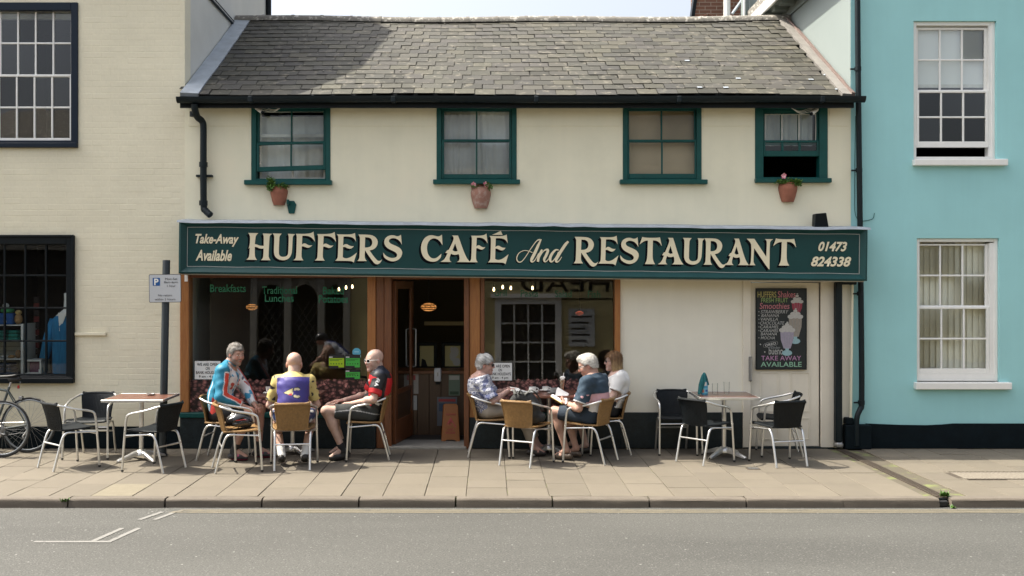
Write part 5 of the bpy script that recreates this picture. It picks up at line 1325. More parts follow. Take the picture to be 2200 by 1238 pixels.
# shop window with small panes and a display
lw = box_window(lb, *LW, BLACKP, fw=.10, y0=-.03, y1=.10, ft=.11, label="black framed shop window full of children's clothes")
frame_ring(MB(), LW[0] - .02, LW[1] + .004, LW[2] - .002, LW[3] + .006, .03, -.05, -.031).build("outer_moulding", BLACKP, lw, bevel=.006)
MB().box(LW[0], X(161), -.065, .12, Z(823), Z(812)).build("sill", BLACKP, lw, bevel=.006)
xs = [X(v) for v in (-38, 8, 53, 97.5, 142.5)]; zs = [Z(v) for v in (802, 733, 662, 592, 525)]
GLASSD = glass('display_glass', 1.5); sb_ = MB(); frame_ring(sb_, LW[0] + .1, LW[1] - .1 + .005, LW[2] + .04, LW[3] - .1, .02, .01, .05)
for q in xs[1:-1]: sb_.box(q - .011, q + .011, .012, .046, zs[0], zs[-1])
for q in zs[1:-1]: sb_.box(xs[0], xs[-1], .0135, .045, q - .011, q + .011)
sb_.build("glazing_bars", BLACKP, lw, bevel=.003)
for i in range(4):
    for j in range(4):
        e = rnd.uniform(-.0015, .0015)
        MB().quad((xs[i], .03 - e, zs[j]), (xs[i + 1], .03 + e, zs[j]), (xs[i + 1], .03 + e, zs[j + 1]), (xs[i], .03 - e, zs[j + 1])).build("pane", GLASSD, lw)
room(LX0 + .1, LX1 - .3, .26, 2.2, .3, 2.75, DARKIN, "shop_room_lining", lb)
# the display behind those panes
SHW = mat("white_shelf", (.62, .64, .62), .6)
sx0, sx1 = X(-40, .5), X(62, .5)
shf = empty("display_shelves", ((sx0 + sx1) / 2, .5, .35)); tag(shf, "white display shelves inside the left shop window", "shelves")
MB().box(sx1 - .03, sx1, .34, .72, .36, Z(695, .5)).build("side_panel", SHW, shf)
for py in (697, 731, 769, 806): MB().box(sx0, sx1 - .031, .34, .72, Z(py, .5) - .012, Z(py, .5)).build("shelf_board", SHW, shf)
MB().box(sx0, sx1, .73, .745, .36, Z(720, .5)).build("back_panel", SHW, shf)
for k in range(3): MB().box(sx0, sx1, .722, .729, Z(737 + k * 10, .5), Z(736 + k * 10, .5)).build("back_batten", mat("grey_batten", (.2, .21, .2), .7), shf)
def lumps(name, label, cat, cx_, y, z0, parts, grp=None):
    o = empty(name, (cx_, y, z0)); tag(o, label, cat, grp)
    for (nm, dx, dz, rx, rz, m_) in parts:
        MB().lathe([(rx * math.sin(t), rz * (1 - math.cos(t))) for t in np.linspace(0.02, 3.1, 8)], (cx_ + dx, y, z0 + dz), 12).build(nm, m_, o, smooth=True)
    return o
C_ = lambda n, c: mat("cloth_" + n, c, .9, var=.25, vscale=30)
zsh = Z(697, .5)
bx = empty("blue_tub", (X(20, .5), .5, zsh)); tag(bx, "blue tub with a white emblem on the top display shelf", "tub")
MB().box(X(2, .5), X(34, .5), .40, .58, zsh, Z(673, .5)).build("tub", C_("royal", (.02, .10, .32)), bx, bevel=.012); MB().lathe([(0, 0), (.022, 0)], (0, 0, 0), 10).build("emblem", SHW, bx); e_ = LAST[0]; e_.rotation_euler = (R(90), 0, 0); e_.location = (X(19, .5) - bx.location.x, -.103, .04)
lumps("green_soft_toy", "green and white soft toy on the blue tub", "soft toy", X(16, .5), .5, Z(675, .5), (("body", 0, 0, .085, .045, C_("green", (.05, .28, .10))), ("head", -.02, .075, .04, .035, C_("white", (.6, .62, .62)))))
lumps("tan_soft_toy", "tan soft toy beside the blue tub", "soft toy", X(42, .5), .47, zsh, (("body", 0, 0, .05, .07, C_("tan", (.36, .22, .10))), ("head", 0, .12, .042, .035, C_("ochre", (.42, .30, .12)))))
for i, (dx, m_, lb_) in enumerate(((8, C_("teal", (.02, .16, .14)), "left"), (33, C_("emerald", (.02, .20, .16)), "right"))):
    o = empty("folded_clothes", (X(dx + 4, .5), .5, Z(731, .5))); tag(o, f"{lb_} pile of teal folded clothes in the white display cubby", "clothes", "folded teal clothes")
    for k in range(3): MB().box(X(dx - 9 + k, .5), X(dx + 15 - k, .5), .38, .6, Z(731, .5) + k * .045, Z(731, .5) + k * .045 + .042).build("folded_garment", m_, o, bevel=.018)
lumps("small_shoes", "small tan and white shoes on the middle display shelf", "shoes", X(30, .5), .44, Z(769, .5), (("shoe", -.09, 0, .05, .02, C_("white", (.6, .62, .62))), ("shoe", 0.0, 0, .045, .022, C_("tan", (.36, .22, .10))), ("shoe", .085, 0, .04, .055, C_("brown", (.24, .15, .08)))))
o = empty("navy_clothes", (X(15, .5), .5, Z(806, .5))); tag(o, "navy folded clothes on the lowest display shelf", "clothes")
for k in range(3): MB().box(X(-20, .5), X(36 - k * 3, .5), .37, .6, Z(806, .5) + k * .055, Z(806, .5) + k * .055 + .05).build("folded_garment", C_("navy", (.012, .045, .10)), o, bevel=.02)
# mannequin bust with a blue jumper
mnq = empty("mannequin", (X(143, .45), .45, .35)); tag(mnq, "white mannequin bust behind the right edge of the left shop window", "mannequin")
mx = X(147, .45)
MB().lathe([(.10, .9 - .35), (.15, 1.0 - .35), (.17, 1.3 - .35), (.15, 1.45 - .35), (.06, 1.53 - .35), (.052, 1.66 - .35), (.055, 1.74 - .35), (.0, 1.75 - .35)], (mx, .45, .35 + .2), 16).build("bust", WHITEP, mnq, smooth=True); MB().tube([(mx, .45, .30), (mx, .45, 1.1)], .02, 8).build("stand", STEEL, mnq)
jm = empty("blue_jumper", (mx, .45, .9)); tag(jm, "bright blue v-neck jumper on the mannequin", "jumper")
JB = mat("bright_blue_knit", (.015, .17, .36), .85, var=.25, vscale=9, stretch=(6, 6, .7), bump=.3, bscale=60)
MB().lathe([(.19, Z(801, .42)), (.195, Z(780, .42)), (.20, Z(740, .42)), (.205, Z(700, .42)), (.19, Z(685, .42)), (.12, Z(674, .42)), (.075, Z(668, .42))], (mx, .45, 0), 20).build("body", JB, jm, smooth=True)
MB().tube([(mx - .15, .42, Z(688, .42)), (mx - .23, .40, Z(725, .42)), (mx - .275, .36, Z(770, .42))], [.075, .07, .06], 10).build("sleeve", JB, jm, smooth=True); MB().tube([(mx + .15, .42, Z(688, .42)), (mx + .23, .40, Z(725, .42)), (mx + .27, .38, Z(772, .42))], [.075, .07, .06], 10).build("sleeve", JB, jm, smooth=True)
MB().prism([(mx - .05, .252, Z(672, .3)), (mx + .06, .252, Z(672, .3)), (mx - .03, .25, Z(712, .3))], (0, .01, 0)).build("neck_opening", WHITEP, jm)
o = empty("display_cube", (X(78, .45), .45, .4)); tag(o, "white display cube with a dull purple box inside", "cube")
frame_ring(MB(), X(62, .4), X(96, .4), Z(803, .4), Z(772, .4), .022, .30, .55).build("cube_frame", SHW, o); MB().box(X(67, .4), X(94, .4), .36, .5, Z(801, .4), Z(777, .4)).build("purple_box", C_("plum", (.16, .07, .11)), o); MB().box(X(88, .4), X(94, .4), .33, .335, Z(801, .4), Z(793, .4)).build("price_card", PAPER, o)
o = empty("striped_scarf", (X(78, .7), .7, 1.0)); tag(o, "dim dark red striped scarf hanging in the left shop window", "scarf")
for k in range(9): MB().box(X(73, .7), X(84, .7), .69, .71, Z(762 - k * 14, .7), Z(750 - k * 14, .7)).build("scarf_stripe", C_("maroon" if k % 2 else "black", (.12, .02, .02) if k % 2 else (.02, .015, .015)), o)
# ------------------------------------------------------------------ right neighbour: blue render
BX0, BX1 = CX1 + .002, 8.4
bb = empty("blue_house", ((BX0 + BX1) / 2, 0, 0)); tag(bb, "tall turquoise rendered house with white sash windows on the right", "building")
U2 = (X(1963), X(2141), Z(343), Z(45)); L2 = (X(1970), X(2147), Z(821), Z(512))
wall_with_holes(BX0, BX1, 0, 6.6, [U2, L2], y=.004, t=.24).build("wall", BLUEW, bb)
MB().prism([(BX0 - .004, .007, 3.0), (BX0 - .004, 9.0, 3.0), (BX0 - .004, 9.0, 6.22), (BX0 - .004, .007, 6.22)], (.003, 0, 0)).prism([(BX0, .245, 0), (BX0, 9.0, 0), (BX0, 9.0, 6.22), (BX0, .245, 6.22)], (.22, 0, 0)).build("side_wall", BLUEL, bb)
pp = MB().prism([(X(1860), -.016, 0), (BX1, -.016, 0), (BX1, -.016, .306), (X(2048), -.016, .308), (X(2024), -.016, .296), (X(1990), -.016, .286), (X(1935), -.016, .290), (X(1860), -.016, .308)], (0, .02, 0))
pp.build("plinth", PLINTH, bb)
cn_ = MB(); cn_.box(BX0 - .03, BX0 - .001, .3, 9.0, 6.10, 6.22); cn_.build("frieze", BLUEL, bb)
MB().box(BX0 - .29, BX0 + .3, .0, 9.0, 6.26, 6.32).build("eaves_soffit", BLUEL, bb); MB().box(BX0 - .33, BX0 - .29, .0, 9.0, 6.23, 6.4).build("gutter", WHITEP, bb, bevel=.01)
for k in range(24): MB().box(BX0 - .24, BX0 - .032, .35 + k * .36, .35 + k * .36 + .15, 6.19, 6.258).build("modillion", BLUEL, bb)
MB().prism([(BX0 + .25, -.2, 6.62), (BX0 + .25, 9, 6.62), (BX1, 9, 6.62), (BX1, -.2, 6.62)], (0, 0, .5)).build("roof", SLATE if False else RIDGE, bb)
uw2 = box_window(bb, *U2, WHITEP, fw=.05, y0=.035, y1=.15, label="white upper sash window with blind half down and sash raised", ft=.05)
uw2.location = uw2.location
MB().box(X(1960), X(2160), -.075, .15, Z(357), Z(343)).build("sill", WHITEP, uw2, bevel=.008)
a, b = U2[0] + .052, U2[1] - .08
sash(uw2, a, b, Z(196), Z(56), .075, 3, 2, WHITEP, GLASSH, stile=.035, top=.03, bot=.03, bar=.022)
sash(uw2, a, b, Z(316), Z(193), .04, 3, 2, WHITEP, GLASSU, stile=.035, top=.03, bot=.075, bar=.022)
MB().box(b, U2[1] - .045, .04, .14, Z(338), Z(52)).build("sash_box_lining", WHITEP, uw2)
drape(uw2, a, b, Z(182), Z(52), .14, mat("white_blind", (.74, .76, .74), .9), 1, .003, name="blind", seed=4)
MB().box(a, b, .135, .15, Z(184), Z(177)).build("blind_batten", OLDW, uw2)
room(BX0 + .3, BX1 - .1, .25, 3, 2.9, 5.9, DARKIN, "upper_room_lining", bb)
lw2 = box_window(bb, *L2, WHITEP, fw=.05, y0=.035, y1=.15, label="white lower sash window with cream vertical blinds", ft=.045)
MB().box(X(1963), X(2168), -.08, .15, Z(836), Z(821)).build("sill", WHITEP, lw2, bevel=.008)
a, b = L2[0] + .012, L2[1] - .105
sash(lw2, a, b, Z(662), Z(524), .075, 3, 2, WHITEP, GLASS, stile=.035, top=.02, bot=.03, bar=.022)
sash(lw2, a, b, Z(803), Z(659), .04, 3, 2, WHITEP, GLASS, stile=.035, top=.03, bot=.06, bar=.022)
MB().box(b + .001, L2[1] - .05, .04, .14, Z(812), Z(522)).build("sash_box_lining", WHITEP, lw2); MB().box(a, L2[1] - .05, .03, .14, Z(819), Z(803)).build("bottom_rail_lining", WHITEP, lw2)
VB = mat("cream_vertical_blind", (.82, .80, .72), .9, var=.05, vscale=3)
k = a
while k < b - .02:
    MB().obox((k + .042, .19, (L2[2] + L2[3]) / 2), (.044, .012, 0), (0, .001, 0), (0, 0, (L2[3] - L2[2]) / 2 - .03)).build("blind_slat", VB, lw2); k += .078
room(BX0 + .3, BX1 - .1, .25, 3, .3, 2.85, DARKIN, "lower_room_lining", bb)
wr = MB().tube(spline([(X(1838, -.01), -.01, Z(250)), (X(1836, -.01), -.01, Z(400)), (X(1840, -.01), -.01, Z(468)), (X(1872, -.01), -.01, Z(472)), (X(1879, -.01), -.01, Z(458))], 6), .004, 5).build("wall_wire", TEAL, bb)
# ------------------------------------------------------------------ roofs and walls seen behind the cafe ridge
def brick_mat():
    m = bpy.data.materials.new("red_brickwork"); m.use_nodes = True; nt = m.node_tree; N = nt.nodes; L = nt.links; b = N["Principled BSDF"]; b.inputs["Roughness"].default_value = .9
    g = N.new("ShaderNodeNewGeometry"); sp = N.new("ShaderNodeSeparateXYZ"); L.new(g.outputs["Position"], sp.inputs[0])
    ad = N.new("ShaderNodeMath"); ad.operation = 'ADD'; L.new(sp.outputs[0], ad.inputs[0]); L.new(sp.outputs[1], ad.inputs[1])
    cb_ = N.new("ShaderNodeCombineXYZ"); L.new(ad.outputs[0], cb_.inputs[0]); L.new(sp.outputs[2], cb_.inputs[1])
    br_ = N.new("ShaderNodeTexBrick"); br_.inputs["Scale"].default_value = 1.0; br_.inputs["Brick Width"].default_value = .225; br_.inputs["Row Height"].default_value = .075; br_.inputs["Mortar Size"].default_value = .007
    br_.inputs["Color1"].default_value = (.17, .075, .045, 1); br_.inputs["Color2"].default_value = (.12, .055, .036, 1); br_.inputs["Mortar"].default_value = (.24, .195, .155, 1)
    L.new(cb_.outputs[0], br_.inputs["Vector"]); L.new(br_.outputs[0], b.inputs["Base Color"])
    bp_ = N.new("ShaderNodeBump"); bp_.inputs["Distance"].default_value = .006; bp_.invert = True; L.new(br_.outputs["Fac"], bp_.inputs["Height"]); L.new(bp_.outputs[0], b.inputs["Normal"])
    return m
BRICK = brick_mat()
rb = empty("red_brick_house", (X(1545, 8), 9, 0)); tag(rb, "red brick house with black bargeboard behind the cafe ridge", "building")
yb = 7.0; xl = X(1492, yb)
MB().box(xl, X(1700, yb), yb, yb + .35, 0, 9.2).build("wall", BRICK, rb)
MB().prism([(X(1483, yb), yb - .02, Z(48, yb)), (X(1490, yb), yb - .02, Z(48, yb)), (X(1507, yb), yb - .02, Z(-60, yb)), (X(1499, yb), yb - .02, Z(-60, yb))], (0, .2, 0)).build("bargeboard", BLACKP, rb)
MB().tube([(X(1512 + 9, yb) + .10 * math.cos(t), yb - .01, Z(46, yb) + .13 * math.sin(t)) for t in np.linspace(0, 3.14, 8)], .03, 6).build("brick_arch", BRICK, rb)
MB().prism([(X(1521, yb) + .085 * math.cos(t), yb - .012, Z(46, yb) + .11 * math.sin(t)) for t in np.linspace(0, 3.14, 8)], (0, .01, 0)).build("arched_window", DARKIN, rb)
wp = MB().tube([(X(1562, 6.6), 6.6, 4.0), (X(1562, 6.6), 6.6, 9.0)], .065, 12).build("white_soil_pipe", WHITEP, None, smooth='auto'); tag(wp, "fat white soil pipe rising behind the cafe ridge", "pipe")
rw = empty("rear_wing", (X(1615, 6), 6, 0)); tag(rw, "pale turquoise rear wing with white corner strips behind the ridge", "building")
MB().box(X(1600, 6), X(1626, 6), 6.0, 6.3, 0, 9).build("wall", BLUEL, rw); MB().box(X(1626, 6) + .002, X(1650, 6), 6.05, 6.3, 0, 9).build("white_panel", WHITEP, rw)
for px in (1597, 1608, 1641): MB().box(X(px, 6), X(px + 3, 6), 5.96, 5.999, 0, 9).build("corner_strip", BLUEL if px > 1600 else WHITEP, rw)
MB().tube([(X(1573, 6.3), 6.3, Z(30, 6.3)), (X(1593, 6.3), 6.3, Z(2, 6.3))], .03, 6).build("overflow_pipe", LEAD, rw)
# ------------------------------------------------------------------ the other side of the street (it shows in the glass)
OY = -13.4
def OX(px): return (px - 1048) * .0121
def OZ(py): return 2.05 + (722 - py) * .0121
YW = mat("ochre_render", (.52, .44, .22), .85, var=.06, vscale=1)
yh = empty("ochre_house", (1.6, OY, 0)); tag(yh, "ochre rendered house across the street reflected in the right shop window", "building")
OWN = (OX(1075), OX(1195), OZ(815), OZ(650))
mb = wall_with_holes(-3.6, 7.0, 0, 4.45, [OWN], y=0, t=.25); mb.v = [(x, OY - y, z) for x, y, z in mb.v]; mb.build("wall", YW, yh)
wx0, wx1, wz0, wz1 = OWN
ww_ = MB(); frame_ring(ww_, wx0 - .14, wx1 + .14, wz0 - .14, wz1 + .16, .16, OY - .02, OY + .05); ww_.box(wx0 - .25, wx1 + .25, OY - .02, OY + .16, wz1 + .161, wz1 + .26)
for k in range(1, 4): q = wx0 + (wx1 - wx0) * k / 4; ww_.box(q - .02, q + .02, OY - .03, OY + .02, wz0, wz1)
for k in range(1, 4): q = wz0 + (wz1 - wz0) * k / 4; ww_.box(wx0, wx1, OY - .031, OY + .018, q - .02, q + .02)
ww_.build("window_frame", WHITEP, yh); MB().box(wx0, wx1, OY - .2, OY - .06, wz0, wz1).build("window_pane", DARKIN, yh)
s_o = text_on("wall_lettering", "HEAD", 0, 0, 0, INK, None, w=2.3, h=.42, bold=.0); s_o.parent = yh
s_o.rotation_euler = (0, 0, R(180)); s_o.location = (OX(1310) + .0 - yh.location.x, .012, OZ(639) + .2)
MB().box(OX(1150), 4.5, OY + .002, OY + .012, OZ(640), OZ(637)).build("painted_rule", INK, yh); MB().box(OX(1150), OX(1152), OY + .002, OY + .012, OZ(648), OZ(600)).build("painted_rule", INK, yh)
nbd = empty("notice_board", (OX(1250), OY + .02, OZ(740))); tag(nbd, "pale notice board on the ochre house reflected in the right shop window", "notice board")
MB().box(OX(1222), OX(1278), OY + .01, OY + .04, OZ(741), OZ(660)).build("board", mat("board_grey", (.5, .52, .52), .6), nbd)
for k in range(5): MB().box(OX(1228), OX(1272 - (k * 7) % 17), OY + .041, OY + .043, OZ(679 + k * 13), OZ(675 + k * 13)).build("print_line", BLK, nbd)
MB().prism([(-3.7, OY + .3, 4.4), (-3.7, OY - 3.5, 5.5), (-3.7, OY - 7, 4.4)], (10.8, 0, 0)).build("roof", RIDGE, yh)
bs = empty("gated_shop", (-8.0, OY, 0)); tag(bs, "brick shop with lattice gates across the street reflected in the left shop window", "building")
MB().box(-13.5, -3.62, OY - 4, OY - .01, 3.2, 4.9).build("upper_wall", BRICK, bs); MB().box(-13.5, -3.62, OY - .8, OY - .7, 0, 3.2).build("shop_back", DARKIN, bs)
STN = mat("grey_stone", (.30, .29, .26), .9, var=.1, vscale=4)
MB().box(-13.5, -3.62, OY - .3, OY + .12, 2.95, 3.25).build("cornice", STN, bs); MB().box(-13.5, OX(545), OY - .3, OY - .01, 0, 2.95).build("pier", mat("dark_timber_boarding", (.05, .042, .036), .8), bs)
for q in (OX(545), OX(618), OX(690), OX(745)): MB().box(q - .09, q + .09, OY - .15, OY + .05, 0, 2.949).build("mullion", STN, bs)
for q0, q1 in ((OX(545), OX(618)), (OX(618), OX(690)), (OX(690), OX(745))):
    pts = [(q0 + .09, OY - .1, 2.949), (q0 + .09, OY - .1, 2.3)] + [(q0 + .09 + (q1 - q0 - .18) * (1 - math.cos(t)) / 2, OY - .1, 2.3 + .45 * math.sin(t)) for t in np.linspace(0.1, 3.04, 9)] + [(q1 - .09, OY - .1, 2.3), (q1 - .09, OY - .1, 2.949)]
    MB().prism(pts, (0, .06, 0)).build("arch_spandrel", STN, bs)
    lat = MB(); n_ = 5
    for k in range(-5, n_ + 5):
        for d_ in (1, -1):
            x0 = q0 + (q1 - q0) * k / n_; x1 = x0 + d_ * 1.4
            c = [(x0 + (x1 - x0) * t, .1 + 2.2 * t) for t in np.linspace(0, 1, 12)]
            seg = [p for p in c if q0 + .1 < p[0] < q1 - .1]
            if len(seg) > 1: lat.tube([(p[0], OY - .2 + d_ * .01, p[1]) for p in seg], .014, 4)
    o = lat.build("lattice_gate", STEEL, bs)
MB().prism([(-8.6, OY + .25, 4.8), (-8.6, OY - 3.2, 6.25), (-8.6, OY - 6.5, 4.8)], (4.95, 0, 0)).build("lower_roof", RIDGE, bs); MB().prism([(-13.6, OY + .25, 4.8), (-13.6, OY - 3.2, 7.2), (-13.6, OY - 6.5, 4.8)], (4.98, 0, 0)).build("roof", RIDGE, bs)
MB().box(7.1, 16, OY - 5, OY, 0, 4.2).build("low_house", YW); tag(bpy.data.objects["low_house"], "low pale house across the street reflected in the upper right window", "building")
# ------------------------------------------------------------------ bistro chairs (forward is +x, feet on z=0)
def wicker_panel(rows, th=0.014, nu=41, rib=0.0016):
    """a woven shell through rows of (x, z, halfwidth, bow): ribbed front and back, closed"""
    pts = []
    c = spline([Vector((r[0], r[1], 0)) for r in rows], 5); hw = np.interp(np.linspace(0, len(rows) - 1, len(c)), range(len(rows)), [r[2] for r in rows]); bo = np.interp(np.linspace(0, len(rows) - 1, len(c)), range(len(rows)), [r[3] for r in rows])
    nv = len(c); F = []; B = []
    for j in range(nv):
        t = (c[min(j + 1, nv - 1)] - c[max(j - 1, 0)]).normalized(); n = Vector((-t.y, t.x, 0))
        for i in range(nu):
            u = -1 + 2 * i / (nu - 1); e = rib * (1 if i % 2 else -1) + .0008 * (1 if j % 2 else -1)
            p = Vector((c[j].x, 0, c[j].y)) + Vector((n.x, 0, n.y)) * (-bo[j] * u * u)
            p.y = u * hw[j]
            F.append(p + Vector((n.x, 0, n.y)) * (th / 2 + e)); B.append(p - Vector((n.x, 0, n.y)) * (th / 2 - e))
    m = nv * nu; fs = []
    for j in range(nv - 1):
        for i in range(nu - 1):
            q = j * nu + i; fs.append((q, q + 1, q + nu + 1, q + nu)); fs.append((m + q, m + q + nu, m + q + nu + 1, m + q + 1))
        fs.append((j * nu, j * nu + nu, m + j * nu + nu, m + j * nu)); fs.append((j * nu + nu - 1, m + j * nu + nu - 1, m + j * nu + 2 * nu - 1, j * nu + 2 * nu - 1))
    for i in range(nu - 1):
        fs.append((i, m + i, m + i + 1, i + 1)); q = (nv - 1) * nu + i; fs.append((q, q + 1, m + q + 1, m + q))
    return MB().add(F + B, fs)
def make_chair(wm):
    root = empty("bistro_chair")
    seat = [(.225, .425, .225, .012), (.20, .446, .225, .012), (.10, .440, .225, .012), (-.03, .430, .205, .012), (-.13, .428, .180, .012), (-.165, .432, .168, .012)]
    back = [(-.165, .434, .162, .015), (-.185, .50, .164, .028), (-.205, .58, .172, .035), (-.228, .66, .182, .04), (-.245, .71, .188, .04), (-.256, .728, .187, .04)]
    obj("seat", wicker_panel(seat).mesh("seat", wm, smooth='auto'), root)
    bk = obj("backrest", wicker_panel(back).mesh("backrest", wm, smooth='auto'), root)
    # rolled wicker edges
    ed = MB(); ed.tube(spline([(-.252 + .038, -.192, .724), (-.256 + .010, -.095, .729), (-.258, 0, .730), (-.256 + .010, .095, .729), (-.252 + .038, .192, .724)], 4), .0165, 8)
    for s in (-1, 1): ed.tube(spline([(-.152, s * .163, .436), (-.158, s * .166, .5), (-.172, s * .175, .58), (-.192, s * .186, .66), (-.21, s * .191, .724)], 4), .010, 6)
    obj("back_edge_roll", ed.mesh("back_edge_roll", wm, smooth='auto'), root)
    er = MB(); er.tube(spline([(-.16, -.172, .44), (0, -.212, .442), (.17, -.228, .452), (.225, -.21, .44), (.232, 0, .432), (.225, .21, .44), (.17, .228, .452), (0, .212, .442), (-.16, .172, .44)], 4), .011, 8)
    obj("seat_edge_roll", er.mesh("seat_edge_roll", wm, smooth='auto'), root)
    for s in (-1, 1):
        pts = [(.235, s * .262, 0), (.222, s * .258, .22), (.205, s * .252, .45), (.19, s * .250, .575), (.165, s * .250, .618), (.10, s * .252, .642), (0, s * .260, .662), (-.10, s * .248, .685), (-.175, s * .218, .710), (-.212, s * .188, .722)]
        obj("front_leg_and_arm", MB().tube(spline(pts, 5), .0128, 10).mesh("front_leg_and_arm", ALU, smooth='auto'), root)
        pts = [(-.06, s * .196, .410), (-.105, s * .196, .408), (-.14, s * .196, .385), (-.175, s * .194, .30), (-.255, s * .192, 0)]
        obj("rear_leg", MB().tube(spline(pts, 5), .0128, 10).mesh("rear_leg", ALU, smooth='auto'), root)
        obj("side_rail", MB().tube([(.207, s * .250, .395), (-.06, s * .196, .410)], .009, 8).mesh("side_rail", ALU, smooth='auto'), root)
        obj("foot_cap", MB().tube([(.2355, s * .262, -.0), (.234, s * .262, .02)], .0145, 8).mesh("foot_cap", RUBBER, smooth='auto'), root)
        obj("seat_bolt", MB().tube([(.205, s * .262, .44), (.205, s * .27, .44)], .007, 6).mesh("seat_bolt", STEEL), root)
    obj("rear_stretcher", MB().tube([(-.185, -.194, .278), (-.185, .194, .278)], .0095, 8).mesh("rear_stretcher", ALU, smooth='auto'), root)
    obj("front_stretcher", MB().tube([(.212, -.250, .375), (.212, .250, .375)], .0095, 8).mesh("front_stretcher", ALU, smooth='auto'), root)
    return root
CHB, CHT = make_chair(WICKB), make_chair(WICKT)
used = set()
def chair(kind, x, y, deg, label):
    src = CHB if kind == 'b' else CHT
    if kind in used: c = dup(src, (x, y, 0.0), R(deg))
    else: c = src; c.location = (x, y, 0.0); c.rotation_euler = (0, 0, R(deg)); used.add(kind)
    c.location.z = .004
    tag(c, label, "chair", "black wicker bistro chairs" if kind == 'b' else "tan wicker bistro chairs")
    return c
chair('b', -4.72, -1.31, 48, "black wicker chair nearest the bicycles, turned toward the left table")
chair('b', -4.72, -.63, -88, "black wicker chair against the brick wall behind the left table")
chair('b', -3.69, -1.45, 159, "black wicker chair in front of the parking post at the left table")
chair('t', -3.12, -.76, -4, "tan wicker chair under the man in the blue and red jersey")
chair('t', -2.78, -1.45, 20, "empty tan wicker chair holding the black bicycle helmet")
chair('t', -2.19, -1.30, 98, "tan wicker chair with its back to the street under the bald man in yellow")
chair('t', -1.42, -.72, 184, "tan wicker chair under the man in the red and black jersey")
chair('t', .02, -.52, 0, "tan wicker chair under the grey haired woman")
chair('t', .42, -1.10, 62, "tan wicker chair holding the dark backpack")
chair('t', 1.20, -.93, 150, "tan wicker chair under the white haired man reading")
chair('t', 1.47, -.36, 178, "tan wicker chair under the blonde woman")
chair('b', 2.30, -.34, -86, "black wicker chair against the wall left of the right table")
chair('b', 2.50, -.955, 41, "black wicker chair on the street side, left of the right table")
chair('b', 3.35, -1.10, 104, "black wicker chair with its back to the street by the white door")
chair('b', 3.52, -.47, 172, "black wicker chair close to the white door, behind another chair")

# ------------------------------------------------------------------ pedestal tables
TW = wood("slatted_table_wood", (0.165, 0.062, 0.036), (0.11, 0.042, 0.026), rough=.35, axis='X', coat=.3)
TWD = wood("dark_table_wood", (0.115, 0.050, 0.032), (0.07, 0.03, 0.02), rough=.3, axis='X', coat=.4)
def table(x, y, deg, wm, label, edge=True, half=.35, th=.026, top=.735):
    o = empty("pedestal_table", (x, y, .004), R(deg)); tag(o, label, "table", "square pedestal cafe tables")
    n = 8; w = (2 * half - .02) / n
    for k in range(n):
        a = -half + .01 + k * w
        obj("table_slat", MB().box(-half + .011, half - .011, a + .0008, a + w - .0008, top - th, top).mesh("table_slat", wm, bevel=.0015), o)
    if edge:
        obj("edge_band", _band(half, top, th), o)
    else: obj("edge_band", _band(half, top, th, wm), o)
    obj("top_plate", MB().box(-.16, .16, -.16, .16, top - th - .012, top - th - .001).mesh("top_plate", STEEL), o)
    obj("column", MB().tube([(0, 0, .06), (0, 0, top - th - .012)], .026, 14).mesh("column", ALU, smooth='auto'), o)
    hub = MB().lathe([(.0, .115), (.045, .112), (.065, .095), (.075, .06), (.075, .05)], (0, 0, 0), 16); obj("hub", hub.mesh("hub", ALU, smooth='auto'), o)
    for k in range(4):
        a = R(45 + 90 * k); d = Vector((math.cos(a), math.sin(a), 0)); s = Vector((-d.y, d.x, 0)); mb = MB(); vs = []; fs = []
        prof = [(.03, .105, .030, .05), (.10, .095, .028, .045), (.20, .062, .026, .022), (.28, .036, .024, .006), (.30, .026, .022, .004)]
        for (r_, zt, hw, zb) in prof: vs += [d * r_ + s * hw + Vector((0, 0, zt - .012)), d * r_ + s * hw * .5 + Vector((0, 0, zt)), d * r_ - s * hw * .5 + Vector((0, 0, zt)), d * r_ - s * hw + Vector((0, 0, zt - .012)), d * r_ - s * hw + Vector((0, 0, zb)), d * r_ + s * hw + Vector((0, 0, zb))]
        for i in range(4):
            for q in range(6): fs.append((i * 6 + q, i * 6 + (q + 1) % 6, i * 6 + 6 + (q + 1) % 6, i * 6 + 6 + q))
        fs += [tuple(range(6)), tuple(24 + q for q in range(6))[::-1]]
        ft = obj("base_foot", mb.add(vs, fs).mesh("base_foot", ALU, smooth='auto'), o)
        obj("levelling_pad", MB().lathe([(.018, .018), (.018, 0), (0, 0)], tuple(d * .285), 10).mesh("levelling_pad", RUBBER), ft)
    return o
def _band(half, top, th, m=None):
    mb = MB(); e = .0105; z0, z1 = top - th - .002, top + .0012
    mb.box(-half, half, -half, -half + e, z0, z1); mb.box(-half, half, half - e, half, z0, z1); mb.box(-half, -half + e, -half + e, half - e, z0, z1); mb.box(half - e, half, -half + e, half - e, z0, z1)
    return mb.mesh("edge_band", m or ALU, bevel=.003)
TTOP = .739
table(-4.06, -.84, 2, TW, "square slatted table with metal edge beside the parking post")
table(-2.36, -.46, 0, TW, "brown wooden table in front of the left shop window", edge=False)
table(.74, -.43, 0, TW, "brown wooden table with drinks in front of the right shop window", edge=False)
table(2.82, -.62, -1, TWD, "square dark table with metal edge near the white door")

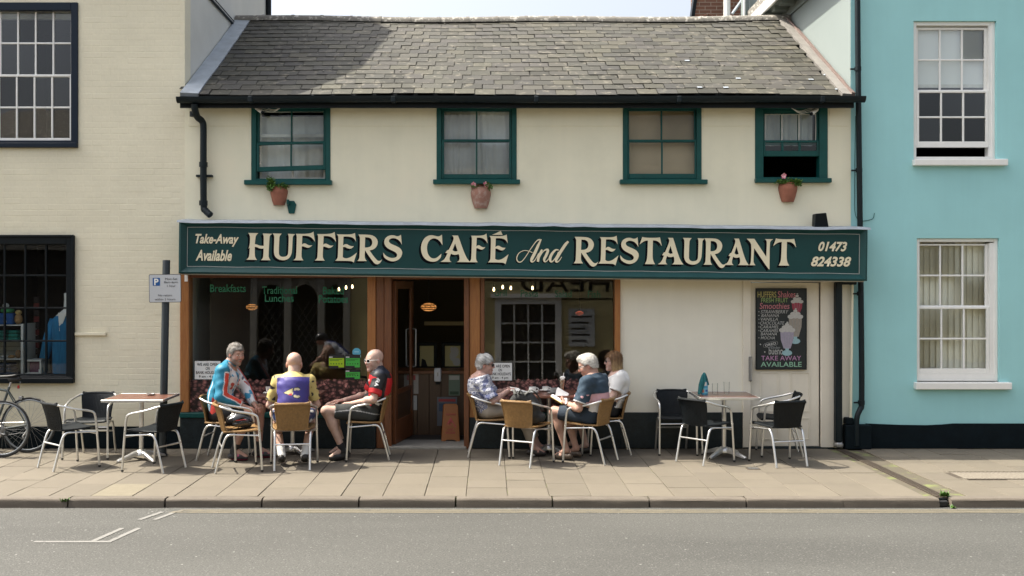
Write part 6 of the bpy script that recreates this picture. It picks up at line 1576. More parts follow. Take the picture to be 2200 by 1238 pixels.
# ------------------------------------------------------------------ things on the tables
def cup(x, y, m, label, r_=.045, saucer=True, h=.062, tall=False):
    o = empty("cup", (x, y, TTOP)); tag(o, label, "cup"); z = TTOP + (.012 if saucer else 0)
    MB().lathe([(0, .004), (r_ * .55, .0), (r_ * .75, .006), (r_ * .95, h * .45), (r_, h), (r_ - .004, h), (r_ * .9, h * .45), (r_ * .6, .01), (0, .008)], (x, y, z), 20).build("bowl", m, o, smooth='auto')
    MB().tube(spline([(x + r_ * .92, y - .005, z + h * .8), (x + r_ * 1.5, y - .008, z + h * .75), (x + r_ * 1.45, y - .008, z + h * .35), (x + r_ * .9, y - .005, z + h * .25)], 4), .0045, 6).build("handle", m, o, smooth='auto')
    MB().lathe([(0, h * .8), (r_ * .93, h * .8)], (x, y, z), 16).build("coffee", mat("coffee_surface", (.06, .025, .01), .3), o)
    if saucer:
        s = MB().lathe([(0, .004), (.035, .001), (.05, .006), (.078, .014), (.078, .017), (.05, .010), (0, .009)], (x, y, TTOP), 22).build("saucer", m, None, smooth='auto'); tag(s, label.replace("cup", "saucer under the cup", 1), "saucer")
cup(X(1144, -.45), -.45, CERAM, "white cup standing on the table by the grey haired woman")
GREYC = mat("grey_ceramic", (.36, .37, .36), .35)
cup(X(1190, -.52), -.52, GREYC, "grey cup between the white cup and the iced coffee", r_=.052, h=.055)
cup(X(1172, -.24), -.24, CERAM, "white cup at the back of the table by the bean film", r_=.04, h=.045)
cup(X(579, -.52), -.52, CERAM, "white cup on the table between the cyclists", h=.07)
ic = empty("iced_coffee_glass", (X(1208, -.56), -.56, TTOP)); tag(ic, "tall iced coffee glass with whipped cream and straw", "glass")
GLTH = glass('thin_tumbler_glass', 1.14, (.975, .98, .975)); ix, iy = X(1208, -.56), -.56
GLT = glass("drink_glass", 1.28, (.985, .99, .985))
MB().lathe([(0, .002), (.04, 0), (.042, .006), (.012, .016), (.012, .026), (.026, .05), (.034, .10), (.042, .19), (.0405, .19), (.032, .10), (.024, .052), (0, .035)], (ix, iy, TTOP), 20).build("glass", GLT, ic, smooth='auto')
COFF = mat("latte_swirl", (.34, .17, .075), .5, col2=(.62, .50, .38), vscale=30, mixlo=.42, mixhi=.6)
MB().lathe([(0, .04), (.021, .054), (.030, .10), (.038, .165), (0, .166)], (ix, iy, TTOP), 18).build("coffee", COFF, ic, smooth='auto')
cr_ = MB(); q = random.Random(4)
for _ in range(14): a_ = q.uniform(0, 6.28); rr = q.uniform(0, .026); cr_.lathe([(.0165 * math.sin(t), .0165 * (1 - math.cos(t))) for t in np.linspace(0.05, 3.1, 5)], (ix + rr * math.cos(a_), iy + rr * math.sin(a_), TTOP + .158 + q.uniform(0, .028)), 8)
cr_.build("whipped_cream", CERAM, ic, smooth=True); MB().tube([(ix - .005, iy, TTOP + .1), (ix + .018, iy - .01, TTOP + .255)], .004, 6).build("straw", WHITEP, ic)
ash = empty("ashtray", (X(324, -.7), -.7, TTOP)); tag(ash, "small dark ashtray on the left slatted table", "ashtray"); MB().lathe([(0, .003), (.04, .0), (.052, .016), (.046, .018), (.036, .006), (0, .006)], (X(324, -.7), -.7, TTOP), 18).build("bowl", STEEL, ash, smooth='auto'); MB().lathe([(.05, .014), (.053, .022), (.047, .022), (.046, .012)], (X(324, -.7), -.7, TTOP), 18).build("rim", ALU, ash, smooth='auto')
for px, lab, h_ in ((1536, "empty clear tumbler beside the blue carton", .125), (1561, "empty clear tumbler nearest the white door", .14)):
    xg = X(px, -.5); g_ = MB().lathe([(0, .002), (.029, .002), (.031, .006), (.0345, h_)], (xg, -.5, TTOP), 24).build("tumbler", GLTH, None, smooth='auto'); tag(g_, lab, "glass", "empty tumblers")
cx_ = X(1513, -.6); bxn = empty("spray_carton", (cx_, -.6, TTOP)); tag(bxn, "light blue bottle with printed label on the right table", "bottle")
BL_ = mat("sky_blue_plastic", (.06, .34, .52), .35, var=.2, vscale=20)
mb = MB(); zz = TTOP; secs = [(0, .042, .026), (.02, .045, .028), (.09, .044, .027), (.15, .036, .022), (.20, .020, .016), (.225, .016, .014), (.235, .016, .014)]
vs = []; fs = []; n = 14
for (h_, a_, b_) in secs: vs += [(cx_ + a_ * math.cos(2 * math.pi * k / n), -.6 + b_ * math.sin(2 * math.pi * k / n), zz + h_) for k in range(n)]
for j in range(len(secs) - 1): fs += [(j * n + k, j * n + (k + 1) % n, (j + 1) * n + (k + 1) % n, (j + 1) * n + k) for k in range(n)]
fs += [tuple(range(n))[::-1], tuple((len(secs) - 1) * n + k for k in range(n))]
mb.add(vs, fs).build("bottle_body", BL_, bxn, smooth='auto')
def label_arc(z0, z1, a0, a1, m, nm): 
    mb = MB(); vs = []; k_ = 8
    for k in range(k_ + 1): a_ = R(a0 + (a1 - a0) * k / k_); vs += [(cx_ + .0462 * math.cos(a_), -.6 + .0292 * math.sin(a_), zz + z0), (cx_ + .0462 * math.cos(a_), -.6 + .0292 * math.sin(a_), zz + z1)]
    mb.add(vs, [(2 * k, 2 * k + 2, 2 * k + 3, 2 * k + 1) for k in range(k_)]).build(nm, m, bxn)
label_arc(.015, .075, 205, 335, mat("print_light_blue", (.18, .5, .62), .4), "label"); 
label_arc(.025, .06, 230, 262, mat("print_coral", (.55, .2, .16), .4), "label_emblem"); label_arc(.035, .06, 280, 322, mat("print_blue", (.02, .08, .32), .4), "label_print"); label_arc(.105, .15, 262, 300, CERAM, "label_flash")
cl = empty("teal_cloth", (cx_, -.6, TTOP + .12)); tag(cl, "teal cleaning cloth draped over the blue bottle", "cloth")
TC = mat("teal_microfibre", (.008, .095, .105), .95, var=.3, vscale=25, bump=.3, bscale=60)
vs = []; fs = []; nA, nR = 40, 9
for j in range(nR + 1):
    t = j / nR
    for k in range(nA):
        a_ = 2 * math.pi * k / nA; side = math.cos(a_ - R(200)); drop = .19 * max(0, side) ** .8 + .075 + .07 * max(0, math.cos(2 * a_))
        z_ = zz + .262 - .008 * t - drop * max(0, t - .12) / .88
        base_r = np.interp(zz + .24 - z_, [-.03, .0, .05, .12, .25], [.0, .022, .036, .050, .056])
        rr = (base_r + .010 * math.sin(a_ * 5 + 1) * t + .006 * math.sin(a_ * 9) * t) * (1 if t > 0 else 0)
        vs.append((cx_ + rr * 1.12 * math.cos(a_) - .012 * t, -.6 + rr * .85 * math.sin(a_) , z_))
for j in range(nR):
    for k in range(nA): fs.append((j * nA + k, j * nA + (k + 1) % nA, (j + 1) * nA + (k + 1) % nA, (j + 1) * nA + k))
MB().add(vs, fs).build("draped_cloth", TC, cl, smooth=True)

# ------------------------------------------------------------------ bicycles leaning at the left wall (heading -x)
RIM = mat("rim_alloy", (.30, .32, .33), .35, metal=.8); FRAMEM = mat("dark_bike_paint", (.02, .03, .035), .3, coat=.4); RIMB = mat("black_rim", (.02, .022, .025), .3)
def make_bike(name, framem, rimm, label):
    o = empty(name); tag(o, label, "bicycle", "bicycles leaning on the brick wall")
    def wheel(cx_):
        w = obj("wheel", MB().tube([(cx_ + .325 * math.cos(t), 0, .337 + .325 * math.sin(t)) for t in np.linspace(0, 2 * math.pi, 49)[:-1]], .0125, 8, closed=True).mesh("wheel", RUBBER, smooth=True), o)
        obj("rim", MB().tube([(cx_ + .303 * math.cos(t), 0, .337 + .303 * math.sin(t)) for t in np.linspace(0, 2 * math.pi, 49)[:-1]], .011, 6, closed=True).mesh("rim", rimm, smooth=True), w)
        sp = MB()
        for k in range(28):
            a_ = 2 * math.pi * k / 28; b_ = a_ + (.55 if k % 2 else -.55)
            sp.tube([(cx_ + .02 * math.cos(b_), .025 * (1 if (k // 2) % 2 else -1), .337 + .02 * math.sin(b_)), (cx_ + .297 * math.cos(a_), 0, .337 + .297 * math.sin(a_))], .0013, 3, cap=False)
        obj("spokes", sp.mesh("spokes", STEEL), w); obj("hub", MB().tube([(cx_, -.05, .337), (cx_, -.03, .337), (cx_, .03, .337), (cx_, .05, .337)], [.012, .02, .02, .012], 10).mesh("hub", STEEL, smooth='auto'), w)
        return w
    wr = wheel(0); wheel(-1.0)
    cs = MB()
    for k in range(6): cs.tube([(0, -.030 - k * .0035, .337), (0, -.032 - k * .0035, .337)], .046 - k * .005, 18)
    obj("cassette", cs.mesh("cassette", STEEL), wr)
    bb_, st_, ht, hb, ax, fx = (-.41, 0, .275), (-.255, 0, .80), (-.80, 0, .86), (-.825, 0, .74), (0, 0, .337), (-1.0, 0, .337)
    fr_ = MB(); fr_.tube([bb_, st_], .016, 8); fr_.tube([(-.27, 0, .75), ht], .016, 8); fr_.tube([bb_, hb], .019, 8); fr_.tube([ht, hb], .019, 8)
    for s in (-1, 1):
        fr_.tube([(bb_[0], s * .03, bb_[2]), (0, s * .06, .337)], .009, 6); fr_.tube([(-.27, s * .02, .755), (0, s * .06, .337)], .008, 6); fr_.tube([(hb[0], s * .02, hb[2]), (-.90, s * .05, .62), (-1.0, s * .05, .337)], .011, 6)
    obj("frame", fr_.mesh("frame", framem, smooth='auto'), o)
    sp_ = MB().tube([st_, (-.225, 0, .90)], .013, 8); obj("seat_post", sp_.mesh("seat_post", STEEL, smooth='auto'), o)
    sd_ = MB(); vs = []; fs = []; secs = [(.07, .066, .955), (.05, .074, .957), (.0, .060, .95), (-.07, .028, .945), (-.15, .018, .942), (-.19, .008, .938)]; n = 10
    for (dx, hw, zt) in secs: vs += [(-.225 + dx, hw * math.cos(2 * math.pi * k / n), zt - .018 + .018 * math.sin(2 * math.pi * k / n)) for k in range(n)]
    for j in range(5): fs += [(j * n + k, j * n + (k + 1) % n, (j + 1) * n + (k + 1) % n, (j + 1) * n + k) for k in range(n)]
    fs += [tuple(range(n)), tuple(50 + k for k in range(n))[::-1]]
    obj("saddle", sd_.add(vs, fs).mesh("saddle", RUBBER, smooth=True), o)
    bg = MB(); vs = []; fs = []; secs = [(-.06, .02, .885, .92), (-.03, .035, .855, .93), (.06, .04, .86, .93), (.09, .025, .88, .92)]
    for (dx, hw, z0, z1) in secs: vs += [(-.215 + dx, hw * math.cos(2 * math.pi * k / n), (z0 + z1) / 2 + (z1 - z0) / 2 * math.sin(2 * math.pi * k / n)) for k in range(n)]
    for j in range(3): fs += [(j * n + k, j * n + (k + 1) % n, (j + 1) * n + (k + 1) % n, (j + 1) * n + k) for k in range(n)]
    fs += [tuple(range(n)), tuple(30 + k for k in range(n))[::-1]]
    sbag = obj("saddle_bag", bg.add(vs, fs).mesh("saddle_bag", RUBBER, smooth=True), o); obj("zip_pull", MB().tube([(-.13, 0, .865), (-.125, 0, .845)], .004, 5).mesh("zip_pull", STEEL), sbag)
    ch = MB(); ch.tube([(bb_[0] + .085 * math.cos(t), -.045, bb_[2] + .085 * math.sin(t)) for t in np.linspace(0, 2 * math.pi, 25)[:-1]], .006, 4, closed=True)
    for k in range(5): ch.tube([(bb_[0], -.045, bb_[2]), (bb_[0] + .08 * math.cos(k * 1.257), -.045, bb_[2] + .08 * math.sin(k * 1.257))], .007, 5)
    ch.tube([(bb_[0], -.042, bb_[2] + .088), (0, -.042, .337 + .035)], .004, 4); ch.tube([(bb_[0], -.042, bb_[2] - .088), (-.02, -.042, .25)], .004, 4)
    obj("chainset", ch.mesh("chainset", STEEL), o)
    for s, a_ in ((-1, R(-20)), (1, R(160))):
        e_ = (bb_[0] + .17 * math.cos(a_), s * .06, bb_[2] + .17 * math.sin(a_)); cr_ = obj("crank", MB().tube([(bb_[0], s * .055, bb_[2]), e_], .010, 6).mesh("crank", STEEL), o); obj("pedal", MB().obox((e_[0], s * .105, e_[2]), (.045, 0, 0), (0, .04, 0), (0, 0, .009)).mesh("pedal", RUBBER), cr_)
    obj("derailleur", MB().tube(spline([(-.005, -.07, .31), (.015, -.07, .27), (-.03, -.07, .20), (-.02, -.07, .18)], 3), .012, 6).mesh("derailleur", STEEL, smooth='auto'), o)
    hbr = MB(); hbr.tube([(-.80, 0, .86), (-.80, 0, .90), (-.88, 0, .915)], .014, 8); hbr.tube([(-.88, -.20, .915), (-.88, .20, .915)], .013, 8)
    for s in (-1, 1): hbr.tube(spline([(-.88, s * .20, .915), (-.95, s * .205, .91), (-.985, s * .21, .86), (-.94, s * .21, .79), (-.86, s * .21, .785)], 4), .013, 8)
    obj("handlebar", hbr.mesh("handlebar", RUBBER, smooth='auto'), o)
    obj("brake_caliper", MB().obox((-.105, 0, .665), (.02, 0, 0), (0, .035, 0), (0, 0, .022)).mesh("brake_caliper", STEEL, bevel=.004), o)
    obj("rear_light", MB().obox((-.145, 0, .80), (.012, 0, 0), (0, .012, 0), (0, 0, .02)).mesh("rear_light", mat("red_lens", (.35, .02, .02), .3), bevel=.004), o)
    return o
b1 = make_bike("bicycle", FRAMEM, RIM, "front dark bicycle at the far left edge, alloy rims")
b1.location = (X(1.5, -.72), -.70, .0); b1.rotation_euler = (R(-4), 0, R(-1.5))
b2 = make_bike("bicycle", mat("grey_green_bike_paint", (.05, .065, .06), .3, coat=.3), RIM, "bicycle with saddle bag leaning against the brick wall behind the front one")
b2.location = (X(55, -.40), -.36, .0); b2.rotation_euler = (R(-7), 0, R(2))
# ------------------------------------------------------------------ bodies: smooth unions of tapered limbs, meshed as one surface
class SDF:
    def __init__(self, lo, hi, h):
        self.h = h; self.lo = np.array(lo, np.float32)
        self.n = np.ceil((np.array(hi) - np.array(lo)) / h).astype(int) + 1
        self.v = np.full(self.n, 0.08, np.float32)
    def _win(self, a, b):
        i0 = np.clip(np.floor((np.array(a) - self.lo) / self.h).astype(int), 0, self.n); i1 = np.clip(np.ceil((np.array(b) - self.lo) / self.h).astype(int) + 1, 0, self.n)
        if (i1 - i0 <= 0).any(): return None, None
        ax = [self.lo[k] + self.h * np.arange(i0[k], i1[k], dtype=np.float32) for k in range(3)]
        return tuple(slice(i0[k], i1[k]) for k in range(3)), np.meshgrid(*ax, indexing='ij', sparse=True)
    def _mix(self, sl_, d, k, op):
        a = self.v[sl_]
        if op == 'u':
            if k > 0:
                h = np.maximum(k - np.abs(a - d), 0) / k; self.v[sl_] = np.minimum(a, d) - h * h * k * .25
            else: self.v[sl_] = np.minimum(a, d)
        else:
            if k > 0:
                h = np.maximum(k - np.abs(a + d), 0) / k; self.v[sl_] = np.maximum(a, -d) + h * h * k * .25
            else: self.v[sl_] = np.maximum(a, -d)
    def cone(self, a, b, ra, rb, k=.02, op='u', sq=None):
        """tapered capsule; sq=(axis, factor) squashes it along a unit axis"""
        a = np.array(a, np.float32); b = np.array(b, np.float32); m = max(ra, rb) * (max(1, sq[1]) if sq else 1) + k + .03
        sl_, g = self._win(np.minimum(a, b) - m, np.maximum(a, b) + m)
        if sl_ is None: return
        q = [g[i] - a[i] for i in range(3)]; ba = b - a
        if sq:
            n = np.array(sq[0], np.float32); n /= np.linalg.norm(n); f = 1.0 / sq[1] - 1
            dn = q[0] * n[0] + q[1] * n[1] + q[2] * n[2]; q = [q[i] + n[i] * dn * f for i in range(3)]
            ba = ba + n * (ba @ n) * f
        L2 = float(ba @ ba) + 1e-9
        t = np.clip((q[0] * ba[0] + q[1] * ba[1] + q[2] * ba[2]) / L2, 0, 1)
        d = np.sqrt((q[0] - ba[0] * t) ** 2 + (q[1] - ba[1] * t) ** 2 + (q[2] - ba[2] * t) ** 2) - (ra + (rb - ra) * t)
        if sq and sq[1] < 1: d = d * (sq[1] * .5 + .5)
        self._mix(sl_, d, k, op)
    def ell(self, c, r, Rm=None, k=.02, op='u'):
        c = np.array(c, np.float32); r = np.array(r, np.float32); m = float(r.max()) + k + .03
        sl_, g = self._win(c - m, c + m)
        if sl_ is None: return
        q = [g[i] - c[i] for i in range(3)]
        if Rm is not None: q = [q[0] * Rm[0][i] + q[1] * Rm[1][i] + q[2] * Rm[2][i] for i in range(3)]
        k0 = np.sqrt(sum((q[i] / r[i]) ** 2 for i in range(3))); k1 = np.sqrt(sum((q[i] / r[i] ** 2) ** 2 for i in range(3))) + 1e-6
        self._mix(sl_, k0 * (k0 - 1) / k1, k, op)
    def grid(self):
        ax = [self.lo[k] + self.h * np.arange(self.n[k], dtype=np.float32) for k in range(3)]
        return np.meshgrid(*ax, indexing='ij', sparse=True)
    def cut(self, p, n, k=.0):
        """keep only the side of the plane that n points away from"""
        p = np.array(p, np.float32); n = np.array(n, np.float32); n /= np.linalg.norm(n); g = self.grid()
        d = (g[0] - p[0]) * n[0] + (g[1] - p[1]) * n[1] + (g[2] - p[2]) * n[2]
        self.v = np.maximum(self.v, d)
    def crinkle(self, amp, freq, seed=0, stretch=(1, 1, 1)):
        g = self.grid(); q = np.random.RandomState(seed); acc = 0
        for _ in range(5):
            w = q.normal(size=3) * freq * np.array(stretch); acc = acc + np.sin(g[0] * w[0] + g[1] * w[1] + g[2] * w[2] + q.uniform(0, 6.28) + 1.2 * np.sin(g[2] * freq * .4 + g[1] * 9 + q.uniform(0, 6)))
        self.v += (amp / 2.2) * acc.astype(np.float32)
    def mesh(self):
        v = self.v; s = v < 0; n = v.shape
        c = s[:-1, :-1, :-1].astype(np.int8)
        tot = sum(s[i:n[0] - 1 + i, j:n[1] - 1 + j, k:n[2] - 1 + k].astype(np.int8) for i in (0, 1) for j in (0, 1) for k in (0, 1))
        act = (tot > 0) & (tot < 8); idx = np.argwhere(act)
        ids = -np.ones(act.shape, np.int32); ids[act] = np.arange(len(idx))
        acc = np.zeros((len(idx), 3), np.float32); cnt = np.zeros((len(idx), 1), np.float32)
        I, J, K = idx.T
        cor = [(i, j, k) for i in (0, 1) for j in (0, 1) for k in (0, 1)]; val = {q: v[I + q[0], J + q[1], K + q[2]] for q in cor}
        for a in cor:
            for ax in range(3):
                if a[ax]: continue
                b = list(a); b[ax] = 1; b = tuple(b); va, vb = val[a], val[b]; x = (va < 0) != (vb < 0)
                t = np.where(x, va / np.where(x, va - vb, 1), 0); p = np.repeat(np.array([a], np.float32), len(idx), 0); p[:, ax] += t
                acc += np.where(x[:, None], p, 0); cnt += x[:, None]
        P_ = (idx + acc / np.maximum(cnt, 1)) * self.h + self.lo
        faces = []
        for ax in range(3):
            o1, o2 = [(1, 2), (2, 0), (0, 1)][ax]
            lo_ = [slice(1, n[q] - 1) for q in range(3)]; lo_[ax] = slice(0, n[ax] - 1); hi_ = list(lo_); hi_[ax] = slice(1, n[ax])
            A, B = s[tuple(lo_)], s[tuple(hi_)]; e = np.argwhere(A != B)
            if not len(e): continue
            off = np.ones(3, int); off[ax] = 0; e = e + off; fl = s[e[:, 0], e[:, 1], e[:, 2]]
            def cell(d1, d2): q = e.copy(); q[:, o1] -= d1; q[:, o2] -= d2; return ids[q[:, 0], q[:, 1], q[:, 2]]
            f = np.stack([cell(0, 0), cell(1, 0), cell(1, 1), cell(0, 1)], 1); f[~fl] = f[~fl][:, ::-1]; faces.append(f[:, ::1])
        F = np.concatenate(faces)
        for _ in range(2):                                     # light relaxation takes the grid steps out
            A_ = np.zeros_like(P_); C = np.zeros(len(P_), np.float32)
            for q in range(4):
                np.add.at(A_, F[:, q], P_[F[:, (q + 1) % 4]]); np.add.at(A_, F[:, q], P_[F[:, (q + 3) % 4]]); np.add.at(C, F[:, q], 2)
            P_ = P_ * .5 + .5 * A_ / np.maximum(C, 1)[:, None]
        return P_, F

def body_obj(name, parts, m, parent, colf=None):
    """parts: list of SDF; all become one mesh"""
    Vs, Fs, o = [], [], 0
    for s in parts:
        p, f = s.mesh() if isinstance(s, SDF) else s
        Vs.append(p); Fs.append(f + o); o += len(p)
    V_ = np.concatenate(Vs); F = np.concatenate(Fs)
    me = bpy.data.meshes.new(name)
    me.vertices.add(len(V_)); me.vertices.foreach_set("co", V_.astype(np.float32).ravel())
    me.loops.add(F.size); me.loops.foreach_set("vertex_index", F.ravel().astype(np.int32))
    me.polygons.add(len(F)); me.polygons.foreach_set("loop_start", np.arange(0, F.size, 4, dtype=np.int32))
    me.polygons.foreach_set("use_smooth", np.ones(len(F), bool))
    me.update(calc_edges=True)
    if colf is not None:
        at = me.color_attributes.new("col", 'FLOAT_COLOR', 'POINT'); c = np.ones((len(V_), 4), np.float32); c[:, :3] = colf(V_); at.data.foreach_set("color", c.ravel())
    me.materials.append(m)
    return obj(name, me, parent)

def vn(p, f, seed=0):
    """cheap smooth noise on points"""
    q = np.random.RandomState(seed); a = 0
    for _ in range(6): w = q.normal(size=3) * f; a = a + np.sin(p @ w + q.uniform(0, 6.28))
    return a / 3.5
def blend(c, mask, col):
    m = np.clip(mask, 0, 1)[:, None]; return c * (1 - m) + np.array(col, np.float32) * m
def ss(x, a, b):
    t = np.clip((x - a) / (b - a), 0, 1); return t * t * (3 - 2 * t)
SKIN = mat("skin", (.5, .3, .22), .58, attr="col", sub=.10, bump=.16, bscale=75, var=.07, vscale=35, coords='obj', spec=.4)
CLOTH = mat("cloth", (.5, .5, .5), .85, attr="col", bump=.35, bscale=26, coords='obj', grain=.05, gscale=200)
LYCRA = mat("lycra", (.5, .5, .5), .55, attr="col", bump=.2, bscale=24, spec=.35, coords='obj', grain=.03, gscale=200)
HAIRM = mat("hair", (.5, .5, .5), .55, attr="col", bump=.7, bscale=130, coords='obj', var=.25, vscale=110, spec=.4)
SHOEM = mat("shoe", (.1, .1, .1), .5, attr="col", bump=.1, bscale=80, coords='obj')
LENS = mat("dark_lens", (.012, .006, .006), .2, spec=.25); GLSF = mat("glasses_frame", (.02, .02, .02), .3); GLSW = mat("white_glasses_frame", (.75, .75, .73), .3)
# ------------------------------------------------------------------ people (joints in the chair's frame: x forward, y to the left, z up)
def V3(*a): return np.array(a, np.float32)
def unit(v): v = np.array(v, np.float32); return v / (np.linalg.norm(v) + 1e-9)
def head_axes(yaw, pitch, roll):
    M = Euler((R(roll), R(pitch), R(yaw)), 'XYZ').to_matrix()
    return np.array([[M[i][j] for j in range(3)] for i in range(3)], np.float32)

def head_sdf(c, A, nck, s=1.0, fem=False, h=.0042, neck=(.053, .060)):
    S = SDF(np.minimum(c - .19, nck - .08), np.maximum(c + .19, nck + .08), h)
    def w(x, y, z): return c + A @ (V3(x, y, z) * s)
    def e(p, r, k=.015, op='u'): S.ell(w(*p), np.array(r) * s, A, k * s, op)
    def cn(a, b, ra, rb, k=.015, op='u', sq=None): S.cone(w(*a), w(*b), ra * s, rb * s, k * s, op, sq)
    S.cone(w(-.030, 0, -.045), nck, neck[0] * s, neck[1], .03)
    S.cone(w(-.045, 0, -.02), nck + A @ V3(-.02, 0, 0), .045 * s, neck[1], .03)
    e((-.016, 0, .045), (.098, .077, .085), .01)
    e((.022, 0, .0), (.074, .066, .092), .03)
    jw = .050 if fem else .056
    e((.018, 0, -.055), (.064, jw, .050), .03)
    cn((.02, 0, -.06), (.066, 0, -.092), .040, .026, .03)
    e((.077, 0, -.097), (.017, .020, .016), .018)
    for q in (-1, 1):
        e((.076, q * .028, .036), (.013, .024, .008), .012)
        e((.100, q * .032, .013), (.017, .017, .011), .012, 's')
        e((.0795, q * .031, .012), (.0125, .0130, .0115), .003)
        e((.060, q * .043, -.022), (.027, .020, .026), .025)
        e((-.010, q * .079, -.004), (.019, .0085, .032), .008); e((-.004, q * .089, -.002), (.010, .006, .020), .004, 's')
        e((.094, q * .012, -.024), (.010, .0085, .008), .006)
    cn((.090, 0, .022), (.109, 0, -.018), .0085, .0118, .010)
    e((.0915, 0, -.0515), (.0105, .023, .006), .005); e((.0895, 0, -.063), (.0105, .020, .0068), .005); e((.104, 0, -.0572), (.006, .022, .0018), .002, 's')
    return S

def head_col(p, c, A, s, skin, stub=None, gaze=0.0, brow=(.12, .08, .06), blush=.35):
    q = ((p - c) @ A) / s; n = len(p); col = np.tile(np.array(skin, np.float32), (n, 1)); col *= (1 + .05 * vn(q, 60, 3))[:, None]
    red = np.array(skin) * np.array((1.08, .72, .68))
    def near(cx, cy, cz, rx, ry, rz): return 1 - np.sqrt(((q[:, 0] - cx) / rx) ** 2 + ((np.abs(q[:, 1]) - cy) / ry) ** 2 + ((q[:, 2] - cz) / rz) ** 2)
    col = blend(col, ss(near(.07, .04, -.02, .05, .035, .04), 0, .6) * blush, red); col = blend(col, ss(near(.108, 0, -.015, .025, .02, .025), 0, .6) * blush * 1.3, red)
    col = blend(col, ss(near(-.01, .085, 0, .04, .02, .05), 0, .4) * .55, red)
    if stub is not None:
        m = ss(q[:, 2], -.028, -.045) * ss(q[:, 0], -.01, .03) * (1 - ss(near(.09, 0, -.057, .03, .026, .014), -.2, .2)); m = np.maximum(m, ss(near(.098, 0, -.04, .02, .028, .008), 0, .5) * .7)
        col = blend(col, m * .62 * (1 + .25 * vn(q, 260, 5)), stub)
    col = blend(col, ss(near(.093, 0, -.0575, .024, .024, .0125), 0, .25) * .8, np.array(skin) * np.array((.86, .50, .50)))
    col = blend(col, ss(near(.106, 0, -.0572, .02, .022, .0032), 0, .4) * .7, (.10, .035, .03))
    col = blend(col, ss(near(.086, .030, .033, .025, .023, .0065), 0, .4) * .75, brow)
    ey = ss(near(.084, .031, .012, .016, .0155, .0062), 0, .12); col = blend(col, ey, (.62, .58, .54))
    ir = ss(1 - np.sqrt(((q[:, 1] - np.sign(q[:, 1]) * .031 - gaze * .006) / .0062) ** 2 + ((q[:, 2] - .0115) / .0062) ** 2), 0, .15) * (q[:, 0] > .075) * ey; col = blend(col, ir, (.06, .05, .05))
    col = blend(col, ss(near(.085, .031, .0195, .02, .017, .003), 0, .3) * .7, np.array(skin) * .4)
    return col

def hair_sdf(c, A, s, line, infl=.013, extra=(), cuts=(), h=.0045, crk=.003, seed=0, fr=70):
    S = SDF(c - .24, c + .20, h)
    def w(x, y, z): return c + A @ (V3(x, y, z) * s)
    S.ell(w(-.016, 0, .045), (np.array((.098, .077, .085)) + infl) * s, A, .0); S.ell(w(.010, 0, .012), (np.array((.080, .069, .092)) + infl * .8) * s, A, .02)
    S.ell(w(-.03, 0, .0), (np.array((.078, .068, .085)) + infl) * s, A, .02)
    for (p, r) in extra: S.ell(w(*p), np.array(r) * s, A, .03)
    g = S.grid(); q = [((g[0] - c[0]) * A[0][i] + (g[1] - c[1]) * A[1][i] + (g[2] - c[2]) * A[2][i]) / s for i in range(3)]
    z0 = np.interp(q[0].ravel(), [a for a, _ in line], [b for _, b in line]).reshape(q[0].shape).astype(np.float32)
    S.v = np.maximum(S.v, (z0 - q[2]) * s * .8)
    for (p, r) in cuts: S.ell(w(*p), np.array(r) * s, A, .012, 's')
    S.crinkle(crk, fr, seed, (1, 1, .5)); S.crinkle(.0009, 260, seed + 1, (1, 1, .4))
    return S

def hand_sdf(wr, d, n, thumb, curl=(25, 35, 25), s=1.0, spread=.0, h=.0038, thumb_in=.35):
    """wr wrist, d direction of the fingers, n out of the palm, thumb the side the thumb is on"""
    d = unit(d); n = unit(n - d * (np.array(n) @ d)); t = unit(np.cross(d, n)); t = t if t @ np.array(thumb) > 0 else -t
    S = SDF(wr - .21 * s, wr + .21 * s, h)
    S.cone(wr - d * .035, wr + d * .012, .0265 * s, .025 * s, .01, sq=(n, .78))
    for o in (.022, .006, -.010, -.024): S.cone(wr + d * .012 + t * o * .6 * s, wr + d * .082 * s + t * o * s, .0165 * s, .0135 * s, .012)
    S.cone(wr + d * .015 + t * .014, wr + d * .055 * s + t * .032 * s, .018 * s, .013 * s, .014)
    for k, (o, L) in enumerate(((.027, .070), (.0085, .079), (-.0095, .073), (-.0265, .057))):
        p = wr + d * (.083 - .004 * abs(k - 1)) * s + t * o * s; dd = d + t * (1.5 - k) * spread; ang = 0
        for j, (f, r0, r1) in enumerate(((.45, .0092, .0085), (.31, .0085, .0078), (.24, .0078, .0066))):
            ang += R(curl[j]); e = p + (unit(dd) * math.cos(ang) + n * math.sin(ang)) * L * f * s
            S.cone(p, e, r0 * s, r1 * s, .004 if j else .006); p = e
    p = wr + d * .030 * s + t * .026 * s; dd = unit(d * .62 + t * (.75 - thumb_in) + n * thumb_in)
    for L, r0, r1 in ((.038, .0125, .0105), (.032, .0105, .0095), (.024, .0095, .0075)):
        e = p + dd * L * s; S.cone(p, e, r0 * s, r1 * s, .006); p = e; dd = unit(dd + d * .25 - t * .12)
    return S

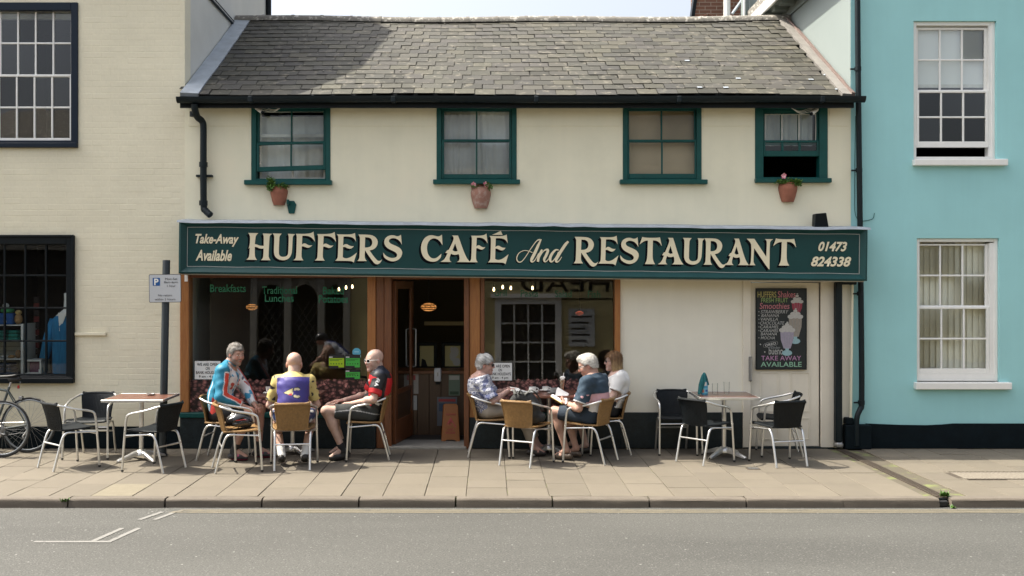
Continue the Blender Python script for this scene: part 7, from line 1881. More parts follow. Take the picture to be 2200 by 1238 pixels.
def person(x, y, deg, label, J, head, skin, hairf=None, stub=None, shirt=None, pants=None, shoe=None, hands=None, glasses=None, fem=False, hs=1.0, bulk=1.0, belly=0.0, blush=.35, brow=(.12, .08, .06), hcol=None, seat=True, grp="people sitting outside the cafe"):
    root = empty("person", (x, y, .004), R(deg)); tag(root, label, "person", grp)
    J = {k: V3(*v) for k, v in J.items()}
    c = V3(*head[0]); A = head_axes(*head[1:])
    up = unit(J['nck'] - J['pel']); lat = unit(J['shL'] - J['shR']); fwd = unit(np.cross(lat, up))
    allp = np.array(list(J.values())); lo, hi = allp.min(0) - .2, allp.max(0) + .2; lo[2] = -.02
    SEATZ = .452
    def torso(S, g, b=bulk, k=.05):
        S.cone(J['pel'], J['wst'], .158 * b + g, .146 * b + g, k, sq=(fwd, .76)); S.cone(J['wst'], J['chs'], .146 * b + g, .160 * b + g, k, sq=(fwd, .72))
        S.cone(J['chs'], J['chs'] * .3 + J['nck'] * .7, .160 * b + g, .10 * b + g, k, sq=(fwd, .68))
        for q in 'RL':
            S.cone(J['nck'] - up * .035, J['sh' + q], .058 + g, .056 * b + g, .05); S.ell(J['sh' + q], np.array((.062, .062, .062)) * b + g, None, .03)
            S.ell((J['chs'] * .65 + J['sh' + q] * .35) + fwd * (.06 if not fem else .075), np.array((.062, .075, .07)) * (b if not fem else b * 1.05) + g, None, .06)
        if belly: S.ell(J['wst'] * .75 + J['pel'] * .25 + fwd * (.05 + belly * .4), V3(.10 + belly, .145 * b, .12) + g, None, .06)
    def legs(S, g, down=1.0, fl=0.0, parts='th'):
        for q in 'RL':
            S.cone(J['hip' + q], J['kn' + q], .086 * bulk + g + fl * .4, .060 * bulk ** .5 + g + fl, .03)
            if down > 1:
                a = J['an' + q]; S.cone(J['kn' + q], a, .056 + g + fl * .6, .036 + g + fl, .03)
                kd = unit(a - J['kn' + q]); back = unit(np.cross(np.cross(kd, fwd), kd)) * -1
                S.ell(J['kn' + q] * .68 + a * .32 + back * .018, V3(.050, .050, .085) * (bulk ** .3) + g, None, .04)
    def seatclip(S):
        if not seat: return
        g = S.grid(); m = (g[0] < .235) & (np.abs(g[1]) < .30) & (g[2] > .34)
        S.v = np.where(m, np.maximum(S.v, SEATZ - g[2]), S.v)
        xb = np.interp(g[2].ravel(), [.40, .434, .58, .745, .80], [-.148, -.148, -.192, -.238, -.30]).reshape(g[2].shape).astype(np.float32)
        m = (g[2] > .40) & (g[2] < .78) & (np.abs(g[1]) < .24)     # the back of the seat holds them
        S.v = np.where(m, np.maximum(S.v, xb - g[0]), S.v)
    # --- the body itself, one surface
    B = SDF(lo, hi, .0085); torso(B, 0); legs(B, 0, 2)
    for q in 'RL':
        B.cone(J['sh' + q], J['el' + q], .052 * bulk, .042 * bulk ** .5, .03); B.cone(J['el' + q], J['wr' + q], .043 * bulk ** .5, .0275, .02)
        fd = unit(J['wr' + q] - J['el' + q]); B.ell(J['el' + q] * .72 + J['wr' + q] * .28, V3(.044, .044, .052) * bulk ** .4, None, .03)
        B.cone(J['an' + q], J['toe' + q], .036, .028, .02)
    seatclip(B)
    parts = [B, head_sdf(c, A, J['nck'], hs, fem)]
    hands = hands or {}
    for q in 'RL':
        hd = hands.get(q, {}); d = hd.get('d', J['wr' + q] - J['el' + q]); parts.append(hand_sdf(J['wr' + q], d, hd.get('n', (0, 0, -1)), hd.get('t', -fwd if False else (0, 1 if q == 'R' else -1, 0)), hd.get('curl', (25, 35, 25)), hd.get('s', .95 if not fem else .88), hd.get('spread', .05), thumb_in=hd.get('tin', .35)))
    def bcol(p):
        col = np.tile(np.array(skin, np.float32), (len(p), 1)) * (1 + .05 * vn(p, 25, 2) + .03 * vn(p, 90, 4))[:, None]
        red = np.array(skin) * np.array((1.06, .76, .70))
        for q in 'RL':
            for k_, r_ in (('kn', .07), ('el', .06), ('an', .05)): col = blend(col, ss(r_ - np.linalg.norm(p - J[k_ + q], axis=1), 0, r_) * .4, red)
            col = blend(col, ss(.12 - np.linalg.norm(p - J['wr' + q] - unit(J['wr' + q] - J['el' + q]) * .09, axis=1), 0, .06) * .35, red)
        hm = ss(np.linalg.norm(p - c, axis=1), .165 * hs, .15 * hs)
        hc = head_col(p, c, A, hs, skin, stub, brow=brow, blush=blush)
        return col * (1 - hm[:, None]) + hc * hm[:, None]
    body_obj("body", parts, SKIN, root, bcol)
    # --- shirt
    if shirt:
        S = SDF(lo, hi, .0068); g = shirt.get('g', .010); torso(S, g)
        for q in 'RL':
            a, e, w_ = J['sh' + q], J['el' + q], J['wr' + q]; t = shirt['sleeve']; sg_ = g + shirt.get('sg', .008)
            end = a + (e - a) * min(t, 1.0) if t <= 1 else e + (w_ - e) * (t - 1); dirv = unit(e - a) if t <= 1 else unit(w_ - e)
            S.cone(a, e if t > 1 else a + (e - a) * min(t + .15, 1), .054 * bulk + sg_, (.046 if t > 1 else .052) * bulk + sg_ * 1.1, .035)
            if t > 1: S.cone(e, end + dirv * .02, .046 * bulk ** .5 + sg_, .034 + sg_ * .7, .02)
            G = S.grid(); pd = (G[0] - end[0]) * dirv[0] + (G[1] - end[1]) * dirv[1] + (G[2] - end[2]) * dirv[2]
            px_, py_, pz_ = G[0] - end[0] - dirv[0] * pd, G[1] - end[1] - dirv[1] * pd, G[2] - end[2] - dirv[2] * pd
            m = (px_ ** 2 + py_ ** 2 + pz_ ** 2 < (.085 * bulk + sg_) ** 2) & (pd > -.05) & (pd < .16)
            S.v = np.where(m, np.maximum(S.v, pd), S.v)
        S.crinkle(.9 * shirt.get('crk', .0035), shirt.get('freq', 26), shirt.get('seed', 1), (1, 1, 1.5)); seatclip(S)
        nd = unit(c + A @ V3(-.02, 0, -.06) * hs - J['nck']); S.cut(J['nck'] + nd * shirt.get('neck', .012) , unit(nd + fwd * shirt.get('vneck', -.35) * -1))
        hemz = J['pel'][2] + shirt.get('hem', -.06); G = S.grid(); S.v = S.v if not seat else np.where((G[2] < hemz + .03) & (G[0] < .25), np.maximum(S.v, hemz - G[2]), S.v)
        so = body_obj("shirt", [S], shirt.get('m', CLOTH), root, lambda p: shirt['col'](p, J, fwd, lat, up))
        if shirt.get('collar') is not None:
            C = SDF(J['nck'] - .16, J['nck'] + .16, .005); ct = J['nck'] + nd * (shirt.get('neck', .012) + .022); C.cone(J['nck'] - nd * .01, ct, .075, .067, .0, sq=(fwd, 1.05)); C.cone(J['nck'] - nd * .05, ct + nd * .06, .066, .058, .0, 's'); C.cut(ct, nd); C.cut(J['nck'] - nd * .02, -nd)
            body_obj("collar", [C], shirt.get('m', CLOTH), root, lambda p: np.tile(np.array(shirt['collar'], np.float32), (len(p), 1)))
    if pants:
        S = SDF(lo, hi, .0075); g = pants.get('g', .012); S.cone(J['pel'] - up * .02, J['pel'] + up * .05, .160 * bulk + g, .150 * bulk + g, .04, sq=(fwd, .8)); t = pants['len']; legs(S, g, 2 if t > 1 else 1, pants.get('fl', .004))
        for q in 'RL':
            a, e, w_ = J['hip' + q], J['kn' + q], J['an' + q]; end = a + (e - a) * t if t <= 1 else e + (w_ - e) * (t - 1); dirv = unit(e - a) if t <= 1 else unit(w_ - e)
            G = S.grid(); pd = (G[0] - end[0]) * dirv[0] + (G[1] - end[1]) * dirv[1] + (G[2] - end[2]) * dirv[2]
            px_, py_, pz_ = G[0] - end[0] - dirv[0] * pd, G[1] - end[1] - dirv[1] * pd, G[2] - end[2] - dirv[2] * pd
            m = (px_ ** 2 + py_ ** 2 + pz_ ** 2 < .13 ** 2) & (pd > -.05) & (pd < .3)
            S.v = np.where(m, np.maximum(S.v, pd), S.v)
        S.crinkle(pants.get('crk', .004), 22, 7); seatclip(S)
        body_obj("trousers" if t > 1.2 else "shorts", [S], pants.get('m', CLOTH), root, lambda p: pants['col'](p, J, fwd, lat, up))
    if shoe:
        for q in 'RL':
            a, t_ = J['an' + q], J['toe' + q]; d = t_ - a; d[2] = 0; d = unit(d); s_ = V3(-d[1], d[0], 0)
            heel = V3(a[0], a[1], 0) - d * .045; tip = V3(t_[0], t_[1], 0) + d * .03; lift = shoe.get('lift', {}).get(q, 0.0)
            S = SDF(np.minimum(heel, tip) - .09, np.maximum(heel, tip) + np.array((.09, .09, .22)), .005)
            hz = V3(0, 0, lift); S.cone(heel + hz + V3(0, 0, .045), heel * .45 + tip * .55 + hz * .5 + V3(0, 0, .040), .037, .043, .02, sq=(s_, .95)); S.cone(heel * .45 + tip * .55 + hz * .5 + V3(0, 0, .038), tip + V3(0, 0, .030) - d * .03, .043, .030, .02)
            if shoe.get('ankle', True): S.cone(heel + hz + V3(0, 0, .05) + d * .03, a + V3(0, 0, -.012), .038, .043, .02)
            if not lift: S.cut(V3(0, 0, .002), (0, 0, -1))
            else: S.cut(heel + hz + V3(0, 0, .004), unit(np.cross(np.cross(d * .2 + V3(0, 0, -lift), V3(0, 0, 1)), d * .2 + V3(0, 0, -lift))) * (-1 if True else 1))
            body_obj("shoe", [S], SHOEM, root, lambda p: shoe['col'](p, heel, tip, d, lift))
            if shoe.get('sock'):
                K = SDF(np.minimum(a, J['kn' + q]) - .08, np.maximum(a, J['kn' + q]) + .08, .006); kd = unit(J['kn' + q] - a); K.cone(a - kd * .03, a + kd * shoe['sock'][1], .043, .046, .0); K.cut(a + kd * shoe['sock'][1], kd); K.crinkle(.002, 60, 3)
                body_obj("sock", [K], CLOTH, root, lambda p: shoe['sock'][0](p, a, kd))
    if hairf:
        ho = body_obj("hair", [hairf(c, A, hs)], HAIRM, root, hcol); me = ho.data; q = np.random.RandomState(len(me.vertices) % 97)
        co = np.zeros(len(me.vertices) * 3, np.float32); me.vertices.foreach_get("co", co); co = co.reshape(-1, 3); no = np.zeros(len(me.vertices) * 3, np.float32); me.vertex_normals.foreach_get("vector", no); no = no.reshape(-1, 3)
        long = fem and hs < .935; sel = q.choice(len(co), 2600); vs = []; fs = []; up_ = A @ V3(0, 0, 1); fw_ = A @ V3(1, 0, 0)
        cols = hcol(co[sel]) * q.uniform(.6, 1.15, (len(sel), 1))
        for k, i in enumerate(sel):                            # loose strands lying over the mass of hair
            n = no[i]; d = -up_ * (1.0 if long else .35) + fw_ * (.0 if long else (.5 if co[i] @ fw_ > c @ fw_ + .02 else -.45)) + q.normal(size=3) * (.18 if long else .32); d = d - n * (d @ n) + n * (.06 if long else .16); d = unit(d)
            s_ = unit(np.cross(d, n)) * q.uniform(.0008, .0016); L_ = q.uniform(.03, .07) if long else q.uniform(.010, .024); p = co[i] - n * .001; m_ = p + d * L_ * .55 + n * .002; b0 = len(vs)
            vs += [p - s_, p + s_, m_ + s_ * .8, m_ - s_ * .8, p + d * L_]; fs += [(b0, b0 + 1, b0 + 2, b0 + 3), (b0 + 3, b0 + 2, b0 + 4)]
        sm = bpy.data.meshes.new("hair_strands"); sm.from_pydata([tuple(v) for v in vs], [], fs); at = sm.color_attributes.new("col", 'FLOAT_COLOR', 'POINT'); cc_ = np.ones((len(vs), 4), np.float32); cc_[:, :3] = np.repeat(cols, 5, 0); at.data.foreach_set("color", cc_.ravel()); sm.materials.append(HAIRM)
        obj("hair_strands", sm, ho)["kind"] = "stuff"
    if glasses:
        fr_, ln = MB(), MB(); fm = GLSW if glasses == 'white' else GLSF
        def w(x, y, z): return Vector(c + A @ (V3(x, y, z) * hs))
        for q in (-1, 1):
            pts = []; big = 1.0 if glasses != 'reading' else .8
            for k in range(12):
                t = 2 * math.pi * k / 12; yy = .033 + .027 * big * math.copysign(abs(math.cos(t)) ** .7, math.cos(t)); zz = .010 + .019 * big * math.copysign(abs(math.sin(t)) ** .8, math.sin(t)); pts.append((.108 - .30 * (yy - .005) ** 2 * 10 - (.006 if q else 0), q * yy, zz))
            P2 = [w(*p) for p in pts]; ctr = w(.109 - .004, q * .033, .010)
            if glasses == 'reading': pass
            else: ln.add([ctr] + P2, [(0, 1 + k, 1 + (k + 1) % 12) for k in range(12)])
            fr_.tube(P2, .0022, 5, closed=True)
            fr_.tube([w(.093, q * .062, .018), w(.06, q * .075, .018), w(.0, q * .083, .016), w(-.015, q * .084, .006)], .003, 5)
        fr_.tube([w(.107, -.007, .016), w(.111, 0, .018), w(.107, .007, .016)], .0025, 5)
        go = obj("glasses", fr_.mesh("glasses", fm, smooth='auto'), root)
        if ln.v: obj("lenses", ln.mesh("lenses", LENS, smooth=True), go)
    return root, J, c, A

def flat(c_, var=.05, f=20):
    def fn(p, *a): return np.tile(np.array(c_, np.float32), (len(p), 1)) * (1 + var * vn(p, f, 8))[:, None]
    return fn
def shoe_col(top, sole=(.02, .02, .02), trim=None, strap=None):
    def fn(p, heel, tip, d, lift):
        col = np.tile(np.array(top, np.float32), (len(p), 1)) * (1 + .15 * vn(p, 50, 2))[:, None]
        t = (p - heel) @ d; col = blend(col, ss(p[:, 2] - lift * (1 - t / .25), .022, .016), sole)
        if trim: col = blend(col, ((np.abs((t * 14) % 1 - .5) < .16) & (t > .05) & (t < .20) & (p[:, 2] > .05)).astype(float), trim)
        return col
    return fn
# 1 ---- left cyclist: sky blue, white and red long-sleeved jersey
def jersey1(p, J, fwd, lat, up):
    col = np.tile(np.array((.022, .19, .30), np.float32), (len(p), 1)) * (1 + .10 * vn(p, 14, 3))[:, None]
    f = (p - J['chs']) @ fwd; s_ = (p - J['chs']) @ lat; u = (p - J['chs']) @ up
    chest = ss(f, .035, .07) * ss(.20 - np.abs(s_), 0, .03)
    col = blend(col, chest, (.70, .72, .74))
    spl = vn(p, 34, 6); col = blend(col, chest * (spl > .55), (.05, .30, .50)); col = blend(col, chest * (spl < -.75), (.45, .08, .06)); col = blend(col, chest * (vn(p, 45, 12) > .8), (.12, .14, .2))
    def onarm(q):
        a, e, w_ = J['sh' + q], J['el' + q], J['wr' + q]; best = np.full(len(p), 9., np.float32); side = np.zeros(len(p)); tt = np.zeros(len(p))
        for k, (m, n_) in enumerate(((a, e), (e, w_))):
            d = n_ - m; t = np.clip(((p - m) @ d) / (d @ d), 0, 1); r = p - m - t[:, None] * d; l = np.linalg.norm(r, axis=1); ref = unit(fwd * .75 + up * (.35 if k == 0 else .75) + lat * (-.45 if q == 'R' else .45)); ref = unit(ref - d * (ref @ d) / (d @ d)); sd = (r @ ref) / (l + 1e-6); lt = r @ np.cross(unit(d), ref)
            up_ = l < best; best = np.where(up_, l, best); side = np.where(up_, np.where(sd > 0, np.abs(lt), 9), side); tt = np.where(up_, t + k, tt)
        return best, side, tt
    for q in 'RL':
        b, sd, tt = onarm(q); m = (b < .085)
        col = blend(col, m * (sd < .036) * (tt > .0), (.66, .68, .70)); col = blend(col, m * (sd < .027) * (tt > .12), (.55, .060, .035)); col = blend(col, m * (tt > 1.86), (.66, .68, .70))
    back = ss(-f, .045, .075); col = blend(col, ((np.abs(np.abs(s_) - .135) < .008) & (u < -.02)).astype(float) * .9, (.66, .68, .70)); col = blend(col, ((np.abs(s_) > .128) & (u < -.20) & (f < .03) & (f > -.06)).astype(float), (.50, .05, .04))
    return col
SK1, SK2, SK3 = (.44, .265, .205), (.50, .325, .255), (.50, .335, .27)
greyhair = lambda c1, c2, sd: (lambda p: np.tile(np.array(c1, np.float32), (len(p), 1)) * 1.0 + (np.array(c2, np.float32) - np.array(c1, np.float32)) * np.clip(.5 + .6 * vn(p, 70, sd), 0, 1)[:, None])
SHORT = [(-.14, -.07), (-.085, -.062), (-.05, -.045), (-.025, -.02), (-.012, .02), (.012, .022), (.028, .005), (.038, .03), (.058, .062), (.075, .072), (.12, .074)]
pA = person(-3.12, -.76, -4, "man in a blue, white and red cycling jersey sitting sideways at the left", dict(pel=(-.03, 0, .565), wst=(-.045, 0, .74), chs=(.02, 0, .92), nck=(.075, 0, 1.105), shR=(.055, -.185, 1.045), shL=(.05, .18, 1.045), elR=(.065, -.265, .755), wrR=(.285, -.165, .640), elL=(.20, .22, .80), wrL=(.37, .02, .625),
    hipR=(.0, -.09, .54), hipL=(.0, .09, .54), knR=(.36, -.14, .565), knL=(.40, .13, .565), anR=(.17, -.12, .115), toeR=(.31, -.13, .04), anL=(.40, .08, .10), toeL=(.56, .07, .035)),
    ((.155, -.01, 1.222), -38, 10, 0), SK1, hairf=lambda c, A, s: hair_sdf(c, A, s, SHORT, .012, crk=.003, seed=3), hcol=greyhair((.10, .085, .07), (.30, .28, .255), 5), stub=(.16, .13, .11),
    shirt=dict(g=.012, sg=.010, sleeve=1.93, col=jersey1, m=LYCRA, collar=(.022, .19, .30), neck=.02, crk=.004, seed=4), pants=dict(len=.88, g=.008, fl=0.0, col=flat((.012, .012, .014)), m=LYCRA, crk=.002),
    shoe=dict(col=shoe_col((.03, .03, .035), (.25, .02, .06), (.30, .02, .08)), sock=(lambda p, a, k: np.tile(np.array((.03, .03, .03), np.float32), (len(p), 1)), .09)), hands=dict(R=dict(d=(.55, .55, -.25), n=(.1, .4, -.9), t=(.4, -.2, .8), curl=(30, 40, 30)), L=dict(d=(.7, -.2, -.5), n=(-.2, 0, -1), t=(0, -1, 0))), bulk=1.08, blush=.5)
# 2 ---- bald man from behind: yellow jersey with a purple panel and a winged C emblem
def inpoly(u, v, poly):
    r = np.zeros(len(u), bool); n = len(poly)
    for i in range(n):
        x1, y1 = poly[i]; x2, y2 = poly[(i + 1) % n]; c_ = (y1 > v) != (y2 > v); r ^= c_ & (u < (x2 - x1) * (v - y1) / (y2 - y1 + 1e-12) + x1)
    return r
def jersey2(p, J, fwd, lat, up):
    col = np.tile(np.array((.50, .40, .15), np.float32), (len(p), 1)) * (1 + .08 * vn(p, 16, 3))[:, None]
    f = (p - J['chs']) @ fwd; s_ = -((p - J['chs']) @ lat); u = (p - J['chs']) @ up
    back = (f < .03)
    pan = back & (np.abs(s_) < .180) & (u < .125) & (u > -.42)
    col = blend(col, pan.astype(float), (.050, .040, .20))
    blue = back & (np.abs(s_) > .10) & (u < -.23); col = blend(col, (blue & (np.abs(s_) < .165)).astype(float), (.02, .05, .16))
    # emblem (s to the right, u up), outlined in black
    eu, ev = s_ - .01, u + .055
    wing = [(-.105, .0), (-.05, .03), (-.005, .05), (-.012, .02), (.0, -.005), (-.012, -.03), (-.05, -.022)]; cc = [(.012, .05), (.045, .055), (.075, .038), (.055, .022), (.034, .030), (.018, .012), (.018, -.018), (.036, -.034), (.058, -.028), (.075, -.045), (.045, -.060), (.008, -.052), (-.004, -.02), (-.002, .02)]
    def fat(poly, k): c0 = np.mean(poly, 0); return [tuple(c0 + (np.array(q) - c0) * k) for q in poly]
    for poly in (wing, cc): col = blend(col, (back & inpoly(eu, ev, fat(poly, 1.16))).astype(float), (.012, .010, .02))
    col = blend(col, (back & inpoly(eu, ev, wing)).astype(float), (.62, .55, .30)); col = blend(col, (back & inpoly(eu, ev, cc) & (np.abs(ev) > .026)).astype(float), (.60, .53, .34)); col = blend(col, (back & inpoly(eu, ev, cc) & (np.abs(ev) <= .026)).astype(float), (.07, .05, .28))
    col = blend(col, (back & inpoly(eu, ev, [(-.06, -.02), (-.02, -.005), (-.012, -.03), (-.04, -.03)])).astype(float), (.50, .03, .06))
    arm = (np.abs(s_) > .200); sp = vn(p, 40, 17); col = blend(col, (arm & (sp > .62)).astype(float), (.015, .012, .015))
    low = (np.abs(s_) > .13) & (u < -.16); col = blend(col, (low & (vn(p, 60, 9) > .8)).astype(float), (.05, .04, .06))
    return col
def short2(p, J, fwd, lat, up):
    col = np.tile(np.array((.012, .03, .10), np.float32), (len(p), 1)); s_ = np.abs((p - J['pel']) @ lat); col = blend(col, ((s_ > .17) & (vn(p, 45, 5) > .4)).astype(float), (.55, .55, .55)); return col
pB = person(-2.19, -1.30, 98, "bald man in a yellow and purple cycling jersey sitting with his back to the street", dict(pel=(-.02, 0, .565), wst=(-.075, 0, .73), chs=(-.02, 0, .88), nck=(.055, 0, 1.015), shR=(.045, -.165, .955), shL=(.045, .165, .955), elR=(.10, -.255, .685), wrR=(.335, -.17, .735), elL=(.10, .265, .685), wrL=(.335, .17, .735),
    hipR=(.0, -.095, .54), hipL=(.0, .095, .54), knR=(.36, -.205, .555), knL=(.36, .225, .555), anR=(.075, -.125, .135), toeR=(.20, -.12, .035), anL=(.075, .135, .135), toeL=(.20, .14, .035)),
    ((.115, -.005, 1.136), -6, 10, 0), SK2, hs=1.07, shirt=dict(g=.010, sg=.006, sleeve=.80, col=jersey2, m=LYCRA, collar=(.50, .41, .17), neck=.016, crk=.004, seed=6), pants=dict(len=.80, g=.007, fl=0, col=short2, m=LYCRA, crk=.002),
    shoe=dict(col=shoe_col((.022, .020, .018), (.03, .026, .02), (.30, .29, .27)), sock=(lambda p, a, k: blend(np.tile(np.array((.68, .68, .66), np.float32), (len(p), 1)), ((p - a) @ k > .085).astype(float) * (vn(p, 70, 4) > .2), (.35, .05, .05)), .11), lift=dict(R=.05, L=.05)), hands=dict(R=dict(d=(.7, .5, .05)), L=dict(d=(.7, -.5, .05))), bulk=1.0, blush=.5)
# 3 ---- bald man in the red and black jersey with white sunglasses
def jersey3(p, J, fwd, lat, up):
    col = np.tile(np.array((.46, .016, .020), np.float32), (len(p), 1)) * (1 + .08 * vn(p, 14, 3))[:, None]
    f = (p - J['chs']) @ fwd; s_ = (p - J['chs']) @ lat; u = (p - J['chs']) @ up
    blk = (.016, .016, .018)
    side = (np.abs(s_) > .115) & (f < .075) & (f > -.055); col = blend(col, side.astype(float), blk)
    col = blend(col, ((u > .085) & (np.abs(s_) > .05)).astype(float), blk); col = blend(col, (u > .135).astype(float), (.018, .022, .035))
    for q in 'RL':
        a, e = J['sh' + q], J['el' + q]; d = e - a; t = ((p - a) @ d) / (d @ d); r = p - a - np.clip(t, 0, 1)[:, None] * d; l = np.linalg.norm(r, axis=1); m = (l < .085) & (t > -.25)
        col = blend(col, m.astype(float), blk); col = blend(col, (m & (t > .56)).astype(float), (.46, .016, .020))
        if q == 'L':                                           # white sleeve letters URA, reading down the outside of the arm
            n1 = unit(d); out = unit(lat * .85 + fwd * .12 + up * .1); out = unit(out - n1 * (out @ n1)); acr = np.cross(n1, out); uu = (t * np.linalg.norm(d)); vv = r @ acr; fr = (r @ out) > 0
            def stroke(x0, y0, x1, y1, w_=.0058): q0 = np.array((x0, y0)); q1 = np.array((x1, y1)); dd = q1 - q0; tt = np.clip(((uu - x0) * dd[0] + (vv - y0) * dd[1]) / (dd @ dd), 0, 1); return np.hypot(uu - x0 - tt * dd[0], vv - y0 - tt * dd[1]) < w_
            L_ = np.zeros(len(p), bool); w2 = .017
            for x0, segs in ((-.005, ((0, -1, 0, .6), (0, .6, .3, 1), (.3, 1, .7, 1), (.7, 1, 1, .6), (1, .6, 1, -1))), (.042, ((0, -1, 0, 1), (0, -1, .8, -1), (.8, -1, 1, -.5), (1, -.5, .8, 0), (.8, 0, 0, 0), (.4, 0, 1, 1))), (.090, ((0, 1, .5, -1), (.5, -1, 1, 1), (.2, .3, .8, .3)))):
                for a0, b0, a1, b1 in segs: L_ |= stroke(x0 + a0 * .034, b0 * w2, x0 + a1 * .034, b1 * w2, .0048)
            col = blend(col, (fr & L_ & m).astype(float), (.72, .72, .72))
    col = blend(col, ((np.abs(s_ - .06) < .035) & (np.abs(u - .02) < .012) & (f > .05)).astype(float) * .8, (.6, .6, .6)); low = (s_ > .12) & (np.abs(u + .20) < .05) & (vn(p, 70, 5) > .3); col = blend(col, low.astype(float) * .9, (.62, .62, .62))
    return col
def short3(p, J, fwd, lat, up):
    col = np.tile(np.array((.030, .033, .032), np.float32), (len(p), 1)) * (1 + .12 * vn(p, 18, 2))[:, None]
    a, e = J['hipL'], J['knL']; d = unit(e - a); t = (p - a) @ d; r = p - a - t[:, None] * d; h_ = r @ V3(0, 0, 1); col = blend(col, ((np.abs(h_ - .012 - .02 * np.sin(t * 9)) < .0055) & (r @ lat > .02)).astype(float) * .8, (.42, .42, .42)); return col
pC = person(-1.42, -.72, 184, "bald man in a red and black jersey wearing white sunglasses", dict(pel=(-.03, 0, .565), wst=(-.135, 0, .73), chs=(-.155, 0, .88), nck=(-.115, 0, 1.035), shR=(-.115, -.185, .975), shL=(-.14, .185, .965), elR=(.02, -.25, .715), wrR=(.31, -.06, .668), elL=(-.075, .27, .715), wrL=(.185, .12, .655),
    hipR=(.0, -.095, .54), hipL=(.0, .095, .54), knR=(.46, -.14, .58), knL=(.475, .16, .575), anR=(.30, -.10, .13), toeR=(.44, -.12, .04), anL=(.285, .15, .125), toeL=(.42, .17, .035)),
    ((-.075, .005, 1.145), 34, 4, 0), SK3, hs=1.05, shirt=dict(g=.010, sg=.014, sleeve=.78, col=jersey3, m=LYCRA, collar=(.016, .02, .03), neck=.02, crk=.0035, seed=9), pants=dict(len=.80, g=.013, fl=.012, col=short3, crk=.005),
    shoe=dict(col=shoe_col((.012, .012, .013), (.012, .012, .012)), sock=(lambda p, a, k: np.tile(np.array((.012, .012, .013), np.float32), (len(p), 1)), .075)), glasses='white', hands=dict(R=dict(d=(.9, .1, -.02), n=(0, 0, -1), t=(0, 1, 0), curl=(8, 12, 10)), L=dict(d=(.8, -.35, .0), n=(0, 0, -1), t=(0, -1, 0), curl=(10, 18, 12))), bulk=1.02, blush=.3, brow=(.42, .26, .18))
# 4 ---- grey-haired woman in the patterned blouse
def blouse(p, J, fwd, lat, up):
    col = np.tile(np.array((.62, .63, .66), np.float32), (len(p), 1)) * (1 + .06 * vn(p, 20, 3))[:, None]
    s_ = (p - J['chs']) @ lat; u = (p - J['chs']) @ up; f = (p - J['chs']) @ fwd; navy = (.035, .055, .17)
    a_ = (s_ + f * .9) * 1.0; cell = .043; iu = np.floor(u / cell); ia = a_ / cell + .5 * (iu % 2); du = (u / cell - iu - .5); da = ia - np.floor(ia) - .5; rr = np.hypot(du, da)
    ring = (np.abs(rr - .30) < .10) | (rr < .07); low = u < -.05
    col = blend(col, (ring & ~low).astype(float) * .85, (.10, .12, .24))
    col = blend(col, (low & ((np.abs(du + da) < .13) | (np.abs(du - da) < .13) | (np.abs(rr - .42) < .06))).astype(float) * .9, navy); col = blend(col, (low & (rr < .10)).astype(float), (.62, .63, .66)); col = blend(col, (low & (vn(p, 20, 4) > .55)).astype(float) * .75, navy)
    arm = (np.abs(s_) > .19); col = blend(col, (arm & (vn(p, 38, 8) > .25)).astype(float) * .75, (.07, .09, .22)); col = blend(col, ((f > .06) & (np.abs(s_) < .05)).astype(float) * .6, (.12, .16, .26))
    return col
pD = person(.02, -.52, 0, "grey haired woman in sunglasses and a blue and white patterned blouse", dict(pel=(-.03, 0, .565), wst=(-.13, 0, .70), chs=(-.135, 0, .83), nck=(-.085, 0, .965), shR=(-.105, -.165, .905), shL=(-.105, .165, .905), elR=(.045, -.235, .675), wrR=(.225, -.12, .785), elL=(.06, .22, .69), wrL=(.25, .06, .79),
    hipR=(.0, -.09, .54), hipL=(.0, .09, .54), knR=(.40, -.11, .56), knL=(.40, .11, .56), anR=(.52, -.09, .115), toeR=(.65, -.10, .03), anL=(.58, .08, .11), toeL=(.70, .08, .03)),
    ((-.045, 0, 1.078), -8, 6, 0), (.45, .285, .235), fem=True, hs=.94, hairf=lambda c, A, s: hair_sdf(c, A, s, [(-.15, -.085), (-.09, -.075), (-.05, -.06), (-.03, -.03), (-.015, .018), (.012, .025), (.03, .01), (.045, .035), (.07, .055), (.12, .058)], .020, extra=(((-.04, 0, .04), (.088, .085, .095)),), crk=.005, seed=5, fr=55), hcol=greyhair((.30, .30, .29), (.56, .56, .54), 6),
    shirt=dict(g=.014, sg=.016, sleeve=.92, col=blouse, neck=-.01, vneck=.5, crk=.005, seed=8, hem=-.10), pants=dict(len=1.82, g=.012, fl=.014, col=flat((.26, .23, .19)), crk=.006), shoe=dict(col=shoe_col((.025, .02, .018), (.02, .015, .015), (.35, .18, .14)), ankle=False), glasses='dark',
    hands=dict(R=dict(d=(.85, .35, .12), n=(.1, .25, -.9), t=(.1, .9, .3), curl=(22, 30, 20)), L=dict(d=(.8, -.3, .05), n=(0, 0, -1), t=(0, -1, 0))), bulk=.98, belly=.02, blush=.45, brow=(.3, .24, .2))
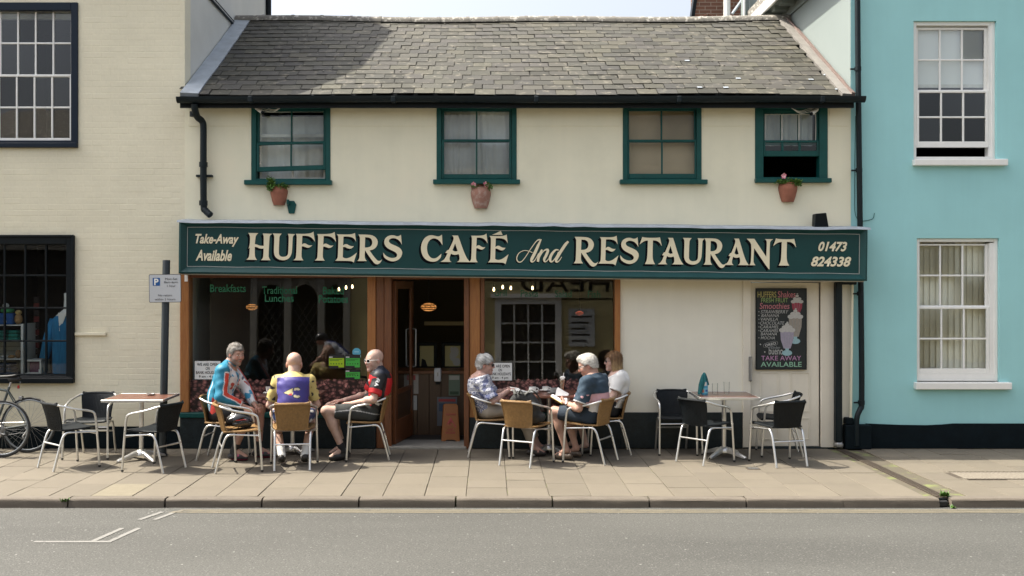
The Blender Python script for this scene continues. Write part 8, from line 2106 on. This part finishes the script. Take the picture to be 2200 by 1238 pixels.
# 5 ---- white-haired man reading
def tee5(p, J, fwd, lat, up):
    u = (p - J['chs']) @ up; s_ = (p - J['chs']) @ lat; f = (p - J['chs']) @ fwd
    col = np.tile(np.array((.025, .048, .075), np.float32), (len(p), 1)) * (1 + .10 * vn(p, 16, 3))[:, None]
    tilt = u + .02 * s_
    body = np.ones(len(p), bool); arms = np.zeros(len(p), bool)
    for q in 'RL':
        a, e = J['sh' + q], J['el' + q]; d = e - a; t = ((p - a) @ d) / (d @ d); l = np.linalg.norm(p - a - np.clip(t, 0, 1)[:, None] * d, axis=1); m = (l < .09) & (np.abs(s_) > .165); arms |= m
        col = blend(col, (m & (t > .755)).astype(float), (.62, .62, .62))
    b = ~arms
    col = blend(col, b * ss(-.052 - tilt, 0, .006), (.58, .34, .36)); col = blend(col, b * ss(-.155 - tilt, 0, .006), (.68, .66, .65))
    return col
pE = person(1.20, -.93, 150, "white haired man in a navy, pink and white tee shirt reading a book", dict(pel=(-.03, 0, .565), wst=(-.085, 0, .71), chs=(-.06, 0, .855), nck=(-.015, 0, .985), shR=(-.04, -.185, .925), shL=(-.04, .185, .925), elR=(.10, -.22, .665), wrR=(.285, -.07, .665), elL=(.035, .265, .635), wrL=(.235, .155, .665),
    hipR=(.0, -.09, .54), hipL=(.0, .09, .54), knR=(.40, -.12, .565), knL=(.40, .14, .56), anR=(.235, -.10, .11), toeR=(.36, -.13, .03), anL=(.275, .085, .11), toeL=(.42, .085, .03)),
    ((.035, .012, 1.10), 24, 22, 0), (.43, .26, .20), hs=1.04, hairf=lambda c, A, s: hair_sdf(c, A, s, [(-.14, -.06), (-.09, -.055), (-.05, -.04), (-.025, -.01), (-.012, .022), (.012, .028), (.025, .02), (.04, .05), (.06, .078), (.08, .085), (.12, .085)], .011, extra=(((.035, 0, .112), (.050, .055, .026)),), crk=.0012, seed=7, fr=45), hcol=greyhair((.46, .44, .40), (.70, .68, .63), 6),
    shirt=dict(g=.012, sg=.018, sleeve=.80, col=tee5, neck=.0, crk=.0045, seed=12), pants=dict(len=.86, g=.015, fl=.014, col=flat((.016, .028, .045)), crk=.006), shoe=dict(col=shoe_col((.075, .055, .04), (.03, .025, .02), (.45, .26, .19)), ankle=False), glasses='reading',
    hands=dict(R=dict(d=(.55, .35, .10), n=(-.1, .5, .85), t=(.3, -.2, .9), curl=(30, 35, 25), tin=.6), L=dict(d=(.62, -.30, .08), n=(.1, -.45, .85), t=(.3, .3, .9), curl=(34, 38, 28), tin=.6)), bulk=1.06, belly=.035, blush=.6, brow=(.5, .47, .42))
# 6 ---- blonde woman in white
BOB = [(-.16, -.19), (-.06, -.18), (.0, -.175), (.02, -.16), (.03, -.10), (.036, .0), (.05, .05), (.07, .066), (.12, .07)]
pF = person(1.47, -.36, 178, "blonde woman in sunglasses and a white short sleeved blouse", dict(pel=(-.03, 0, .565), wst=(-.12, 0, .71), chs=(-.135, 0, .85), nck=(-.10, 0, .985), shR=(-.115, -.155, .915), shL=(-.115, .155, .915), elR=(.0, -.215, .68), wrR=(.22, -.06, .76), elL=(-.03, .21, .68), wrL=(.20, .10, .765),
    hipR=(.0, -.088, .54), hipL=(.0, .088, .54), knR=(.40, -.08, .56), knL=(.40, .10, .56), anR=(.42, -.08, .11), toeR=(.54, -.09, .03), anL=(.28, .09, .11), toeL=(.41, .09, .03)),
    ((-.06, 0, 1.105), 2, 2, 0), (.48, .32, .265), fem=True, hs=.93, hairf=lambda c, A, s: hair_sdf(c, A, s, BOB, .016, extra=(((-.045, .045, -.085), (.055, .040, .11)), ((-.045, -.045, -.085), (.055, .040, .11)), ((-.07, 0, -.08), (.045, .06, .10)), ((-.01, .07, -.04), (.04, .022, .09)), ((-.01, -.07, -.04), (.04, .022, .09))), cuts=(((.115, 0, -.03), (.075, .066, .10)),), crk=.004, seed=11, fr=60),
    hcol=lambda p: blend(np.tile(np.array((.16, .085, .038), np.float32), (len(p), 1)), ss(1.20 - p[:, 2], .02, .20), (.44, .31, .155)) * (1 + .18 * vn(p * V3(1, 1, .15), 90, 3))[:, None],
    shirt=dict(g=.012, sg=.014, sleeve=.62, col=flat((.72, .72, .71)), neck=.004, crk=.005, seed=15, hem=-.07, collar=None), pants=dict(len=.9, g=.012, fl=.008, col=flat((.010, .011, .014)), crk=.004), shoe=dict(col=shoe_col((.02, .018, .017), (.015, .015, .015)), ankle=False), glasses='dark', hands=dict(R=dict(d=(.8, .3, .0)), L=dict(d=(.8, -.3, .0))), bulk=.93, blush=.35, brow=(.2, .13, .08))

# ------------------------------------------------------------------ things they hold and carry
def local_obj(root, name, mb, m, parent=None, **k):
    return obj(name, mb.mesh(name, m, **k), parent)
bk = empty("open_book", (1.20, -.93, .004), R(150)); tag(bk, "open hardback book with yellow cover held by the white haired man", "book")
cxb, cyb, czb = .365, .045, .70
def page(side, lift, m, name, t=.004, out=.118, h=.085, off=0.0):
    mb = MB(); vs = []; n = 8
    for k in range(n + 1):
        u = k / n; yy = side * out * u; zz = lift * u + .016 * math.sin(u * math.pi) * (1 if lift > 0 else .8) + off
        for e in (-1, 1): vs += [(cxb + e * h * .86 + zz * .25, cyb + yy, czb + zz + e * h * .42)]
    fs = [(2 * k, 2 * k + 1, 2 * k + 3, 2 * k + 2) for k in range(n)]; m0 = len(vs); vs += [(a, b, c_ - t) for a, b, c_ in vs]; fs += [tuple(m0 + i for i in f[::-1]) for f in fs]
    b_ = [2 * k for k in range(n + 1)] + [2 * k + 1 for k in range(n, -1, -1)]; fs += [(b_[i], b_[(i + 1) % len(b_)], m0 + b_[(i + 1) % len(b_)], m0 + b_[i]) for i in range(len(b_))]
    obj(name, mb.add(vs, fs).mesh(name, m, smooth='auto'), bk)
page(1, .012, PAPER, "page_block", .010); page(-1, .030, PAPER, "page_block", .008); page(-1, .085, PAPER, "turning_page", .0015, off=.004)
YC = mat("yellow_book_cover", (.46, .34, .05), .5, var=.15, vscale=30)
page(1, .010, YC, "cover", .003, .124, .09, -.012); page(-1, .028, YC, "cover", .003, .124, .09, -.011)
wt = empty("wristwatch", (1.20, -.93, .004), R(150)); tag(wt, "silver wristwatch on the reading man's wrist", "watch")
wj = pE[1]; wd = Vector(unit(wj['wrL'] - wj['elL'])); wc = Vector(wj['wrL']) - wd * .028; wu = wd.orthogonal().normalized(); wv = wd.cross(wu)
mbw = MB(); mbw.tube([wc + (wu * math.cos(t) + wv * math.sin(t)) * .0335 for t in np.linspace(0, 6.283, 17)[:-1]], .006, 6, closed=True); obj("strap", mbw.mesh("strap", ALU, smooth='auto'), wt)
od = (Vector((0, .75, .35)) - wd * wd.dot(Vector((0, .75, .35)))).normalized(); obj("dial", MB().tube([wc + od * .033, wc + od * .042], .017, 12).mesh("dial", ALU, smooth='auto'), wt); obj("dial_face", MB().tube([wc + od * .042, wc + od * .0428], .0135, 12).mesh("dial_face", PAPER), wt)
mn = empty("menu_sheet", (.34, -.50, TTOP)); tag(mn, "white folded menu sheet held at the table by the grey haired woman", "menu")
MB().prism([(.27, -.70, .795), (.27, -.50, .815), (.50, -.47, .752), (.50, -.67, .7425)], (0, .001, .003)).build("sheet", PAPER, mn); MB().prism([(.275, -.69, .800), (.275, -.52, .818), (.38, -.50, .80), (.38, -.68, .785)], (0, .001, .002)).build("fold", PAPER, mn)
# backpack on the tan chair
bpk = empty("backpack", (.42, -1.10, .004), R(62)); tag(bpk, "dark grey backpack with straps standing on a tan chair", "backpack")
S = SDF((-.25, -.26, .43), (.28, .26, .86), .0065)
S.cone((.03, -.10, .55), (.03, .10, .55), .105, .105, .02); S.cone((.0, -.09, .68), (.0, .09, .68), .095, .095, .06); S.cone((-.03, -.06, .76), (-.03, .06, .76), .06, .06, .05); S.cone((.12, -.07, .53), (.12, .07, .53), .06, .06, .03); S.cone((.03, -.2, .53), (.03, .2, .53), .055, .055, .03)
S.cut((0, 0, .455), (0, 0, -1)); S.crinkle(.007, 30, 3); body_obj("bag_body", [S], mat("backpack_fabric", (.02, .021, .021), .8, coords='obj', var=.5, vscale=12, bump=.25, bscale=60), bpk)
STRAP = mat("grey_webbing", (.085, .085, .08), .8, coords='obj')
for pts in ([(-.10, .07, .80), (-.02, .12, .84), (.08, .15, .76), (.13, .16, .62), (.12, .15, .50)], [(-.10, -.05, .80), (-.02, -.10, .845), (.08, -.15, .75), (.135, -.17, .60)], [(-.09, -.03, .80), (-.10, 0, .845), (-.09, .03, .80)], [(.10, -.12, .68), (.15, 0, .66), (.10, .12, .68)]):
    obj("strap", MB().tube(spline(pts, 6), .016, 8, flat=.35).mesh("strap", STRAP, smooth='auto'), bpk)
obj("buckle", MB().obox((.152, .03, .655), (.008, 0, 0), (0, .022, 0), (0, 0, .016)).mesh("buckle", RUBBER, bevel=.003), bpk); obj("zip", MB().tube(spline([(.10, -.14, .62), (.172, -.06, .60), (.176, .06, .60), (.10, .14, .62)], 5), .004, 5).mesh("zip", STEEL), bpk)
# helmet on the other tan chair
hm = empty("cycle_helmet", (-2.78, -1.45, .004), R(20)); tag(hm, "black vented cycle helmet resting on an empty tan chair", "helmet")
S = SDF((-.2, -.2, .43), (.25, .2, .72), .005); S.ell((.02, 0, .525), (.150, .105, .105), None, .0); S.cut((0, 0, .475), (-.15, 0, -1)); S.ell((.02, 0, .505), (.118, .082, .085), None, .01, 's')
for yv, x0, x1, zc in ((0, .06, .15, .60), (0, -.05, -.13, .60), (.045, .05, .14, .595), (-.045, .05, .14, .595), (.05, -.04, -.12, .595), (-.05, -.04, -.12, .595), (.09, .08, -.05, .555), (-.09, .08, -.05, .555)):
    S.cone((x0, yv, zc + .02), (x1, yv * 1.1, zc - .03), .014, .016, .006, 's')
body_obj("shell", [S], mat("gloss_black_helmet", (.012, .012, .013), .22, coat=.5), hm)
for s in (-1, 1): obj("chin_strap", MB().tube(spline([(.06, s * .09, .49), (.03, s * .07, .462), (.0, 0, .456)], 5), .006, 6, flat=.4).mesh("chin_strap", RUBBER), hm)
obj("red_stripe", MB().tube(spline([(.13, -.06, .54), (.06, -.100, .555), (-.03, -.102, .55)], 5), .005, 5, flat=.5).mesh("red_stripe", mat("red_plastic", (.4, .02, .02), .3)), hm); obj("visor", MB().tube(spline([(.135, -.07, .50), (.178, 0, .505), (.135, .07, .50)], 6), .008, 6, flat=.5).mesh("visor", RUBBER, smooth='auto'), hm)

# ------------------------------------------------------------------ a rider passing behind the photographer, seen in the shop glass
rb_ = make_bike("bicycle", FRAMEM, RIMB, "dark racing bicycle ridden past and reflected in the left shop window"); rb_.location = (-2.62, -8.0, ROADZ)
def jersey7(p, J, fwd, lat, up):
    col = np.tile(np.array((.02, .035, .16), np.float32), (len(p), 1)); s_ = (p - J['chs']) @ lat; return blend(col, ((np.abs(s_) > .10) | ((p - J['pel']) @ up < .06)).astype(float), (.5, .52, .56))
pG = person(-2.85, -8.0, 180, "rider in a blue and white jersey and black helmet reflected in the left shop window", dict(pel=(.02, 0, .99), wst=(.15, 0, 1.11), chs=(.31, 0, 1.24), nck=(.46, 0, 1.33), shR=(.43, -.18, 1.28), shL=(.43, .18, 1.28), elR=(.53, -.22, 1.06), wrR=(.70, -.205, .93), elL=(.53, .22, 1.06), wrL=(.70, .205, .93),
    hipR=(.03, -.09, .96), hipL=(.03, .09, .96), knR=(.36, -.09, .80), knL=(.30, .09, .60), anR=(.06, -.10, .50), toeR=(.10, -.10, .40), anL=(.24, .10, .20), toeL=(.38, .10, .17)),
    ((.575, 0, 1.42), 0, 12, 0), SK1, shirt=dict(g=.01, sg=.008, sleeve=.75, col=jersey7, m=LYCRA), pants=dict(len=.8, g=.007, fl=0, col=flat((.01, .01, .012)), m=LYCRA), shoe=None, seat=False, grp="riders in the street", glasses='dark')
pG[0].location.z = ROADZ
rh = empty("cycle_helmet", (-2.85, -8.0, ROADZ), R(180)); tag(rh, "black helmet worn by the rider reflected in the left shop window", "helmet")
S = SDF((.40, -.15, 1.38), (.76, .15, 1.62), .006); S.ell((.57, 0, 1.455), (.145, .10, .105), None, .0); S.cut((0, 0, 1.455), (-.1, 0, -1)); S.ell((.575, 0, 1.44), (.11, .084, .09), None, .0, 's')
for yv in (-.05, 0, .05): S.cone((.50, yv, 1.575), (.66, yv, 1.56), .012, .014, .005, 's')
body_obj("shell", [S], MATS["gloss_black_helmet"], rh)
SC.cycles.max_bounces = 8
SC.cycles.transparent_max_bounces = 20
SC.cycles.caustics_reflective = False
SC.cycles.caustics_refractive = False
